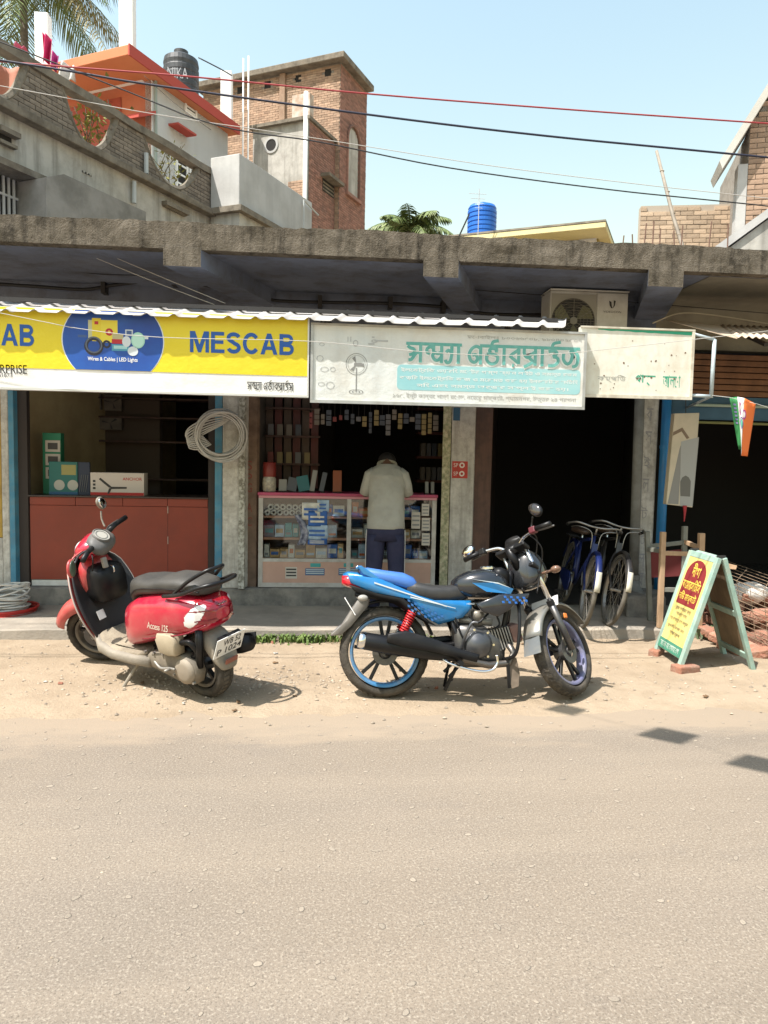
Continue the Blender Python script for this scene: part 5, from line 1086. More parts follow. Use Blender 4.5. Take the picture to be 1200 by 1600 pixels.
MB().fbox(FG, g0+.02, g1-.02, gb, gt-.06, -dep, -dep+.015).build('back_panel', M('dark_ply', (.07, .045, .035), .8), gc)
for a in (g0, g1-.015): MB().fbox(FG, a+.001, a+.014, gb+.01, gt-.06, -dep+.002, -.031).build('side_panel', m_pink, gc)
for (x0, y0, x1, y1) in ((446, 886, 464, 904), (477, 888, 507, 899), (529, 888, 560, 899)):
    a, z1_ = FG.px(x0, y0); b, z0_ = FG.px(x1, y1); o = MB().fbox(FG, a, b, z0_, z1_, .0005, .002).build('sticker', m_whc if x0 < 470 else M('blue_sticker', (.06, .12, .24), .6), gc)
    for k in range(3): MB().fbox(FG, a+.008, b-.008, z0_+(z1_-z0_)*(.2+.27*k), z0_+(z1_-z0_)*(.33+.27*k), .002, .003).build('printed_line', m_blk if x0 < 470 else M('sky_print', (.45, .52, .55), .6), gc)
for (x0, y0, x1, y1) in ((485, 880, 501, 886), (537, 880, 552, 886)):
    a, z1_ = FG.px(x0, y0); b, z0_ = FG.px(x1, y1); MB().fbox(FG, a, b, z0_, z1_, .0005, .002).build('sticker', M('teal_sticker', (.05, .30, .30), .6), gc)
# goods inside, shelf by shelf
rg = random.Random(3)
cols = {'white': (.66, .65, .60), 'blue': (.03, .13, .45), 'orange': (.62, .15, .03), 'grey': (.20, .22, .26), 'tan': (.52, .33, .14), 'teal': (.05, .34, .38), 'pale blue': (.40, .54, .70)}
gm = {k: M('carton_'+k.replace(' ', '_'), c, .6, tuple(q*.75 for q in c), 14.) for k, c in cols.items()}
def fill(u0, u1, z, zmax, nm, choice):
    u = u0
    while u < u1-.05:
        w = rg.uniform(.06, .13); h = min(zmax-.02, rg.uniform(.06, .15)); k = rg.choice(choice)
        if u+w > u1: break
        d = rg.uniform(.05, .09)
        r = thing('goods_box', f'small {k} goods box on the {nm} shelf of the display counter', 'box', FG.pt(u, z, -d), group=f'{k} boxes on the {nm} shelf of the display counter')
        MB().fbox(FG, u, u+w-.006, z+.001, z+h, -d-.14, -d).build('carton', gm[k], r, bevel=.002)
        MB().fbox(FG, u+.012, u+w-.018, z+h*.35, z+h*.7, -d, -d+.001).build('printed_panel', gm[rg.choice([q for q in cols if q != k])], r)
        if h < .075 and zmax > .16: MB().fbox(FG, u+.004, u+w-.010, z+h+.001, z+2*h, -d-.13, -d-.004).build('upper_carton', gm[k], r, bevel=.002)
        u += w
ut = FG.px(466, 800)[0]
fill(ut, um-.03, zs1, gt-.06-zs1, 'top', ['white', 'blue', 'grey', 'pale blue']); fill(um+.03, g1-.05, zs1, gt-.06-zs1, 'top', ['orange', 'blue', 'orange'])
fill(g0+.05, um-.03, zs2, zs1-zs2-.02, 'middle', ['grey', 'pale blue', 'grey', 'teal']); fill(um+.03, g1-.05, zs2, zs1-zs2-.02, 'middle', ['grey', 'white', 'tan'])
fill(g0+.05, um-.03, zbp+.012, zs2-zbp-.035, 'lowest', ['white', 'white', 'tan', 'blue']); fill(um+.03, g1-.05, zbp+.012, zs2-zbp-.035, 'lowest', ['blue', 'pale blue', 'grey'])
m_tape = M('white_tape', (.50, .49, .46), .5); m_core = M('dark_core', (.04, .035, .03), .8)
for row in range(2):
    for k in range(7-row):
        u = g0+.085+.062*k+.03*row; z = zs1+.032+.055*row; r = thing('tape_roll', 'white insulating tape roll stacked end on at the top shelf', 'tape', FG.pt(u, z-.03, -.06), group='tape rolls on the top shelf')
        MB().lathe([(.030, 0), (.030, .12), (.014, .12), (.014, 0)], FG.pt(u, z, -.18), (0, -1, 0), 16, closed=True).build('tape', m_tape, r, smooth=False); MB().lathe([(.0138, .0), (.0138, .118), (.009, .118), (.009, 0)], FG.pt(u, z, -.18), (0, -1, 0), 12, closed=True).build('core', m_core, r)
# packets pinned in front of the glass
hp = thing('hanging_packets', 'white and blue printed packets hanging over the front glass of the counter', 'packets', FG.pt(.1, .8, .02))
for (x0, y0, x1, y1, c) in ((472, 785, 500, 812, 'white'), (496, 781, 514, 800, 'pale blue'), (482, 798, 511, 822, 'blue'), (480, 820, 512, 843, 'pale blue'), (481, 841, 511, 851, 'blue')):
    a, z1_ = FG.px(x0, y0); b, z0_ = FG.px(x1, y1); k = rg.uniform(.010, .020)
    mbq = MB().grid(lambda u, v: FG.pt(a+(b-a)*u, z0_+(z1_-z0_)*v, k+.012*math.sin(u*5+v*3)), 8, 6); mbq.build('packet', gm[c], hp, smooth=True, solid=.004)
    for q in range(2): MB().fbox(FG, a+.02, b-.03, z0_+(z1_-z0_)*(.25+.3*q), z0_+(z1_-z0_)*(.38+.3*q), k+.016, k+.018).build('printed_line', gm['blue' if c != 'blue' else 'white'], hp)
mbq = MB().grid(lambda u, v: FG.px(466, 800)[0]*Vector((0, 0, 0)) + FG.pt(FG.px(464+12*u+6*math.sin(v*4), 850)[0], FG.px(465, 851-47*v)[1], .02+.015*math.sin(u*7+v*5)), 6, 10); mbq.build('polythene_bag', M('bag_navy_white', (.30, .32, .40), .4, (.05, .06, .12), 18.), hp, smooth=True, solid=.003)
sp_ = thing('price_sheets', 'white printed sheets hanging on the right half of the display counter glass', 'sheets', FG.pt(1.0, .9, .02))
for (x0, y0, x1, y1) in ((643, 800, 656, 826), (659, 787, 670, 806), (659, 809, 671, 829), (659, 833, 671, 852)):
    a, z1_ = FG.px(x0, y0); b, z0_ = FG.px(x1, y1); MB().fbox(FG, a, b, z0_, z1_, .008, .012).build('sheet', m_whc, sp_)
    for q in range(3): MB().fbox(FG, a+.008, b-.008, z0_+(z1_-z0_)*(.18+.27*q), z0_+(z1_-z0_)*(.28+.27*q), .012, .013).build('printed_line', M('grey_print', (.2, .21, .22), .6), sp_)
# on the display counter
FGt = Frame((0, 7.58))
jr = thing('sweet_jar', 'clear plastic jar with a tall red lid on the display counter', 'jar', FGt.pt(FGt.px(421, 750)[0], gt))
ju = FGt.px(421, 750)[0]; jc = FGt.pt(ju, gt+.001)
MB().lathe([(0, 0), (.062, 0), (.068, .01), (.068, .13), (.058, .15), (.058, .152)], jc, n=20).build('jar', M('jar_plastic', (.30, .28, .25), .2, (.5, .45, .35), 30.), jr, smooth=True)
MB().lathe([(.064, .153), (.066, .16), (.066, .29), (.055, .30), (0, .30)], jc, n=20).build('lid', M('red_lid', (.20, .025, .02), .4), jr, smooth=True)
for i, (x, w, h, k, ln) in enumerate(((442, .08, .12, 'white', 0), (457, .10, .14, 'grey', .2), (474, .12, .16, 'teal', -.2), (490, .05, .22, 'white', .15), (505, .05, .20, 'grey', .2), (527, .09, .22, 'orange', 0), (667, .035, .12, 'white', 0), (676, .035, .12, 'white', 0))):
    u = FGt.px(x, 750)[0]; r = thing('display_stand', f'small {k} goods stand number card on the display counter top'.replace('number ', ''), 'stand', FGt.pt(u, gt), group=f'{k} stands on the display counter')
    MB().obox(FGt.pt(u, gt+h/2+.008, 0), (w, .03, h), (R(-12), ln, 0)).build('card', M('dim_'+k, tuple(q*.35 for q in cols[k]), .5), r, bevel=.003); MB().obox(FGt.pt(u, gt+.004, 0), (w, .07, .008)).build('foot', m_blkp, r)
# packets hanging from the lintel of the middle shop
FH = Frame((0, 7.55)); m_pks = [M('pk_%d' % i, c, .5) for i, c in enumerate(((.16, .03, .03), (.14, .12, .10), (.05, .06, .08), (.20, .15, .06), (.12, .12, .13)))]
for i in range(22):
    x = 486+9.3*i; u = FH.px(x, 640)[0]; l = rg.uniform(.10, .24); w = rg.uniform(.03, .055); zt_ = 2.10; z1_ = zt_-rg.uniform(.0, .05)
    r = thing('sachet_strip', 'strip of small shop packets hanging from the lintel above the customer', 'packets', FH.pt(u, z1_-l), group='packet strips hanging from the lintel')
    k = int(l/.055); mt = rg.choice(m_pks)
    for j in range(k): MB().fbox(FH, u-w/2, u+w/2, z1_-l+j*.055+.002, z1_-l+j*.055+.050, .0, .008+.004*rg.random()).build('sachet', mt, r, bevel=.002)
    MB().tube([FH.pt(u, z1_-l+k*.055, .004), FH.pt(u, 2.5, .004)], .002, 4).build('string', m_iron, r)
# red rack and posters inside the middle shop on its left side
FI = Frame((0, 8.2)); ri = thing('goods_rack', 'dark red rack of goods along the side of the middle shop', 'rack', FI.pt(-.2, .3))
a, b = FI.px(415, 700)[0], FI.px(500, 700)[0]
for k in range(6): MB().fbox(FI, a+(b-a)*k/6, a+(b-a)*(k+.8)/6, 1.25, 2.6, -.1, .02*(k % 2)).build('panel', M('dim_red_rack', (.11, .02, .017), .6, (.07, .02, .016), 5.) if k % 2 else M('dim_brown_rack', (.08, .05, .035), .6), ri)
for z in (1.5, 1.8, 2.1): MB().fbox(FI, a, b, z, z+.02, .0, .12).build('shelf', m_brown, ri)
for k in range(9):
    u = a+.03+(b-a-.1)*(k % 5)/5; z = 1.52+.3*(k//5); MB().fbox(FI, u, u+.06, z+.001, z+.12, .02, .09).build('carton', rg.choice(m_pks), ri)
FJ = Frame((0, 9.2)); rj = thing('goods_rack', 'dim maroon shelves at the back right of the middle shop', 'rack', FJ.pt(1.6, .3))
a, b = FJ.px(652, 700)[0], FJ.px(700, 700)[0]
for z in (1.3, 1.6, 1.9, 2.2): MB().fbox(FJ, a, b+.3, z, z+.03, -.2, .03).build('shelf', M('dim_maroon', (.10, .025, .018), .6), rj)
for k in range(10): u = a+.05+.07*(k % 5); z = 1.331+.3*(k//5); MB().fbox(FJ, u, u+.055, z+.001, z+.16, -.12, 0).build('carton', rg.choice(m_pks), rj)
# ---- hung coil of grey pipe at the first pillar
def coil(name, label, cat, c, Rr, turns, rt, mat, tilt, spread, seed, jit=.02, flat=False):
    rr_ = random.Random(seed); r = thing(name, label, cat, c); e = Euler(tilt).to_matrix()
    for k in range(turns):
        pts = []; rk = Rr*(1+rr_.uniform(-.12, .10)); off = Vector((rr_.uniform(-jit, jit), rr_.uniform(-jit, jit), spread*(k-turns/2)/turns+(rr_.uniform(-.004, .004)))); ph = rr_.random()*6.28; wob = rr_.uniform(.0, .05)
        for j in range(36): a = 2*math.pi*j/36; q = rk*(1+wob*math.sin(2*a+ph)); pts.append(Vector(c)+e@(Vector((q*math.cos(a), q*math.sin(a), .012*math.sin(a+ph)))+off))
        MB().tube(pts, rt, 7, closed=True).build('turn', mat, r, smooth=True)
    return r
m_hose = M('grey_hose', (.50, .50, .49), .45, (.40, .40, .39), 6.)
cc = PY(344, 679, 7.22); co = coil('pipe_coil', 'coil of grey flexible pipe hung on the first pillar', 'pipe coil', cc, .225, 17, .0085, m_hose, (R(90), R(12), R(14)), .10, 5, .018)
for k in range(7):
    pts = path3([PY(372-3*k, 648+2*k, 7.28), PY(330-3*k, 652+5*k, 7.2), PY(296-2*k+k*k*.3, 668+5*k, 7.15), PY(292+3*k, 684+3*k, 7.15), PY(318+2*k, 682+2*k, 7.18)], 6); MB().tube(pts, .0075, 6).build('loose_turn', m_hose, co, smooth=True)
MB().bar(cc+Vector((.05, .0, .17)), cc+Vector((.08, .20, .19)), .02).build('hook', m_iron, co)
# ---- coils of cable on the pavement at the left
gcp = PZ(12, 950, .13)
c2 = coil('cable_coil', 'stack of white cable coiled on the pavement over a red hose', 'cable coil', gcp+Vector((0, 0, .06)), .17, 12, .009, M('white_cable', (.62, .61, .58), .5, (.5, .49, .46), 8.), (0, 0, 0), .17, 9, .025)
for k in range(4):
    pts = [gcp+Vector((.02+.17*math.cos(a_*math.pi/18), .17*math.sin(a_*math.pi/18), .16+.05*math.sin(a_*math.pi/18+k)+.012*k)) for a_ in range(36)]; MB().tube(pts, .008, 6, closed=True).build('loose_turn', M('white_cable', (.62, .61, .58)), c2, smooth=True)
coil('hose_coil', 'flat ring of red hose under the white cable on the pavement', 'hose', gcp+Vector((0, -.02, -.008)), .25, 4, .012, M('red_hose', (.40, .02, .015), .45), (0, 0, 0), .035, 10, .03)

# ---- the customer, seen from behind, bent over the counter
mx = PY(603, 800, 7.12).x; man = thing('person', 'person in a pale grey shirt and navy trousers leaning over the display counter', 'person', (mx, 7.10, .105), R(-5))
def loftz(mb, secs, n=20):
    V = []; Fc = []
    for (z, cx, cy, rx, ry, ex) in secs:
        for j in range(n):
            an = 2*math.pi*j/n; cs, sn = math.cos(an), math.sin(an); V.append(Vector((cx+rx*math.copysign(abs(cs)**(2/ex), cs), cy+ry*math.copysign(abs(sn)**(2/ex), sn), z)))
    k = len(secs)
    for i in range(k-1):
        for j in range(n): Fc.append((i*n+j, i*n+(j+1) % n, (i+1)*n+(j+1) % n, (i+1)*n+j))
    return mb.add(V, Fc+[tuple(range(n-1, -1, -1)), tuple(range((k-1)*n, k*n))])
sk_v = []; sk_e = []; sk_r = []
def joint(p, r, par=None):
    sk_v.append(p); sk_r.append(r); i = len(sk_v)-1
    if par is not None: sk_e.append((par, i))
    return i
pel = joint((0, 0, .86), .12); sp1 = joint((0, .03, 1.05), .125, pel); ch = joint((0, .09, 1.25), .105, sp1); nb = joint((0, .16, 1.40), .05, ch); nk = joint((0, .22, 1.44), .05, nb); hd = joint((0, .295, 1.45), .085, nk); ht = joint((0, .355, 1.44), .088, hd); hf = joint((0, .41, 1.33), .06, ht)
for s in (-1, 1):
    sh2 = joint((s*.145, .105, 1.33), .048, ch); el = joint((s*.215, .17, 1.13), .042, sh2); wr = joint((s*.17, .39, 1.145), .028, el); pa = joint((s*.15, .46, 1.148), .03, wr)
    for q in range(4): f1 = joint((s*(.115+.022*q), .505, 1.15), .0095, pa); f2 = joint((s*(.112+.022*q), .535-.004*abs(q-1.5), 1.148), .0085, f1); joint((s*(.112+.022*q), .555-.006*abs(q-1.5), 1.140), .008, f2)
    th = joint((s*.11, .46, 1.15), .011, pa); joint((s*.085, .49, 1.146), .009, th)
    hp_ = joint((s*.095, 0, .82), .085, pel); kn = joint((s*.105, .02, .46), .058, hp_); an = joint((s*.11, -.01, .09), .042, kn); he = joint((s*.112, .02, .04), .042, an); joint((s*.125, .14, .03), .035, he)
me = bpy.data.meshes.new('body'); me.from_pydata(sk_v, sk_e, []); body = bpy.data.objects.new('body', me); COL.objects.link(body); body.parent = man
md = body.modifiers.new('skin', 'SKIN'); md.use_smooth_shade = True; sv = me.skin_vertices[0].data if me.skin_vertices else None
if sv is None:
    bpy.context.view_layer.objects.active = body; body.select_set(True); bpy.ops.mesh.customdata_skin_add(); sv = me.skin_vertices[0].data
for i, r in enumerate(sk_r): sv[i].radius = (r, r)
sv[0].use_root = True; body.modifiers.new('sub', 'SUBSURF').levels = 1; body.modifiers['sub'].render_levels = 1
me.materials.append(M('brown_skin', (.16, .085, .055), .6))
m_shirt = M('pale_shirt', (.36, .36, .325), .85, (.31, .31, .28), 7., bump=.8, bsc=11); m_trs = M('navy_trousers', (.012, .016, .050), .8, (.02, .022, .06), 9., bump=.3, bsc=16)
def dense(secs, k=5):
    out = []
    for a_, b_ in zip(secs, secs[1:]): out += [tuple(a_[m]+(b_[m]-a_[m])*(j/k) for m in range(6)) for j in range(k)]
    return out+[secs[-1]]
mb = MB(); loftz(mb, dense([(.815, 0, .0, .192, .125, 2.6), (.84, 0, .0, .196, .13, 2.6), (.95, 0, .015, .188, .128, 2.5), (1.08, 0, .04, .185, .128, 2.4), (1.22, 0, .075, .185, .13, 2.5), (1.32, 0, .10, .185, .125, 2.6), (1.385, 0, .125, .175, .10, 2.4), (1.425, 0, .145, .10, .075, 2.2), (1.435, 0, .15, .08, .065, 2.2)]), 56)
for s in (-1, 1): mb.tube([(s*.12, .105, 1.345), (s*.165, .105, 1.315), (s*.198, .125, 1.22), (s*.218, .15, 1.135)], [.07, .075, .07, .068], 16)
for i, v in enumerate(mb.v):
    w_ = (.5+.5*math.sin((v.z*1.0+abs(v.x)*1.1+.6*nz(v.x, v.y, v.z, 5.))*42))*.007*max(0, 1-abs(v.z-1.0)/.35)+.008*nz(v.x*.6, v.y, v.z*1.6, 12.)+.004*nz(v.x, v.y, v.z, 30.)
    mb.v[i] = v+Vector((v.x, v.y-.05, 0)).normalized()*w_
mb.xf(Matrix.Diagonal((.93, 1, 1, 1))).build('shirt', m_shirt, man, local=True, smooth=True)
MB().tube([(.085*math.cos(a*math.pi/9), .155+.062*math.sin(a*math.pi/9), 1.432+.03*math.sin(a*math.pi/9)) for a in range(18)], .017, 8, closed=True).build('collar', M('shirt_collar', (.33, .31, .24), .85), man, local=True, smooth=True)
mb = MB(); loftz(mb, [(.70, 0, 0, .183, .122, 2.8), (.80, 0, 0, .182, .125, 2.8), (.90, 0, .005, .17, .115, 2.6)], 24)
for s in (-1, 1): loftz(mb, [(.06, s*.115, -.005, .072, .085, 2.4), (.25, s*.113, 0, .074, .085, 2.4), (.48, s*.106, .015, .082, .092, 2.4), (.66, s*.096, .005, .092, .11, 2.5), (.76, s*.09, 0, .092, .118, 2.6)], 18)
mb.build('trousers', m_trs, man, local=True, smooth=True)
for s in (-1, 1): MB().tube([(s*.186, -.01, .80), (s*.188, -.005, .66), (s*.188, .01, .48), (s*.187, 0, .25), (s*.187, 0, .08)], .0065, 6).build('side_stripe', M('stripe_white', (.55, .55, .55), .8), man, local=True)
mb = MB().ell((0, .325, 1.468), (.090, .115, .082), 18, 12, rot=(R(5), 0, 0)); mb.build('hair', M('black_hair', (.012, .010, .009), .6), man, local=True, smooth=True)
for s in (-1, 1): MB().loft([(-.05, .0, .05, .035, 2.6), (0, 0, .07, .045, 2.6), (.12, 0, .06, .05, 2.6), (.20, 0, .035, .035, 2.4)], 12).xf(Matrix.Translation((s*.12, -.02, -.004)) @ Matrix.Rotation(R(90), 4, 'Z')).build('shoe', m_blkp, man, local=True, smooth=True)

# ============================================================ bicycles, board, fence, flag
m_bike = M('black_cycle_paint', (.018, .017, .018), .4, (.05, .042, .034), 8., (.45, .7)); m_bblue = M('blue_cycle_paint', (.004, .012, .075), .4, (.007, .016, .09), 5.); m_btyre = M('grey_cycle_tyre', (.14, .125, .10), .9, (.09, .08, .065), 10.); m_spoke = M('spoke_steel', (.30, .28, .25), .4, metal=.8)
def bicycle(label, loc, yaw, lean, col, steer, plate):
    b = thing('bicycle', label, 'bicycle', loc, rot=(R(lean), 0, R(yaw)), group=None)
    Rw = .335; rw = Vector((0, 0, Rw)); fw_ = Vector((1.12, 0, Rw)); A0 = Vector((.83, 0, .87)); Ad = (A0-fw_+Vector((.06, 0, 0))).normalized()
    ST = Matrix.Translation(A0) @ Matrix.Rotation(R(steer), 4, Ad) @ Matrix.Translation(-A0)
    def bp_(name, mb, mat, par=b, st=False, **k):
        if st: mb.xf(ST)
        return mb.build(name, mat, par, local=True, **k)
    def whl(c, st):
        w = bp_('wheel', MB().lathe([(Rw-.045, -.014), (Rw-.03, -.016), (Rw-.03, .016), (Rw-.045, .014)], c, (0, 1, 0), 40, closed=True), m_spoke, st=st, smooth=False)
        bp_('tyre', MB().lathe([(Rw-.017+.019*math.cos(6.2832*i/10), .019*math.sin(6.2832*i/10)) for i in range(10)], c, (0, 1, 0), 44, closed=True), m_btyre, w, st, smooth=True)
        mb = MB()
        for i in range(28):
            a = 2*math.pi*i/28; s = 1 if i % 2 else -1; d = Vector((math.cos(a), 0, math.sin(a))); d2 = Vector((math.cos(a+.5*(1 if i % 4 < 2 else -1)), 0, math.sin(a+.5*(1 if i % 4 < 2 else -1)))); mb.tube([c+d2*.02+Vector((0, s*.03, 0)), c+d*(Rw-.04)], .0014, 4)
        o = bp_('spokes', mb, m_spoke, w, st); o['kind'] = 'stuff'
        bp_('hub', MB().tube([c-Vector((0, .05, 0)), c+Vector((0, .05, 0))], .016, 10), m_spoke, w, st)
        mb = MB(); n = 16
        for i in range(n+1):
            a = R((12 if st else 10)+(138 if st else 150)*i/n)
            for yy, rr_ in ((-.03, .352), (-.018, .366), (0, .370), (.018, .366), (.03, .352)): mb.v.append(c+Vector((math.cos(a)*rr_, yy, math.sin(a)*rr_)))
        for i in range(n):
            for j in range(4): mb.f.append((i*5+j, i*5+j+1, (i+1)*5+j+1, (i+1)*5+j)); mb.m.append(0)
        bp_('mudguard', mb, col, st=st, smooth=True, solid=.002)
    whl(rw, False); whl(fw_, True)
    bbk = Vector((.43, 0, .29)); sc = Vector((.27, 0, .74)); ht_ = Vector((.81, 0, .79)); hb_ = Vector((.85, 0, .67))
    mb = MB()
    for p in ((sc, bbk), (sc+Vector((.01, 0, -.02)), ht_), (bbk, hb_), (ht_+(ht_-hb_)*.2, hb_-(ht_-hb_)*.2)): mb.tube([p[0], p[1]], .0155, 10)
    for s in (-1, 1): mb.tube([sc, rw+Vector((0, s*.055, 0))], .009, 8); mb.tube([bbk, rw+Vector((0, s*.055, 0))], .010, 8)
    bp_('frame', mb, col, smooth=True)
    bp_('fork', MB().tube(path3([hb_, hb_+Vector((.08, -.05, -.14)), fw_+Vector((-.01, -.05, .04)), fw_+Vector((0, -.05, 0))]), .011, 8).tube(path3([hb_, hb_+Vector((.08, .05, -.14)), fw_+Vector((-.01, .05, .04)), fw_+Vector((0, .05, 0))]), .011, 8), col, st=True, smooth=True)
    bp_('handlebar', MB().tube(path3([(.62, -.25, .87), (.74, -.245, .895), (.84, -.18, .92), (.86, -.07, .905), (.845, 0, .90), (.86, .07, .905), (.84, .18, .92), (.74, .245, .895), (.62, .25, .87)]), .010, 8).tube([(.835, 0, .90), (.80, 0, .82)], .010, 8), M('dull_bar_steel', (.30, .29, .28), .35, metal=.8), st=True, smooth=True)
    for s in (-1, 1): bp_('grip', MB().tube([(.61, s*.25, .868), (.71, s*.247, .888)], .015, 8), m_blkp, st=True); bp_('brake_rod', MB().tube(path3([(.72, s*.22, .86), (.86, s*.17, .885), (.88, s*.05, .85), (.90, s*.03, .70)]), .004, 6), m_spoke, st=True)
    bp_('saddle', MB().loft([(.10, .78, .82, .09, 2.6), (.16, .77, .84, .105, 2.6), (.26, .78, .835, .07, 2.6), (.38, .79, .83, .025, 2.4)], 14), M('brown_saddle', (.05, .03, .02), .5), smooth=True)
    bp_('seat_post', MB().tube([sc, (.25, 0, .79)], .012, 8), m_chr)
    bp_('carrier', MB().tube([(-.25, -.06, .72), (.20, -.06, .72)], .005, 6).tube([(-.25, .06, .72), (.20, .06, .72)], .005, 6).tube([(-.25, -.06, .72), (-.25, .06, .72)], .005, 6).tube([(-.02, -.06, .72), (0, -.055, Rw)], .005, 6).tube([(-.02, .06, .72), (0, .055, Rw)], .005, 6).tube([(-.1, -.06, .72), (-.1, .06, .72)], .004, 6), m_bike)
    bp_('crank', MB().lathe([(.09, -.004), (.09, .004), (.075, .004), (.075, -.004)], bbk+Vector((0, -.05, 0)), (0, 1, 0), 24, closed=True).tube([bbk-Vector((0, .07, 0)), bbk+Vector((.10, -.07, -.12))], .009, 6).tube([bbk+Vector((0, .07, 0)), bbk+Vector((-.10, .07, .12))], .009, 6), m_spoke)
    for s in (-1, 1): bp_('pedal', MB().obox(bbk+Vector((-s*-.10, s*.12, .12*s)), (.08, .09, .022)), m_blkp)
    bp_('chain_guard', MB().pillow([(0, .29), (.0, .38), (.43, .40), (.53, .33), (.50, .22), (.40, .20)], -.078, -.066, .003), col, smooth=True)
    bp_('head_plate', MB().obox(hb_+Vector((.07, 0, .03)), (.012, .05, .11), (0, R(-18), 0)), col)
    mb = MB(); c = fw_
    for i in range(5):
        a = R(8+7*i)
        for yy in (-.024, .024): mb.v.append(c+Vector((math.cos(a)*.375, yy, math.sin(a)*.375)))
    for i in range(4): mb.f.append((2*i, 2*i+1, 2*i+3, 2*i+2)); mb.m.append(0)
    bp_('guard_tip', mb, plate, st=True, smooth=True, solid=.003)
    return b
w1 = PZ(908, 985, .105)+Vector((.05, .13, 0)); w2 = PZ(949, 982, .105)+Vector((.05, .13, 0)); m_tipw = M('cream_guard_tip', (.55, .52, .42), .5, (.45, .42, .34), 12.)
ya1, ya2 = -99., -101.
def base_for(front, yaw): return (front.x-1.14*math.cos(R(yaw)), front.y-1.14*math.sin(R(yaw)), .102)
bicycle('bicycle with a blue frame and cream mudguard tip parked in the dark doorway', base_for(w1, ya1), ya1, -11, m_bblue, -4, m_tipw)
bicycle('black bicycle with rod brakes parked beside the grey drain pipe', base_for(w2, ya2), ya2, -10, m_bike, 4, m_tipw)

# ---- folding A-frame board
A = PZ(1026, 1016, .05); B = PZ(1063, 1040, .05); C_ = PZ(1176, 1047); ap_n = PY(1123, 872, (B.y+C_.y)/2); ap_f = ap_n+(A-B)*1.0
C2 = C_+(A-B); m_mint = M('mint_paint', (.28, .42, .36), .65, (.22, .33, .28), 9., dirt=((.40, .36, .28), .5, 14.)); m_ybd = M('yellow_board', (.62, .52, .18), .6, (.56, .46, .14), 4., dirt=((.45, .36, .18), .4, 9.))
af = thing('pavement_board', 'folding yellow and maroon advertising board with a mint green wooden frame', 'sign', (3.1, 5.7, 0))
topf = ap_f; topn = ap_n
def leaf(b0, b1, t0, t1, pref):  # b0/t0 = far edge, b1/t1 = near edge
    for p, q in ((b0, t0), (b1, t1)): MB().bar(p, q, .035, .045, up=(0, 1, 0)).build('frame_post', m_mint, af, bevel=.004)
    for k in pref: MB().bar(b0.lerp(t0, k), b1.lerp(t1, k), .03, .05, up=(t0-b0)).build('frame_rail', m_mint, af, bevel=.004)
leaf(A, B, topf, topn, (.075, .975)); leaf(C2, C_, topf+Vector((.04, 0, 0)), topn+Vector((.04, 0, 0)), (.12, .5, .975))
ul = (B-A).normalized(); vl = (topf-A).normalized(); LN = ul.cross(vl).normalized()
if LN.x > 0: LN = -LN
W_ = (B-A).length; H_ = (topf-A).length
class PL:
    def pt(s, u, z, n=0.): return A+ul*(u*W_)+vl*(z*H_)+LN*n
pl_ = PL()
def q4(u0, u1, z0, z1, n0, n1): return [pl_.pt(u0, z0, n0), pl_.pt(u1, z0, n0), pl_.pt(u1, z1, n0), pl_.pt(u0, z1, n0)]
MB().prism(q4(.05, .95, .10, .96, .0, 0), LN*.012).build('yellow_panel', m_ybd, af)
MB().prism(q4(.05, .95, .055, .145, .013, 0), LN*.008).build('green_strip', M('green_strip', (.05, .20, .13), .6), af)
pts = [(.14, .50), (.86, .50), (.86, .78)]+[(.50+.36*math.cos(R(a)), .78+.15*math.sin(R(a))) for a in range(15, 180, 15)]+[(.14, .78)]
MB().prism([pl_.pt(u, z, .013) for u, z in pts], LN*.003).build('maroon_arch', M('maroon_print', (.20, .02, .022), .6), af)
class PLm:  # metric version for lettering
    def pt(s, u, z, n=0.): return A+ul*u+vl*z+LN*n
plm = PLm(); m_yl = M('yellow_print', (.68, .50, .08), .6); m_bp = M('brown_print', (.16, .12, .06), .7)
for t, u0, u1, z0, z1, mt in (('দীঘা', .36, .66, .77, .90, m_yl), ('কেমারসিটিস', .17, .83, .645, .755, m_yl), ('নিউ মার্কেট', .18, .82, .52, .625, m_yl), ('রুম ভাড়া হয়', .2, .8, .435, .475, m_bp), ('পাওয়া যায়', .3, .72, .39, .425, m_bp), ('যোগাযোগ করুন', .14, .84, .325, .365, m_bp), ('বুকিং করা হয়', .14, .8, .26, .30, m_bp), ('আসুন', .3, .7, .2, .24, m_bp)):
    letter(af, plm, t, u0*W_, u1*W_, z0*H_, z1*H_, .018, mt, bold=.012)
letter(af, plm, 'ফোন যোগাযোগ', .12*W_, .88*W_, .075*H_, .125*H_, .023, M('pale_print2', (.5, .58, .5), .6), bold=.006)
m_ply = M('brown_ply', (.22, .155, .09), .8, (.15, .105, .06), 5., streak=((.10, .065, .035), .5, 10.))
ti = Vector((.04, 0, 0)); MB().prism([C2.lerp(topf+ti, .12), C_.lerp(topn+ti, .12), C_.lerp(topn+ti, .97), C2.lerp(topf+ti, .97)], Vector((.010, 0, .006))).build('back_panel', m_ply, af)
MB().prism([A.lerp(topf, .1)+Vector((.012, 0, 0)), B.lerp(topn, .1)+Vector((.012, 0, 0)), B.lerp(topn, .97)+Vector((.012, 0, 0)), A.lerp(topf, .97)+Vector((.012, 0, 0))], Vector((.006, 0, -.004))).build('inner_panel', m_ply, af)
for t in (topf, topn): MB().obox(t+Vector((.02, -.0, .0)), (.07, .012, .04)).build('hinge', m_iron, af)
m_brk = M('loose_brick', (.36, .16, .10), .9, (.27, .125, .085), 9., bump=.6, bsc=50, rnd=.2, dirt=((.42, .33, .24), .5, 12.))
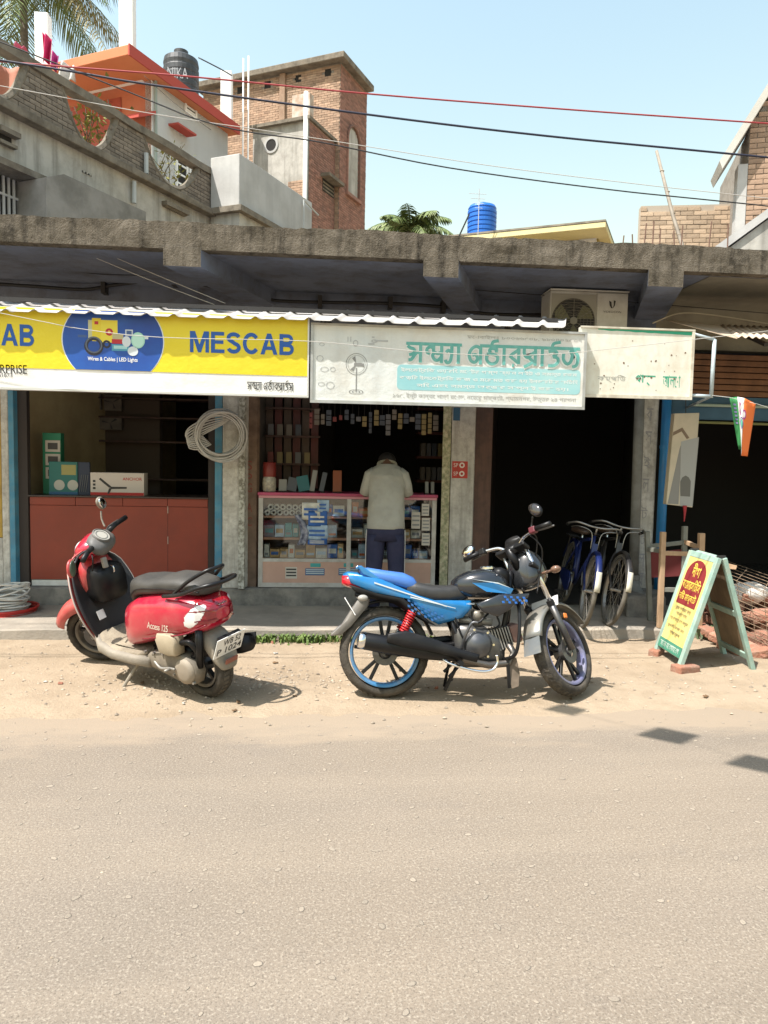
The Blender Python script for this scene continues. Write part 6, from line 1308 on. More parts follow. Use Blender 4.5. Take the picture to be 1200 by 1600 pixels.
for nm, p, rz, s in (('flaky red brick under the near foot of the folding board', B+Vector((.03, -.02, -.02)), .3, 1.), ('small brick under the far foot of the folding board', A+Vector((0, 0, -.02)), .8, .8)):
    o = MB().obox((0, 0, 0), (.20*s, .11*s, .066), (0, 0, 0)).build('brick', m_brk, bevel=.012); o.location = (p.x, p.y, .030); o.rotation_euler = (0, R(2), rz); tag(o, nm, 'brick')
# ---- wooden trestle behind the board
tr = thing('wooden_trestle', 'bare wooden trestle with four posts and rails behind the folding board', 'trestle', (3.2, 6.6, .1))
m_wood = M('raw_timber', (.42, .28, .17), .85, (.34, .22, .13), 8., streak=((.22, .14, .08), .5, 14.)); m_wgr = M('grey_timber', (.19, .19, .16), .85, (.14, .14, .12), 8.)
def post(x0, y0, x1, y1, Y0, w, mt, zb=.10):
    p = PY(x0, y0, Y0); q = PY(x1, y1, Y0-.02); q = q+(q-p)*max(0, (q.z-zb)/(p.z-q.z)) if p.z > q.z else q
    MB().bar(q, p, w, w, up=(0, 1, 0)).build('post', mt, tr, bevel=.004); return p, q
p1 = post(1011, 830, 1014, 925, 6.75, .042, m_wgr); p2 = post(1036, 831, 1032, 940, 6.45, .045, m_wood); p3 = post(1070, 822, 1067, 920, 6.70, .045, m_wgr); p4 = post(1096, 833, 1093, 930, 6.42, .05, m_wood)
for a_, b_, k, mt in ((p1, p2, .20, m_wgr), (p3, p4, .16, m_wood), (p2, p4, .22, m_wood), (p1, p3, .17, m_wgr), (p2, p4, .60, m_wgr)): MB().bar(a_[0].lerp(a_[1], k), b_[0].lerp(b_[1], k), .028, .04).build('rail', mt, tr, bevel=.003)
MB().bar(p1[0].lerp(p1[1], .95)+Vector((0, -.1, 0)), p2[0].lerp(p2[1], .93)+Vector((.05, -.25, 0)), .03, .05).build('rail', m_wgr, tr, bevel=.003)
a_, b_ = p1[0].lerp(p1[1], .24), p3[0].lerp(p3[1], .24); a2_, b2_ = p1[0].lerp(p1[1], .52), p3[0].lerp(p3[1], .52)
MB().prism([a_, b_, b2_, a2_], (0, .012, 0)).build('maroon_panel', M('maroon_cloth', (.13, .02, .02), .8), tr)
o = MB().prism([PY(1128, 878, 6.2), PY(1152, 884, 6.1), PY(1150, 890, 6.1), PY(1126, 888, 6.2)], (.0, .45, 0)).build('plank', m_wood, tr, bevel=.003)
# ---- wire cage with bricks and a white sack at the right
wc = thing('wire_cage', 'sagging wire mesh cage beside the folding board', 'cage', (4, 6, 0)); m_wire = M('rusty_wire', (.30, .22, .15), .7, (.20, .14, .09), 20., metal=.3)
ca, cb, cc_, cd_ = PZ(1130, 1000), PZ(1290, 1062), PY(1113, 893, PZ(1130, 1000).y), PY(1290, 960, PZ(1290, 1062).y)
for i in range(15):
    t = i/14; MB().tube([cc_.lerp(ca, t)+Vector((0, 0, .01)), cc_.lerp(ca, t).lerp(cd_.lerp(cb, t), .5)-Vector((0, 0, .012)), cd_.lerp(cb, t)+Vector((0, 0, .01))], .0032, 5).build('wire', m_wire, wc)
for i in range(9):
    t = i/8; MB().tube([cc_.lerp(cd_, t), ca.lerp(cb, t)], .0028, 5).build('wire', m_wire, wc)
bk = Vector((.55, .75, 0))
for i in range(5): t = i/4; MB().tube([cc_.lerp(cd_, t), cc_.lerp(cd_, t)+bk], .0032, 5).build('wire', m_wire, wc)
for i in range(6): t = i/5; MB().tube([cc_+bk*t, cd_+bk*t], .0028, 5).build('wire', m_wire, wc)
sk_c = PY(1170, 926, 6.6); mb = MB().ell(sk_c, (.20, .14, .10), 26, 16)
for i, v in enumerate(mb.v): d = v-sk_c; mb.v[i] = sk_c+d*(1+.22*nz(d.x, d.y, d.z, 14.)+.08*nz(d.x, d.y, d.z, 40.))
tag(mb.build('white_sack', M('white_sacking', (.58, .56, .52), .85, (.46, .44, .40), 9., bump=.5, bsc=30), smooth=True), 'crumpled white sack lying on the brick pile inside the wire cage', 'sack')
br_src = MB().obox((0, 0, 0), (.23, .11, .07)).build('brick', m_brk, bevel=.008); bsm = br_src.data; bpy.data.objects.remove(br_src); rb = random.Random(2)
for i in range(120):
    x = rb.uniform(3.5, 4.75); y = rb.uniform(5.75, 7.0); h = .38*max(0, 1-abs(y-6.6)/.7)*min(1, (x-3.3)/.4)
    z = .035+h*rb.random(); o = inst(bsm, 'brick', None, (x, y, z), (rb.uniform(-.3, .3), rb.uniform(-.3, .3), rb.random()*3.1)); o.modifiers.new('b', 'BEVEL').width = .008
    tag(o, 'broken red brick in the pile behind the wire cage', 'brick', 'bricks piled behind the wire cage')
# small weeds by the board
wd_ = thing('weed', 'small dark leafy weed growing behind the folding board', 'plant', PZ(1105, 1003))
m_wl = M('weed_leaf', (.07, .10, .045), .7, (.11, .14, .06), 8.)
for i in range(26):
    a = rb.random()*6.28; l = .06+.1*rb.random(); c = PZ(1105, 1003)+Vector((rb.uniform(-.08, .12), rb.uniform(-.05, .1), 0)); d = Vector((math.cos(a), math.sin(a), .0)); s = Vector((-d.y, d.x, 0))*.02
    MB().add([c, c+d*l*.4+s+Vector((0, 0, l*.8)), c+d*l+Vector((0, 0, l*.9)), c+d*l*.4-s+Vector((0, 0, l*.8))], [(0, 1, 2, 3)]).build('leaf', m_wl, wd_)
# ---- hanging cream board beside the blue pipe
hbq = thing('hanging_board', 'tall narrow cream and grey board hanging beside the blue pipe', 'sign', PY(1068, 790, 6.75)); FHb = Frame((0, 6.75))
ol = [FHb.px(*q) for q in ((1054, 646), (1093, 645), (1082, 793), (1041, 788))]
MB().fpoly(FHb, ol, -.07, 0).build('board', M('cream_board', (.50, .44, .33), .6, (.42, .38, .29), 4.), hbq, bevel=.004)
for pts, c, n in ((((1064, 690), (1092, 683), (1082, 791), (1062, 790)), (.30, .31, .30), .002), (((1052, 675), (1066, 668), (1077, 684), (1073, 686), (1065, 674), (1051, 681)), (.17, .12, .08), .0025), (((1062, 700), (1066, 690), (1060, 788), (1043, 787)), (.20, .20, .19), .0015)):
    MB().fpoly(FHb, [FHb.px(*q) for q in pts], .0005, n).build('flat_shape', M('hb_%d' % int(n*1e4), c, .6), hbq)  # grey and brown polygons laid flat over the cream board
gp = [FHb.px(*q) for q in ((1063, 775), (1063, 752), (1066, 746), (1071, 743), (1076, 746), (1079, 752), (1078, 776))]
MB().fpoly(FHb, gp, .002, .004).build('printed_emblem', M('hb_emblem', (.11, .11, .10), .6), hbq)
MB().tube([FHb.pt(*FHb.px(1074, 646), -.03), FHb.pt(*FHb.px(1074, 612), -.03)], .004, 5).build('cord', m_iron, hbq); MB().tube([PY(1070, 790, 6.72), PY(1070, 800, 6.72), PY(1069, 815, 6.72)], [.02, .012, .004], 6).build('tassel', M('red_tassel', (.30, .02, .03), .7), hbq)
# ---- pennant flag
fl = thing('pennant_flag', 'orange white and green pennant flag on a string by the sign bracket', 'flag', PY(1160, 712, 6.0))
f0 = [(1140, 621), (1152, 620), (1163, 622), (1181, 631)]; f1 = [(1154, 702), (1159, 703), (1158, 712), (1168, 713)]
cl = [M('flag_green', (.03, .20, .06), .7), M('flag_white', (.66, .64, .62), .7), M('flag_orange', (.72, .16, .03), .7)]
def fpt(k, v, dn=0.):
    i = min(int(k), 2); t = k-i; a = Vector((*f0[i], 0)).lerp(Vector((*f0[i+1], 0)), t); b = Vector((*f1[i], 0)).lerp(Vector((*f1[i+1], 0)), t); q = a.lerp(b, v)
    return PY(q.x, q.y, 6.02-dn+.03*math.sin(k*2.2+v*1.5))
for i in range(3): MB().grid(lambda u, v: fpt(i+u, v), 6, 10).build('stripe', cl[i], fl, smooth=True, solid=.0015)
def fshape(pts, mt, dn): MB().add([fpt(k, v, dn) for k, v in pts], [tuple(range(len(pts)))]).build('emblem', mt, fl)
for (cx, cy, rx, ry, rot, mt, dn) in ((1.35, .20, .14, .13, .3, M('fl_mag', (.40, .06, .25), .7), .004), (2.05, .28, .22, .09, -.3, M('fl_mag', (.40, .06, .25)), .004), (2.05, .28, .14, .055, -.3, cl[1], .006), (1.37, .20, .07, .07, .3, cl[1], .006), (1.65, .45, .42, .11, 0, M('fl_vio', (.16, .14, .30), .7), .005), (1.65, .45, .26, .075, 0, M('fl_grn', (.08, .32, .22), .7), .007)):
    fshape([(cx+rx*math.cos(a*.524), cy+ry*math.sin(a*.524)) for a in range(12)], mt, dn)
for k in range(6): fshape([(.35, .12+.07*k), (.75, .13+.07*k), (.75, .165+.07*k), (.35, .155+.07*k)], M('fl_vio', (.16, .14, .30)), .004)
MB().tube([PY(1113, 618, 6.0), PY(1140, 621, 6.0), PY(1182, 631, 6.0), PY(1260, 655, 6.3)], .0025, 5).build('string', M('string_white', (.5, .5, .48), .8), fl)
# ============================================================ houses behind, tanks, palms, wires
AD, AE = 62.4, -27.6            # the plots behind run back to the right: depth walls and street walls
m_cem = M('weathered_cement_plaster', (.50, .475, .43), .92, (.40, .38, .335), 1.2, (.35, .65), bump=.3, bsc=12, streak=((.15, .14, .12), .85, 3.), dirt=((.22, .20, .17), .6, 2.5))
m_cop = M('mossy_coping', (.20, .17, .13), .95, (.12, .10, .075), 3., bump=.5, bsc=14, dirt=((.30, .26, .20), .5, 5.))
m_bkg = M('old_dark_brick', (.25, .205, .16), .95, (.17, .14, .11), 6., bump=.4, bsc=20, rnd=.22, dirt=((.13, .11, .085), .5, 5.))
m_bko = M('orange_brick', (.43, .29, .20), .95, (.34, .22, .15), 6., bump=.4, bsc=20, rnd=.25, dirt=((.30, .23, .165), .6, 1.6))
m_bkp = M('pale_brick', (.48, .36, .25), .95, (.42, .30, .20), 6., bump=.4, bsc=20, rnd=.22, dirt=((.42, .36, .28), .5, 4.))
m_mor = M('grey_mortar', (.28, .25, .21), .95, (.21, .18, .15), 6., bump=.4, bsc=30); m_morp = M('pale_mortar', (.40, .34, .27), .95)
def bricks(parent, fr, u0, u1, z0, z1, inside, mat, bl=.25, bh=.078, nmax=300, n=0., seed=1, thick=.02):
    """bricks proud of the wall plane: the first nmax as parts, the rest joined"""
    rr_ = random.Random(seed); sp_ = []; r = 0; z = z0
    while z+bh*.6 < z1:
        u = u0-(r % 2)*(bl+.012)/2
        while u < u1:
            a, b = max(u, u0), min(u+bl, u1)
            if b-a > .05 and inside((a+b)/2, z+bh/2): sp_.append((a, b, z))
            u += bl+.012
        z += bh+.012; r += 1
    rr_.shuffle(sp_)
    key = MB().obox((0, 0, 0), (bl, thick, bh)).build('brick', mat); me = key.data; bpy.data.objects.remove(key); iv = WM(parent).inverted()
    for (a, b, z) in sp_[:nmax]:
        p = iv @ fr.pt((a+b)/2, z+bh/2, n+thick/2-.006+rr_.uniform(-.004, .006)); inst(me, 'brick', parent, p, (0, 0, R(fr.deg)), ((b-a)/bl, 1, 1))
    if len(sp_) > nmax:
        mb = MB()
        for (a, b, z) in sp_[nmax:]: k = rr_.uniform(-.004, .006); mb.fbox(fr, a, b, z, z+bh, n-.006+k, n+thick-.006+k)
        o = mb.build('bricks', mat, parent); o['kind'] = 'stuff'
# ---------------- left building with the scooped brick parapet
cor = PY(330, 300, 20.); FL = Frame(cor, AD)
lb = thing('apartment_building', 'grey plastered building with a scooped brick roof parapet', 'building', (cor.x, cor.y, 0))
uL = -9.
zc0 = FL.px(330, 264)[1]; zl = FL.px(327, 330)[1]          # coping top at the corner, ledge
zc = zc0; FLf = Frame(cor, AE)
MB().fbox(FL, uL, 0, 0, zl-.16, -6, 0).build('wall', m_cem, lb)
MB().fbox(FL, uL, .12, zl-.16, zl, -6, .22).build('ledge', m_cop, lb, bevel=.02)
scoops = []
for (xa, xb, yb, xm) in ((-58, 45, 160, 12), (97, 184, 234, 147), (223, 311, 296, 277)):
    ua = FL.px(xa, 200)[0]; ub = FL.px(xb, 200)[0]; scoops.append((ua, ub, FL.px(xm, yb)[1]))
dz = scoops[1][1]-scoops[1][0]; scoops.append((scoops[0][0]-dz-.6, scoops[0][0]-.6, scoops[0][2]))
ztp = zc-.16
def in_par(u, z):
    for ua, ub, zb in scoops:
        if ua < u < ub:
            t = (u-(ua+ub)/2)/((ub-ua)/2)
            if z > ztp-(ztp-zb)*(1-abs(t)**2.3): return False
    return True
# parapet core and brick face
mb = MB(); N_ = 160
for i in range(N_):
    a = uL+(0-uL)*i/N_; b = uL+(0-uL)*(i+1)/N_; c = (a+b)/2; zt = ztp
    for ua, ub, zb in scoops:
        if ua < c < ub: t = (c-(ua+ub)/2)/((ub-ua)/2); zt = ztp-(ztp-zb)*(1-abs(t)**2.3)
    mb.fbox(FL, a, b+.001, zl, zt, -.13, -.012)
mb.build('parapet_core', m_mor, lb)
bricks(lb, FL, -6.6, -.02, zl+.01, ztp, in_par, m_bkg, nmax=300, seed=4, n=-.006)
for ua, ub, zb in scoops:
    pts = []
    for i in range(25): t = -1+2*i/24; pts.append(FL.pt((ua+ub)/2+t*(ub-ua)/2, ztp-(ztp-zb)*(1-abs(t)**2.3), -.06))
    MB().tube(pts, .085, 6).build('scoop_rim', m_cop, lb)
# coping beam: sags at places, old plaster
mb = MB(); pr_ = None
for i in range(60):
    a = uL+(0.1-uL)*i/60; b = uL+(.1-uL)*(i+1)/60
    for k, u in ((0, a), (1, b)): pass
    h0, h1 = .03*nz(a, 0, 0, .9), .03*nz(b, 0, 0, .9); q = lambda u, z, n: FL.pt(u, z, n)
    mb.hexa([q(a, ztp+h0, .06), q(b, ztp+h1, .06), q(b, ztp+h1, -.20), q(a, ztp+h0, -.20), q(a, zc+h0, .06), q(b, zc+h1, .06), q(b, zc+h1, -.20), q(a, zc+h0, -.20)])
mb.build('coping', m_cop, lb)
# windows and shade
def slot(x0, y0, x1, y1, name='vent'):
    ua, z1_ = FL.px(x0, y0); ub, z0_ = FL.px(x1, y1); o = MB().fbox(FL, ua, ub, z0_, z1_, .0, .004).build(name, M('dark_opening', (.02, .018, .016), .9), lb); return ua, ub, z0_, z1_, o
for q in ((-2, 207, 18, 212+16), (256, 322, 285, 334)):
    ua, ub, z0_, z1_, o = slot(*q, 'window'); MB().fbox(FL, ua-.08, ub+.08, z1_, z1_+.09, 0, .16).build('lintel', m_cop, o); MB().fbox(FL, ua-.05, ub+.05, z0_-.06, z0_, 0, .10).build('sill', m_cop, o)
ua, ub, z0_, z1_, o = slot(128, 266, 143, 276); 
for k in range(3): MB().fbox(FL, ua+(ub-ua)*(k+.2)/3, ua+(ub-ua)*(k+.6)/3, z0_, z1_, .004, .03).build('vent_bar', m_cem, o)
gu0, gu1 = FL.px(-10, 300)[0], FL.px(92, 325)[0]; gz1 = FL.px(92, 312)[1]; gz0 = gz1-1.3
gw = MB().fbox(FL, gu0-1.5, gu1, gz0, gz1, 0, .004).build('window', M('dark_opening', (.02, .018, .016)), lb)
for k in range(26): u = gu0-1.4+k*(gu1-gu0+1.4)/26; MB().fbox(FL, u, u+.045, gz0, gz1, .02, .05).build('grille_bar', M('white_grille', (.50, .49, .46), .6), gw)
for z in (gz1-.35, gz1-.8): MB().fbox(FL, gu0-1.5, gu1, z, z+.04, .03, .06).build('grille_rail', M('white_grille', (.50, .49, .46)), gw)
MB().fbox(FL, gu0-1.6, gu1+.1, gz1+.004, gz1+.12, 0, .5).build('sunshade', m_cop, lb)
fo = FL.off(.75); pz = [fo.px(*q) for q in ((72, 277), (100, 272), (228, 331), (228, 380), (72, 380))]
MB().fpoly(fo, pz, -.75, 0).build('balcony_wall', M('mottled_cement', (.26, .245, .22), .95, (.17, .16, .14), 1.4, bump=.4, bsc=10, dirt=((.36, .34, .31), .5, 2.)), lb)
for (x, y0, y1) in ((205, 284, 318), (224, 240, 272)): a, z1_ = FL.px(x, y0); z0_ = FL.px(x, y1)[1]; MB().tube([FL.pt(a, z1_, .08), FL.pt(a, z0_, .08)], .05, 8).build('waste_pipe', M('pale_pvc', (.46, .48, .47), .6), lb)
# front street wall of the same house, left of the frame
# ---------------- grey roof box beside it
bc = PY(374, 290, 19.5); bc.z = 0; FBd = Frame(bc, AD); FBe = Frame(bc, AE)
bt = thing('roof_water_tank', 'pale cement box shaped water tank wall between the grey and brick buildings', 'water tank', (bc.x, bc.y, 0))
zt = FBd.px(374, 239)[1]; ue = FBd.px(488, 300)[0]; ul_ = FBe.px(329, 280)[0]; zb = FBd.px(374, 322)[1]
m_cem2 = M('fresh_cement', (.47, .46, .44), .9, (.40, .39, .37), 1.3, bump=.2, bsc=12, streak=((.30, .29, .275), .5, 2.5))
V = [bc+FBe.u*ul_, bc, bc+FBd.u*ue, bc+FBd.u*ue+FBe.u*ul_]
MB().hexa([q+Vector((0, 0, zb)) for q in V]+[q+Vector((0, 0, zt)) for q in V]).build('tank_wall', m_cem2, bt, bevel=.02)
W2 = [V[0]+FBe.n*.15-FBe.u*.1, V[1]+FBe.n*.15+FBd.n*.15, V[2]+FBd.n*.15, V[3]]
MB().hexa([q+Vector((0, 0, zb-.16)) for q in W2]+[q+Vector((0, 0, zb-.005)) for q in W2]).build('base_slab', m_cop, bt, bevel=.01)
MB().hexa([q*1+Vector((0, 0, 0)) for q in V]+[q+Vector((0, 0, zb-.161)) for q in V]).build('stair_wall', m_cem, bt)
xr = FBd.px(470, 330)[0]; MB().tube([FBd.pt(xr, FBd.px(470, 350)[1]-.5, .1), FBd.pt(xr, FBd.px(468, 312)[1], .1), FBd.pt(xr+.9, FBd.px(487, 333)[1], .1)], .025, 6).build('rail_pipe', M('pale_pvc', (.46, .48, .47)), bt)
# ---------------- orange house
oc = PY(237, 200, 25.); oc.z = 0; OD = Frame(oc, AD); OE = Frame(oc, AE)
oh = thing('orange_house', 'house with orange front, white side wall and a projecting orange roof slab', 'building', (oc.x, oc.y, 0))
m_or = M('orange_wall_paint', (.55, .18, .10), .85, (.50, .16, .09), 1.2, dirt=((.40, .13, .08), .4, 2.)); m_orl = M('orange_slab_paint', (.62, .22, .10), .85, (.58, .20, .09), 1.); m_wwl = M('white_wall_paint', (.90, .90, .89), .8, (.87, .87, .86), 1.2, streak=((.66, .66, .64), .3, 2.)); m_redw = M('red_fascia', (.45, .07, .05), .8)
uO = OE.px(99, 160)[0]; uD = OD.px(356, 200)[0]; zr = OE.px(237, 103)[1]+.1
MB().fbox(OE, uO, -.02, 0, zr, -.2, 0).build('front_wall', m_or, oh)
MB().fbox(OD, 0, uD, 0, zr, -.25, 0).build('side_wall', m_wwl, oh)
MB().fbox(OE, uO, 0, 0, zr-.01, -uD, -.21).build('core', m_wwl, oh)
# roof slab with front overhang
def og(e, d, z): return oc+OE.u*e+OD.u*d+Vector((0, 0, z))
ofh, oside = 1.45, .35
zf = None
cs = og(oside, -ofh, 0); d_ = cs-CAM; slabz = CAM_H+0
def z_at(p, py_):  # height of a vertical line over p at the pixel row py_ (photo)
    lo, hi = 0., 40.
    for _ in range(40):
        m_ = (lo+hi)/2; q = Vector((p.x, p.y, m_))-CAM; y = 800-F_PX*q.dot(_up)/q.dot(_f)
        if y > py_: lo = m_
        else: hi = m_
    return lo
zs_ = z_at(cs, 69)
V = [og(uO, -ofh, 0), og(oside, -ofh, 0), og(oside, uD+.2, 0), og(uO, uD+.2, 0)]
MB().hexa([q+Vector((0, 0, zs_-.30)) for q in V]+[q+Vector((0, 0, zs_)) for q in V]).build('roof_slab', m_orl, oh, bevel=.02)
MB().fbox(Frame(og(oside, -ofh, 0), AD), .0, uD+ofh+.2, zs_-.31, zs_+.02, .001, .05).build('red_fascia', m_redw, oh)
MB().fbox(OE, uO, -.02, zr, zs_-.3, -.2, -.001).build('front_wall', m_or, oh); MB().fbox(OD, 0.001, uD-.001, zr, zs_-.3, -.25, -.001).build('side_wall', m_wwl, oh)
def owin(fr, x0, y0, x1, y1, frame=True):
    a, z1_ = fr.px(x0, y0); b, z0_ = fr.px(x1, y0); z0_ = fr.px(x0, y1)[1]; o = MB().fbox(fr, a, b, z0_, z1_, 0, .02).build('window', M('dark_opening', (.02, .018, .016)), oh)
    for q in ((a-.08, b+.08, z1_, z1_+.08), (a-.08, b+.08, z0_-.08, z0_), (a-.08, a, z0_, z1_), (b, b+.08, z0_, z1_)): MB().fbox(fr, *q, 0, .06).build('frame', m_wwl, o)
    for k in range(3): zz_ = z0_+(z1_-z0_)*(k+.5)/3; MB().fbox(fr, a, b, zz_-.03, zz_+.03, .02, .04).build('louvre', m_wwl, o)
    return o
owin(OE, 144, 125, 165, 138); owin(OD, 290, 157, 304, 173); owin(OD, 276, 248, 290, 292); owin(OD, 297, 256, 308, 298)
a, z1_ = OD.px(263, 193); b, z0_ = OD.px(292, 222); MB().prism([OD.pt(a, z1_, 0), OD.pt(b, z1_, 0), OD.pt(b, z0_+.2, .4), OD.pt(a, z0_+.2, .4)], (0, 0, -.06)).build('red_awning', m_redw, oh)
MB().tube([OD.pt(.1, 3, .08), OD.pt(.1, zr, .08)], .05, 8).build('corner_pipe', M('green_pipe', (.30, .36, .33), .6), oh)
a, z = OE.px(141, 147); b, _ = OE.px(226, 137); MB().fbox(OE, a, b, z, z+.07, 0, .12).build('string_course', m_wwl, oh)
a, z = OE.px(208, 180); b, _ = OE.px(232, 190); MB().prism([OE.pt(a, z, 0), OE.pt(b+.3, z, 0), OE.pt(b+.3, z-.4, .8), OE.pt(a, z-.4, .8)], (0, 0, -.12)).build('door_shade', m_redw, oh)
MB().fbox(OE, OE.px(100, 195)[0], OE.px(190, 205)[0], OE.px(130, 260)[1]-2, OE.px(130, 165)[1], .0, .03).build('red_tile_panel', M('red_tile', (.40, .08, .05), .7, (.32, .06, .04), 3.), oh)
# columns standing up through the roof
for (x, y0, pw, e, d) in ((206, -60, .42, oside-.5, -ofh+.55),):
    p = og(e, d, 0); zt_ = z_at(p, y0); MB().box(p.x-pw/2, p.x+pw/2, p.y-pw/2, p.y+pw/2, zs_, zt_).build('roof_column', m_wwl, oh, bevel=.02)
p = PY(68, 70, 27.); MB().box(p.x-.22, p.x+.22, p.y-.2, p.y+.2, zs_, PY(68, 24, 27.).z).build('roof_column', m_wwl, oh, bevel=.02)
p = og(oside-.3, uD-.15, 0); MB().box(p.x-.2, p.x+.2, p.y-.2, p.y+.2, zs_, z_at(p, 114)).build('roof_column', m_wwl, oh, bevel=.02)
# black tank on its roof
bt_p = PY(283, 120, 28.); btk = thing('black_water_tank', 'ribbed black plastic water tank on the orange roof', 'water tank', (bt_p.x, bt_p.y, zs_))
rt_ = .62; zt_ = PY(283, 84, 28.).z; h = zt_-zs_; prf = [(0, 0), (rt_*.98, 0)]
for k in range(6): z = h*.06+h*.70*k/6; prf += [(rt_, z), (rt_, z+h*.07), (rt_*.97, z+h*.085), (rt_*.97, z+h*.105)]
prf += [(rt_, h*.80), (rt_*.95, h*.88), (rt_*.55, h*.95), (rt_*.4, h*.96), (rt_*.4, h*1.03), (0, h*1.04)]
MB().lathe(prf, (bt_p.x, bt_p.y, zs_+.01), n=28).build('tank', M('black_tank_plastic', (.035, .038, .042), .5, (.06, .062, .065), 3.), btk, smooth=False)
letter(btk, Frame((bt_p.x, bt_p.y-rt_-.02), 0), 'NIKA', -.35, .35, zs_+h*.45, zs_+h*.62, 0, M('tank_print', (.30, .31, .32), .6))
# washing on the roof line
for i, (x0, y0, x1, y1, c, nm) in enumerate(((66, 50, 80, 100, (.55, .02, .12), 'crimson'), (79, 78, 92, 112, (.45, .04, .22), 'magenta'), (92, 95, 118, 128, (.60, .58, .56), 'white'), (24, 66, 42, 80, (.5, .12, .2), 'pink'), (-12, 100, 44, 175, (.36, .15, .10), 'brown'))):
    a = PY(x0, y0, 24.3); b = PY(x1, y0+10, 24.3); c2 = PY(x1, y1, 24.3); d = PY(x0, y1-4, 24.3)
    o = MB().grid(lambda u, v: a.lerp(b, u).lerp(d.lerp(c2, u), v)+Vector((0, .12*math.sin(u*9+i+v*2), 0)), 12, 8).build('washing', M('cloth_'+nm, c, .85), smooth=True, solid=.01); tag(o, f'{nm} cloth hanging to dry on the roof by the orange house', 'cloth')
# potted creepers behind the parapet openings
m_crp = M('creeper_leaf', (.16, .17, .035), .7, (.24, .20, .04), 5., rnd=.3)
for j, (cx, cy, Y0, nn, lb_) in enumerate(((140, 190, 19.0, 190, 'yellowing creeper seen through the parapet opening beside the red wall'), (262, 262, 21.0, 120, 'thin green creeper in the last parapet opening'))):
    r = thing('creeper', lb_, 'plant', PY(cx, cy+40, Y0)); rr_ = random.Random(j); mb = MB()
    for k in range(7): p = PY(cx+rr_.uniform(-25, 25), cy+42, Y0); q = PY(cx+rr_.uniform(-30, 30), cy-rr_.uniform(10, 40), Y0+.1); mb.tube([p, p.lerp(q, .5)+Vector((rr_.uniform(-.15, .15), 0, 0)), q], .012, 4)
    mb.build('stems', M('creeper_stem', (.10, .085, .05), .8), r); mb = MB()
    for k in range(nn):
        p = PY(cx+rr_.gauss(0, 20), cy+rr_.gauss(8, 20), Y0+rr_.uniform(-.2, .2)); s = .05+.05*rr_.random(); a = Vector((rr_.uniform(-1, 1), rr_.uniform(-1, 1), rr_.uniform(-1, 1))).normalized(); b = a.cross(Vector((0, 0, 1))).normalized(); mb.add([p-a*s, p+b*s*.5, p+a*s, p-b*s*.5], [(0, 1, 2, 3)])
    o = mb.build('leaves', m_crp, r); o['kind'] = 'stuff'
# ---------------- brick tower
tc_ = PY(531, 200, 30.); tc_.z = 0; TD = Frame(tc_, AD); TE = Frame(tc_, AE)
tw = thing('brick_tower', 'tall unplastered brick building with a concrete roof edge and arched niche', 'building', (tc_.x, tc_.y, 0))
zt = TD.px(531, 96)[1]; uLt = TE.px(318, 180)[0]; uRt = TD.px(572, 200)[0]
ztl = zt
MB().fbox(TE, uLt, -.001, 0, ztl, -uRt, 0).build('wall', m_mor, tw)
z_lo = TE.px(480, 345)[1]-.5
wing_x = TE.px(330, 200)[0]
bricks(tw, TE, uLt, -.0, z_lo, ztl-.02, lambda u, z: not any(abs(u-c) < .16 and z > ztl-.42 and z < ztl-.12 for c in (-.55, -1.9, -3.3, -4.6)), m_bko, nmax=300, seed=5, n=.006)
nu0, nu1, nz0, nz1 = TD.px(541, 300)[0], TD.px(559, 300)[0], TD.px(552, 308)[1], TD.px(549, 197)[1]
nc = (nu0+nu1)/2; nr = (nu1-nu0)/2
def niche(u, z): return abs(u-nc) < nr and (z < nz1-nr*1.2 or (u-nc)**2+((z-nz1+nr*1.2)/1.2)**2 < nr*nr) and z > nz0
vent = (TD.px(501, 290)[0], TD.px(519, 290)[0], TD.px(510, 305)[1], TD.px(510, 282)[1])
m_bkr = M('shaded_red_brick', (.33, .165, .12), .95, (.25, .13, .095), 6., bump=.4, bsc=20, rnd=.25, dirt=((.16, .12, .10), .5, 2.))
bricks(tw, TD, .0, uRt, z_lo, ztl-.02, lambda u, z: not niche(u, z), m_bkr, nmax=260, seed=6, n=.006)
MB().fbox(TD, nu0+.05, nu1-.05, nz0, nz1-.1, .001, .004).build('niche_back', m_cem, tw)
for s in (nu0-.06, nu1): MB().fbox(TD, s, s+.06, nz0-.1, nz1-nr, .004, .09).build('niche_jamb', m_bkr, tw)
MB().tube([TD.pt(nc+nr*1.05*math.cos(R(a)), nz1-nr*1.2+nr*1.25*math.sin(R(a)), .05) for a in range(0, 181, 15)], .05, 6).build('niche_arch', m_bkr, tw)
MB().fbox(TD, nu0-.15, nu1+.15, nz0-.15, nz0-.02, .0, .14).build('niche_sill', m_bkr, tw)
# roof slab
V = [tc_+TE.u*(uLt-.3)+TE.n*.35, tc_+TE.n*.35+TD.n*.30, tc_+TD.u*(uRt+.1)+TD.n*.30, tc_+TD.u*(uRt+.1)+TE.u*(uLt-.3)]
MB().hexa([q+Vector((0, 0, ztl)) for q in V]+[q+Vector((0, 0, ztl+.24)) for q in V]).build('roof_slab', m_cop, tw, bevel=.03)
for u in (-.55, -1.9, -3.3, -4.6): MB().fbox(TE, u-.15, u+.15, ztl-.42, ztl-.14, .0005, .003).build('beam_pocket', M('dark_opening', (.02, .018, .016)), tw)
for u in (-2.55,): MB().fbox(TE, u-.12, u+.12, TE.px(430, 200)[1], ztl-.01, .008, .12).build('brick_pier', m_bko, tw)
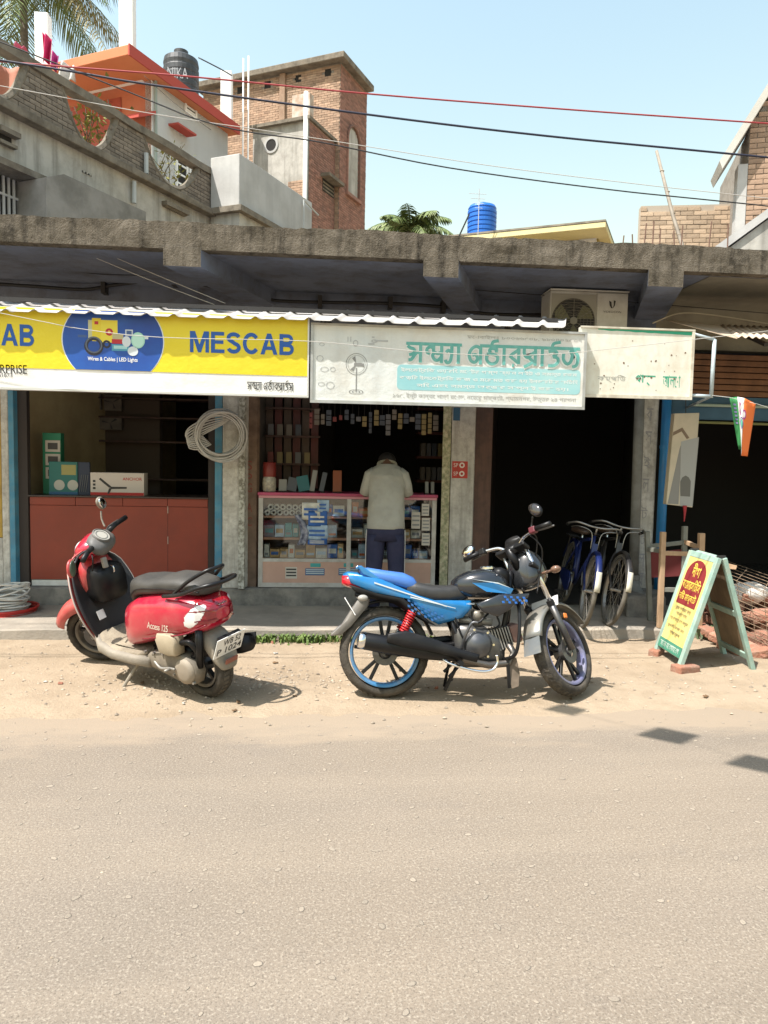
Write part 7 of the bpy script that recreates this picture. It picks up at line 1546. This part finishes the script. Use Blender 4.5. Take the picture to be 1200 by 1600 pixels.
# lower plastered wing with a white rain pipe
wc_ = PY(482, 280, 28.2); WE = Frame(wc_, AE); WD = Frame(wc_, AD); wz = WE.px(482, 188)[1]; wl = WE.px(395, 260)[0]; wr_ = WD.px(529, 290)[0]
MB().fbox(WE, wl, 0, 0, wz, -wr_, 0).build('wing_wall', m_cem, tw)
bricks(tw, WD, 0, wr_, WD.px(482, 345)[1]-.4, wz-.05, lambda u, z: True, m_bkr, nmax=150, seed=8, n=.006)
MB().fbox(WE, wl-.1, .1, wz, wz+.12, -wr_, .15).build('wing_coping', m_cop, tw)
bricks(tw, WE, WE.px(450, 320)[0], -.05, WE.px(480, 345)[1]-.3, WE.px(480, 278)[1], lambda u, z: True, m_bko, nmax=60, seed=9, n=.006)
hu, hz = WE.px(424, 227); MB().lathe([(.22, .001), (.22, .012), (0, .012)], WE.pt(hu, hz, 0), WE.n, 20).build('round_hole', M('dark_opening', (.02, .018, .016)), tw); MB().lathe([(.30, 0), (.30, .03), (.22, .03), (.22, 0)], WE.pt(hu, hz, 0), WE.n, 20, closed=True).build('hole_rim', m_cem2, tw)
pu = WE.px(481, 200)[0]; MB().tube([WE.pt(pu-.02, 3, .12), WE.pt(pu-.02, WE.px(481, 146)[1], .12)], .085, 10).build('rain_pipe', M('white_pvc', (.68, .67, .63), .5), tw, smooth=True)
for x, yt in ((389, 100), (397, 96)):
    u_ = WE.px(x, 200)[0]; MB().tube([WE.pt(u_, 4, .4), WE.pt(u_, WE.px(x, yt)[1], .4)], .03, 8).build('conduit', M('white_pvc', (.68, .67, .63)), tw, smooth=True)
MB().fbox(WE, WE.px(450, 160)[0], pu-.1, wz+.12, WE.px(470, 140)[1], -.6, -.3).build('wash_basin_wall', M('peeling_whitewash', (.55, .5, .43), .9, (.42, .3, .22), 3.), tw)
a, b, z0_, z1_ = vent[0], vent[1], vent[2], vent[3]; o = MB().fbox(WD, WD.px(503, 290)[0], WD.px(521, 290)[0], WD.px(510, 303)[1], WD.px(510, 283)[1], .016, .03).build('window', M('dark_opening', (.02, .018, .016)), tw)
MB().fbox(WD, WD.px(500, 290)[0], WD.px(524, 290)[0], WD.px(510, 283)[1], WD.px(510, 283)[1]+.12, .016, .4).build('window_shade', m_cop, tw)
for k in range(3): zz_ = WD.px(510, 303)[1]+.13*(k+.6); MB().fbox(WD, WD.px(503, 290)[0], WD.px(521, 290)[0], zz_-.03, zz_+.03, .031, .05).build('window_bar', m_cop, o)
# ---------------- far right: brick wall, rods, bamboo, brick stair house, yellow house
bw_p = PY(1000, 350, 15.); BW = Frame(bw_p, -12.); bw = thing('brick_wall', 'low pale unplastered brick wall on the roofs to the right', 'wall', (bw_p.x, bw_p.y, 0))
bu1 = BW.px(1158, 350)[0]; bz1 = BW.px(1000, 321)[1]; MB().fbox(BW, 0.01, bu1, 0, bz1-.01, -.23, 0).build('core', m_morp, bw)
bricks(bw, BW, 0, bu1, BW.px(1000, 385)[1]-.3, bz1, lambda u, z: z < bz1-.09 or nz(u, 0, 0, 5.) > -.1, m_bkp, nmax=300, seed=12, n=.006)
for x, y0 in ((1010, 349), (1022, 346), (1032, 357), (1053, 360), (1067, 352), (1112, 346), (1138, 350), (975, 368), (988, 366)):
    p = PY(x, y0, 11.5); lean_ = random.uniform(-.08, .08); o = MB().tube([(p.x+lean_*2, p.y, 3.3), (p.x+lean_, p.y, (p.z+3.3)/2), (p.x, p.y, p.z)], .011, 5).build('reinforcing_rod', M('rusty_rod', (.16, .09, .06), .8)); tag(o, 'bent rusty reinforcing rod sticking up from the roof slab', 'rod', 'rods standing up from the roof')
bpz = PY(1066, 385, 12.5); bm_ = thing('bamboo_pole', 'slanting bamboo pole leaning above the pale brick wall', 'pole', (bpz.x, bpz.y, 3.34)); pt_ = PY(1026, 236, 13.5); bpz2 = bpz+(bpz-pt_)*((bpz.z-3.35)/max(.01, pt_.z-bpz.z))
MB().tube([bpz2, bpz2.lerp(pt_, .33)+Vector((.03, 0, 0)), bpz2.lerp(pt_, .66)-Vector((.02, 0, 0)), pt_], [.04, .036, .032, .026], 8).build('culm', M('bamboo', (.24, .205, .16), .7, (.18, .15, .115), 5.), bm_, smooth=True)
for k in range(1, 9): q = bpz2.lerp(pt_, k/9); MB().ell(q, (.043, .043, .018), 8, 4).build('node', M('bamboo_node', (.26, .21, .15), .8), bm_)
rb_p = PY(1150, 320, 13.2); RB = Frame(rb_p, -20.); rbh = thing('brick_stair_house', 'brick house with a steep concrete eave at the far right', 'building', (rb_p.x, rb_p.y, 0))
ru1 = 5.; slope_a = RB.px(1125, 262); slope_b = RB.px(1200, 142); k_ = (slope_b[1]-slope_a[1])/(slope_b[0]-slope_a[0])
MB().fpoly(RB, [(.16, 0), (ru1, 0), (ru1, slope_a[1]-.15+(ru1-slope_a[0])*k_), (.16, slope_a[1]-.15+(.16-slope_a[0])*k_)], -3, -.002).build('wall', m_mor, rbh)
bricks(rbh, RB, .17, 2.2, RB.px(1160, 390)[1]-.3, RB.px(1200, 100)[1], lambda u, z: z < slope_a[1]+(u-slope_a[0])*k_-.15, m_bko, nmax=300, seed=14, n=.002)
MB().fbox(RB, 0, .16, 0, RB.px(1152, 258)[1], -.3, .03).build('corner_column', m_cem2, rbh)
e0, e1 = RB.pt(slope_a[0], slope_a[1]-.12), RB.pt(slope_a[0]+3.2, slope_a[1]-.12+3.2*k_)
MB().hexa([e0+RB.n*.28, e1+RB.n*.28, e1-RB.n*.7, e0-RB.n*.7]+[q+Vector((-.06, 0, .13)) for q in (e0+RB.n*.28, e1+RB.n*.28, e1-RB.n*.7, e0-RB.n*.7)]).build('eave_slab', M('bounce_lit_eave', (.66, .63, .57), .9, (.58, .55, .49), 2.), rbh)  # bounce light under the eave put into a paler concrete colour
s0 = RB.px(1092, 385, .8); s1_ = RB.px(1205, 297, .8); fr8 = RB.off(.8)
MB().fpoly(fr8, [(s0[0]-.1, s0[1]-.28), (s1_[0]+.6, s1_[1]+.16), (s1_[0]+.6, s1_[1]+.02), (s0[0]+.1, s0[1]-.30)], -.5, 0).build('stair_slab', m_cem2, rbh)
MB().fpoly(fr8, [(s0[0]+.15, 3.3), (s0[0]+.15, s0[1]-.30), (s1_[0]+.6, s1_[1]+.0), (s1_[0]+.6, 3.3)], -.45, -.06).build('stair_wall', m_cem, rbh)
yc_ = PY(946, 360, 17.); yc_.z = 0; YE = Frame(yc_, AE); YD = Frame(yc_, AD); yh = thing('yellow_house', 'low yellow house with a pale roof slab behind the shop roof', 'building', (yc_.x, yc_.y, 0))
m_yw = M('yellow_wall_paint', (.62, .48, .16), .85, (.56, .43, .14), 1.5); m_ys = M('pale_yellow_slab', (.72, .62, .32), .85, (.65, .56, .3), 1.5)
yz = YE.px(946, 346)[1]
V = [yc_+YE.u*(-7), yc_, yc_+YD.u*3, yc_+YE.u*(-7)+YD.u*3]; MB().hexa([q+Vector((0, 0, yz-.13)) for q in V]+[q+Vector((0, 0, yz)) for q in V]).build('roof_slab', m_ys, yh, bevel=.01)
MB().hexa([q+YE.n*.01+Vector((0, 0, yz+.005)) for q in V]+[q+Vector((0, 0, yz+.05)) for q in V]).build('roof_edge', m_cop, yh)
yo = yc_-YE.n*.9-YE.u*.25; Y2 = Frame(yo, AE); MB().fbox(Y2, -6.5, 0, 0, yz-.131, -2, 0).build('wall', m_yw, yh); MB().fbox(Y2, -.45, -.05, 0, yz-.132, .001, .12).build('white_column', m_wwl, yh)
# blue tank on a frame
bp_ = PY(753, 350, 19.); blt = thing('blue_water_tank', 'ribbed bright blue plastic water tank beyond the roof edge', 'water tank', (bp_.x, bp_.y, 3.3)); rt_ = .36; zt_ = PY(753, 318, 19.).z; zb_ = PY(753, 364, 19.).z-.35; h = zt_-zb_
prf = [(0, 0), (rt_, 0)]
for k in range(8): z = h*.03+h*.82*k/8; prf += [(rt_*1.02, z), (rt_*1.02, z+h*.06), (rt_*.965, z+h*.075), (rt_*.965, z+h*.09)]
prf += [(rt_, h*.87), (rt_*.9, h*.93), (rt_*.35, h*.95), (rt_*.35, h), (0, h*1.01)]
MB().lathe(prf, (bp_.x, bp_.y, zb_), n=32).build('tank', M('blue_tank_plastic', (.015, .13, .50), .4, (.02, .15, .55), 3.), blt)
for sx in (-1, 1):
    for sy in (-1, 1): MB().bar((bp_.x+sx*.3, bp_.y+sy*.3, 3.3), (bp_.x+sx*.3, bp_.y+sy*.3, zb_-.05), .05).build('stand_leg', m_iron, blt)
MB().box(bp_.x-.4, bp_.x+.4, bp_.y-.4, bp_.y+.4, zb_-.05, zb_-.001).build('stand_top', m_iron, blt)
an_ = thing('aerial', 'thin television aerial beside the blue tank', 'aerial', (bp_.x, bp_.y-.9, 3.34)); q = PY(749, 295, 18.); MB().tube([(q.x, q.y, 3.34), q], .010, 5).build('mast', M('grey_mast', (.45, .46, .47), .5), an_)
for k in range(4): z = q.z-.12-.11*k; MB().tube([(q.x-.25+.05*k, q.y, z), (q.x+.18-.03*k, q.y, z)], .006, 4).build('rod', M('grey_mast', (.45, .46, .47)), an_)
MB().bar(PY(716, 372, 18.), PY(733, 335, 18.), .035).build('stay', m_iron, an_)
# ---------------- palms
m_pl = M('palm_leaflet', (.095, .135, .035), .6, (.15, .18, .06), 5., rnd=.35); m_pld = M('palm_dry', (.20, .165, .07), .8, (.26, .21, .10), 5., rnd=.3); m_trk = M('palm_trunk', (.20, .165, .125), .9, (.13, .105, .08), 6., bump=.6, bsc=20)
def palm(label, top, base_z, fr_n, ln, seed, el0=-.4, el1=1.3, nl=44):
    r = thing('palm_tree', label, 'palm tree', (top.x, top.y, base_z)); rr_ = random.Random(seed)
    MB().tube([(top.x+.2, top.y, base_z), (top.x+.08, top.y, (base_z+top.z)/2), (top.x, top.y, top.z)], [.2, .15, .13], 12).build('trunk', m_trk, r, smooth=True)
    for k in range(fr_n):
        az = 2.399*k+rr_.uniform(-.2, .2); el = el0+(el1-el0)*((k+.5)/fr_n)**.8; L_ = ln*rr_.uniform(.85, 1.1); d = Vector((math.cos(az), math.sin(az), 0)); pts = []
        for i in range(11): t = i/10; pts.append(top+d*(L_*(t*math.cos(el*(1-.35*t))))+Vector((0, 0, L_*(t*math.sin(el)-.55*t*t*(1+.3*math.cos(el))))))
        mb = MB(); mb.mi = 1; mb.tube(pts, [.035*(1-.85*i/10) for i in range(11)], 5); mb.mi = 0; side = d.cross(Vector((0, 0, 1)))
        for i in range(nl):
            t = .12+.86*i/(nl-1); j = min(int(t*10), 9); p = pts[j].lerp(pts[j+1], t*10-j); tg = (pts[j+1]-pts[j]).normalized(); ll = L_*.26*math.sin(math.pi*(.12+.82*t))**.7
            for s in (-1, 1):
                v = (tg*.55+side*s*.95+Vector((0, 0, -.25-.75*rr_.random()))).normalized(); w = tg*.035; tip = p+v*ll+Vector((0, 0, -.25*ll)); mid = p+v*ll*.55
                mb.add([p-w*.5, p+w*.5, mid+w, tip, mid-w], [(0, 1, 2, 4), (4, 2, 3)])
        dry = el < .0 and rr_.random() < .35
        mb.build('frond', [m_pld if dry else m_pl, m_pl], r)
    return r
pt1 = PY(35, -70, 30.); palm('tall coconut palm with drooping fronds above the pink washing', pt1, 0, 40, 4.2, 3, -.7, 1.2)
pt2 = PY(641, 363, 24.); palm('small bright palm crown showing over the roof edge beside the brick tower', pt2, 0, 20, 1.6, 8, .15, 1.4, 26)
# ---------------- overhead wires in the street
def wire(pts, r, mat, label, Y=4.9, ext=True):
    P = [PY(x, y, Y if not isinstance(Y, tuple) else Y[0]+(Y[1]-Y[0])*(x/1200)) for x, y in pts]
    if ext: P = [P[0]+(P[0]-P[1]).normalized()*5]+P+[P[-1]+(P[-1]-P[-2]).normalized()*5]
    o = MB().tube(path3(P, 5), r, 6).build('overhead_wire', mat, smooth=True); tag(o, label, 'wire')
m_wb = M('black_cable', (.012, .012, .014), .6); m_wr = M('red_cable', (.30, .03, .035), .6); m_wn = M('navy_cable', (.012, .014, .035), .6); m_ww = M('pale_cable', (.45, .43, .40), .6)
wire([(0, 96), (300, 120), (580, 147), (900, 172), (1200, 193)], .005, m_wr, 'red overhead cable strung highest across the street')
wire([(0, 94), (120, 113), (240, 133), (575, 179), (850, 212), (1200, 246)], .0065, m_wn, 'thick navy overhead cable strung below the red one', 4.8)
wire([(100, 104), (330, 193), (500, 222), (700, 262), (950, 296), (1200, 322)], .0045, m_wb, 'black overhead cable slanting down in front of the brick tower', 5.3)
wire([(0, 134), (240, 178), (480, 214), (760, 258), (1000, 288), (1200, 310)], .0025, m_ww, 'thin pale overhead wire sagging beside the black cable', 5.35)
wire([(225, 118), (275, 163), (330, 203)], .005, m_wb, 'short black service wire dropping to the white house wall', 20., False)
wire([(310, 90), (345, 108), (362, 118)], .02, m_wb, 'black service wire between the roof tank and the brick building', 26., False)
wire([(128, 394), (230, 436), (335, 476)], .003, m_ww, 'upper of two thin wires slanting from the soffit hook to the awning', (6.6, 5.6), False)
wire([(165, 396), (255, 434), (352, 474)], .003, m_ww, 'lower of two thin wires slanting from the soffit to the awning', (6.6, 5.6), False)
wire([(0, 489), (115, 512), (250, 527), (480, 533), (640, 548), (760, 555), (870, 553), (1000, 540), (1140, 524)], .0028, m_ww, 'slack pale wire running in front of all the signboards', 5.86)
wire([(1020, 505), (1060, 490), (1110, 492), (1200, 506)], .007, M('beige_cable', (.36, .31, .24), .6), 'beige cable arching over the rusty awning', 6.7, False)
wire([(0, 415), (210, 430), (505, 421), (640, 444), (960, 470)], .004, m_wb, 'thin black wire strung under the dark soffit', 7.0)
# service cable clipped along the upper wall
sc_ = thing('wall_cable', 'thick black service cable clipped along the wall above the awning', 'cable', (0, 7.35, 2.9)); P = [PY(x, y, 7.36) for x, y in ((-60, 440), (50, 447), (130, 452), (180, 445), (270, 437), (330, 448), (420, 468), (500, 472), (610, 474), (700, 480), (760, 490), (850, 492))]
MB().tube(path3(P, 5), .016, 7).build('cable', m_wb, sc_, smooth=True)
for x, y in ((162, 450), (272, 438), (392, 464), (500, 472), (610, 474), (693, 480)): p = PY(x, y, 7.36); MB().box(p.x-.02, p.x+.02, 7.33, 7.449, p.z-.05, p.z+.06).build('clip', m_iron, sc_)
for x, y in ((128, 397), (510, 414), (742, 418), (967, 428)):
    p = PY(x, y, 6.7); o = MB().tube([(p.x, p.y, 3.21), (p.x, p.y, p.z+.02), (p.x+.02, p.y, p.z-.01), (p.x, p.y-.01, p.z-.03), (p.x-.02, p.y, p.z-.01), (p.x, p.y, p.z+.01)], .005, 5).build('ceiling_hook', m_iron); tag(o, 'iron fan hook left in the dark soffit', 'hook', 'hooks in the soffit')
# bunting over the road: its flags throw the diamond shadows on the asphalt
m_bun = M('bunting_cloth', (.55, .25, .10), .8)
ds = [PZ(885, 1110), PZ(1045, 1150), PZ(1188, 1195)]; hb_z = 4.6; st_pts = []
for i, p in enumerate(ds):
    t = (hb_z-0)/-LDIR.z; q = p-LDIR*t; st_pts.append(q); w = .155 if i else .12
    o = MB().add([q+Vector((-w*1.25, .02, .0)), q+Vector((0, -w*.9, .02)), q+Vector((w*1.25, 0, 0)), q+Vector((0, w*.9, .01))], [(0, 1, 2, 3)]).build('bunting_flag', m_bun, solid=.002); tag(o, 'square bunting flag on the line over the road', 'flag', 'bunting flags over the road')
P = [st_pts[0]+(st_pts[0]-st_pts[2])*2]+st_pts+[st_pts[2]+(st_pts[2]-st_pts[0])*1.5]
tag(MB().tube([q+Vector((0, 0, .012)) for q in path3(P, 4)], .0025, 5).build('bunting_line', m_ww), 'cord carrying the square bunting flags over the road', 'cord')
# planks left on the roof
pk = PY(18, 331, 9.); o = MB().obox((pk.x-.1, pk.y, 3.45), (.75, .22, .07), (0, R(4), .2)).build('roof_plank', m_wood, bevel=.006); tag(o, 'short timber offcut lying on the shop roof under the window grille', 'plank'); o = MB().bar((pk.x-.6, 9.2, 3.34), (pk.x+.1, 9.1, 3.50), .10, .06).build('roof_plank', m_wood, bevel=.006); tag(o, 'tilted timber plank lying on the shop roof at the edge of the grille', 'plank')
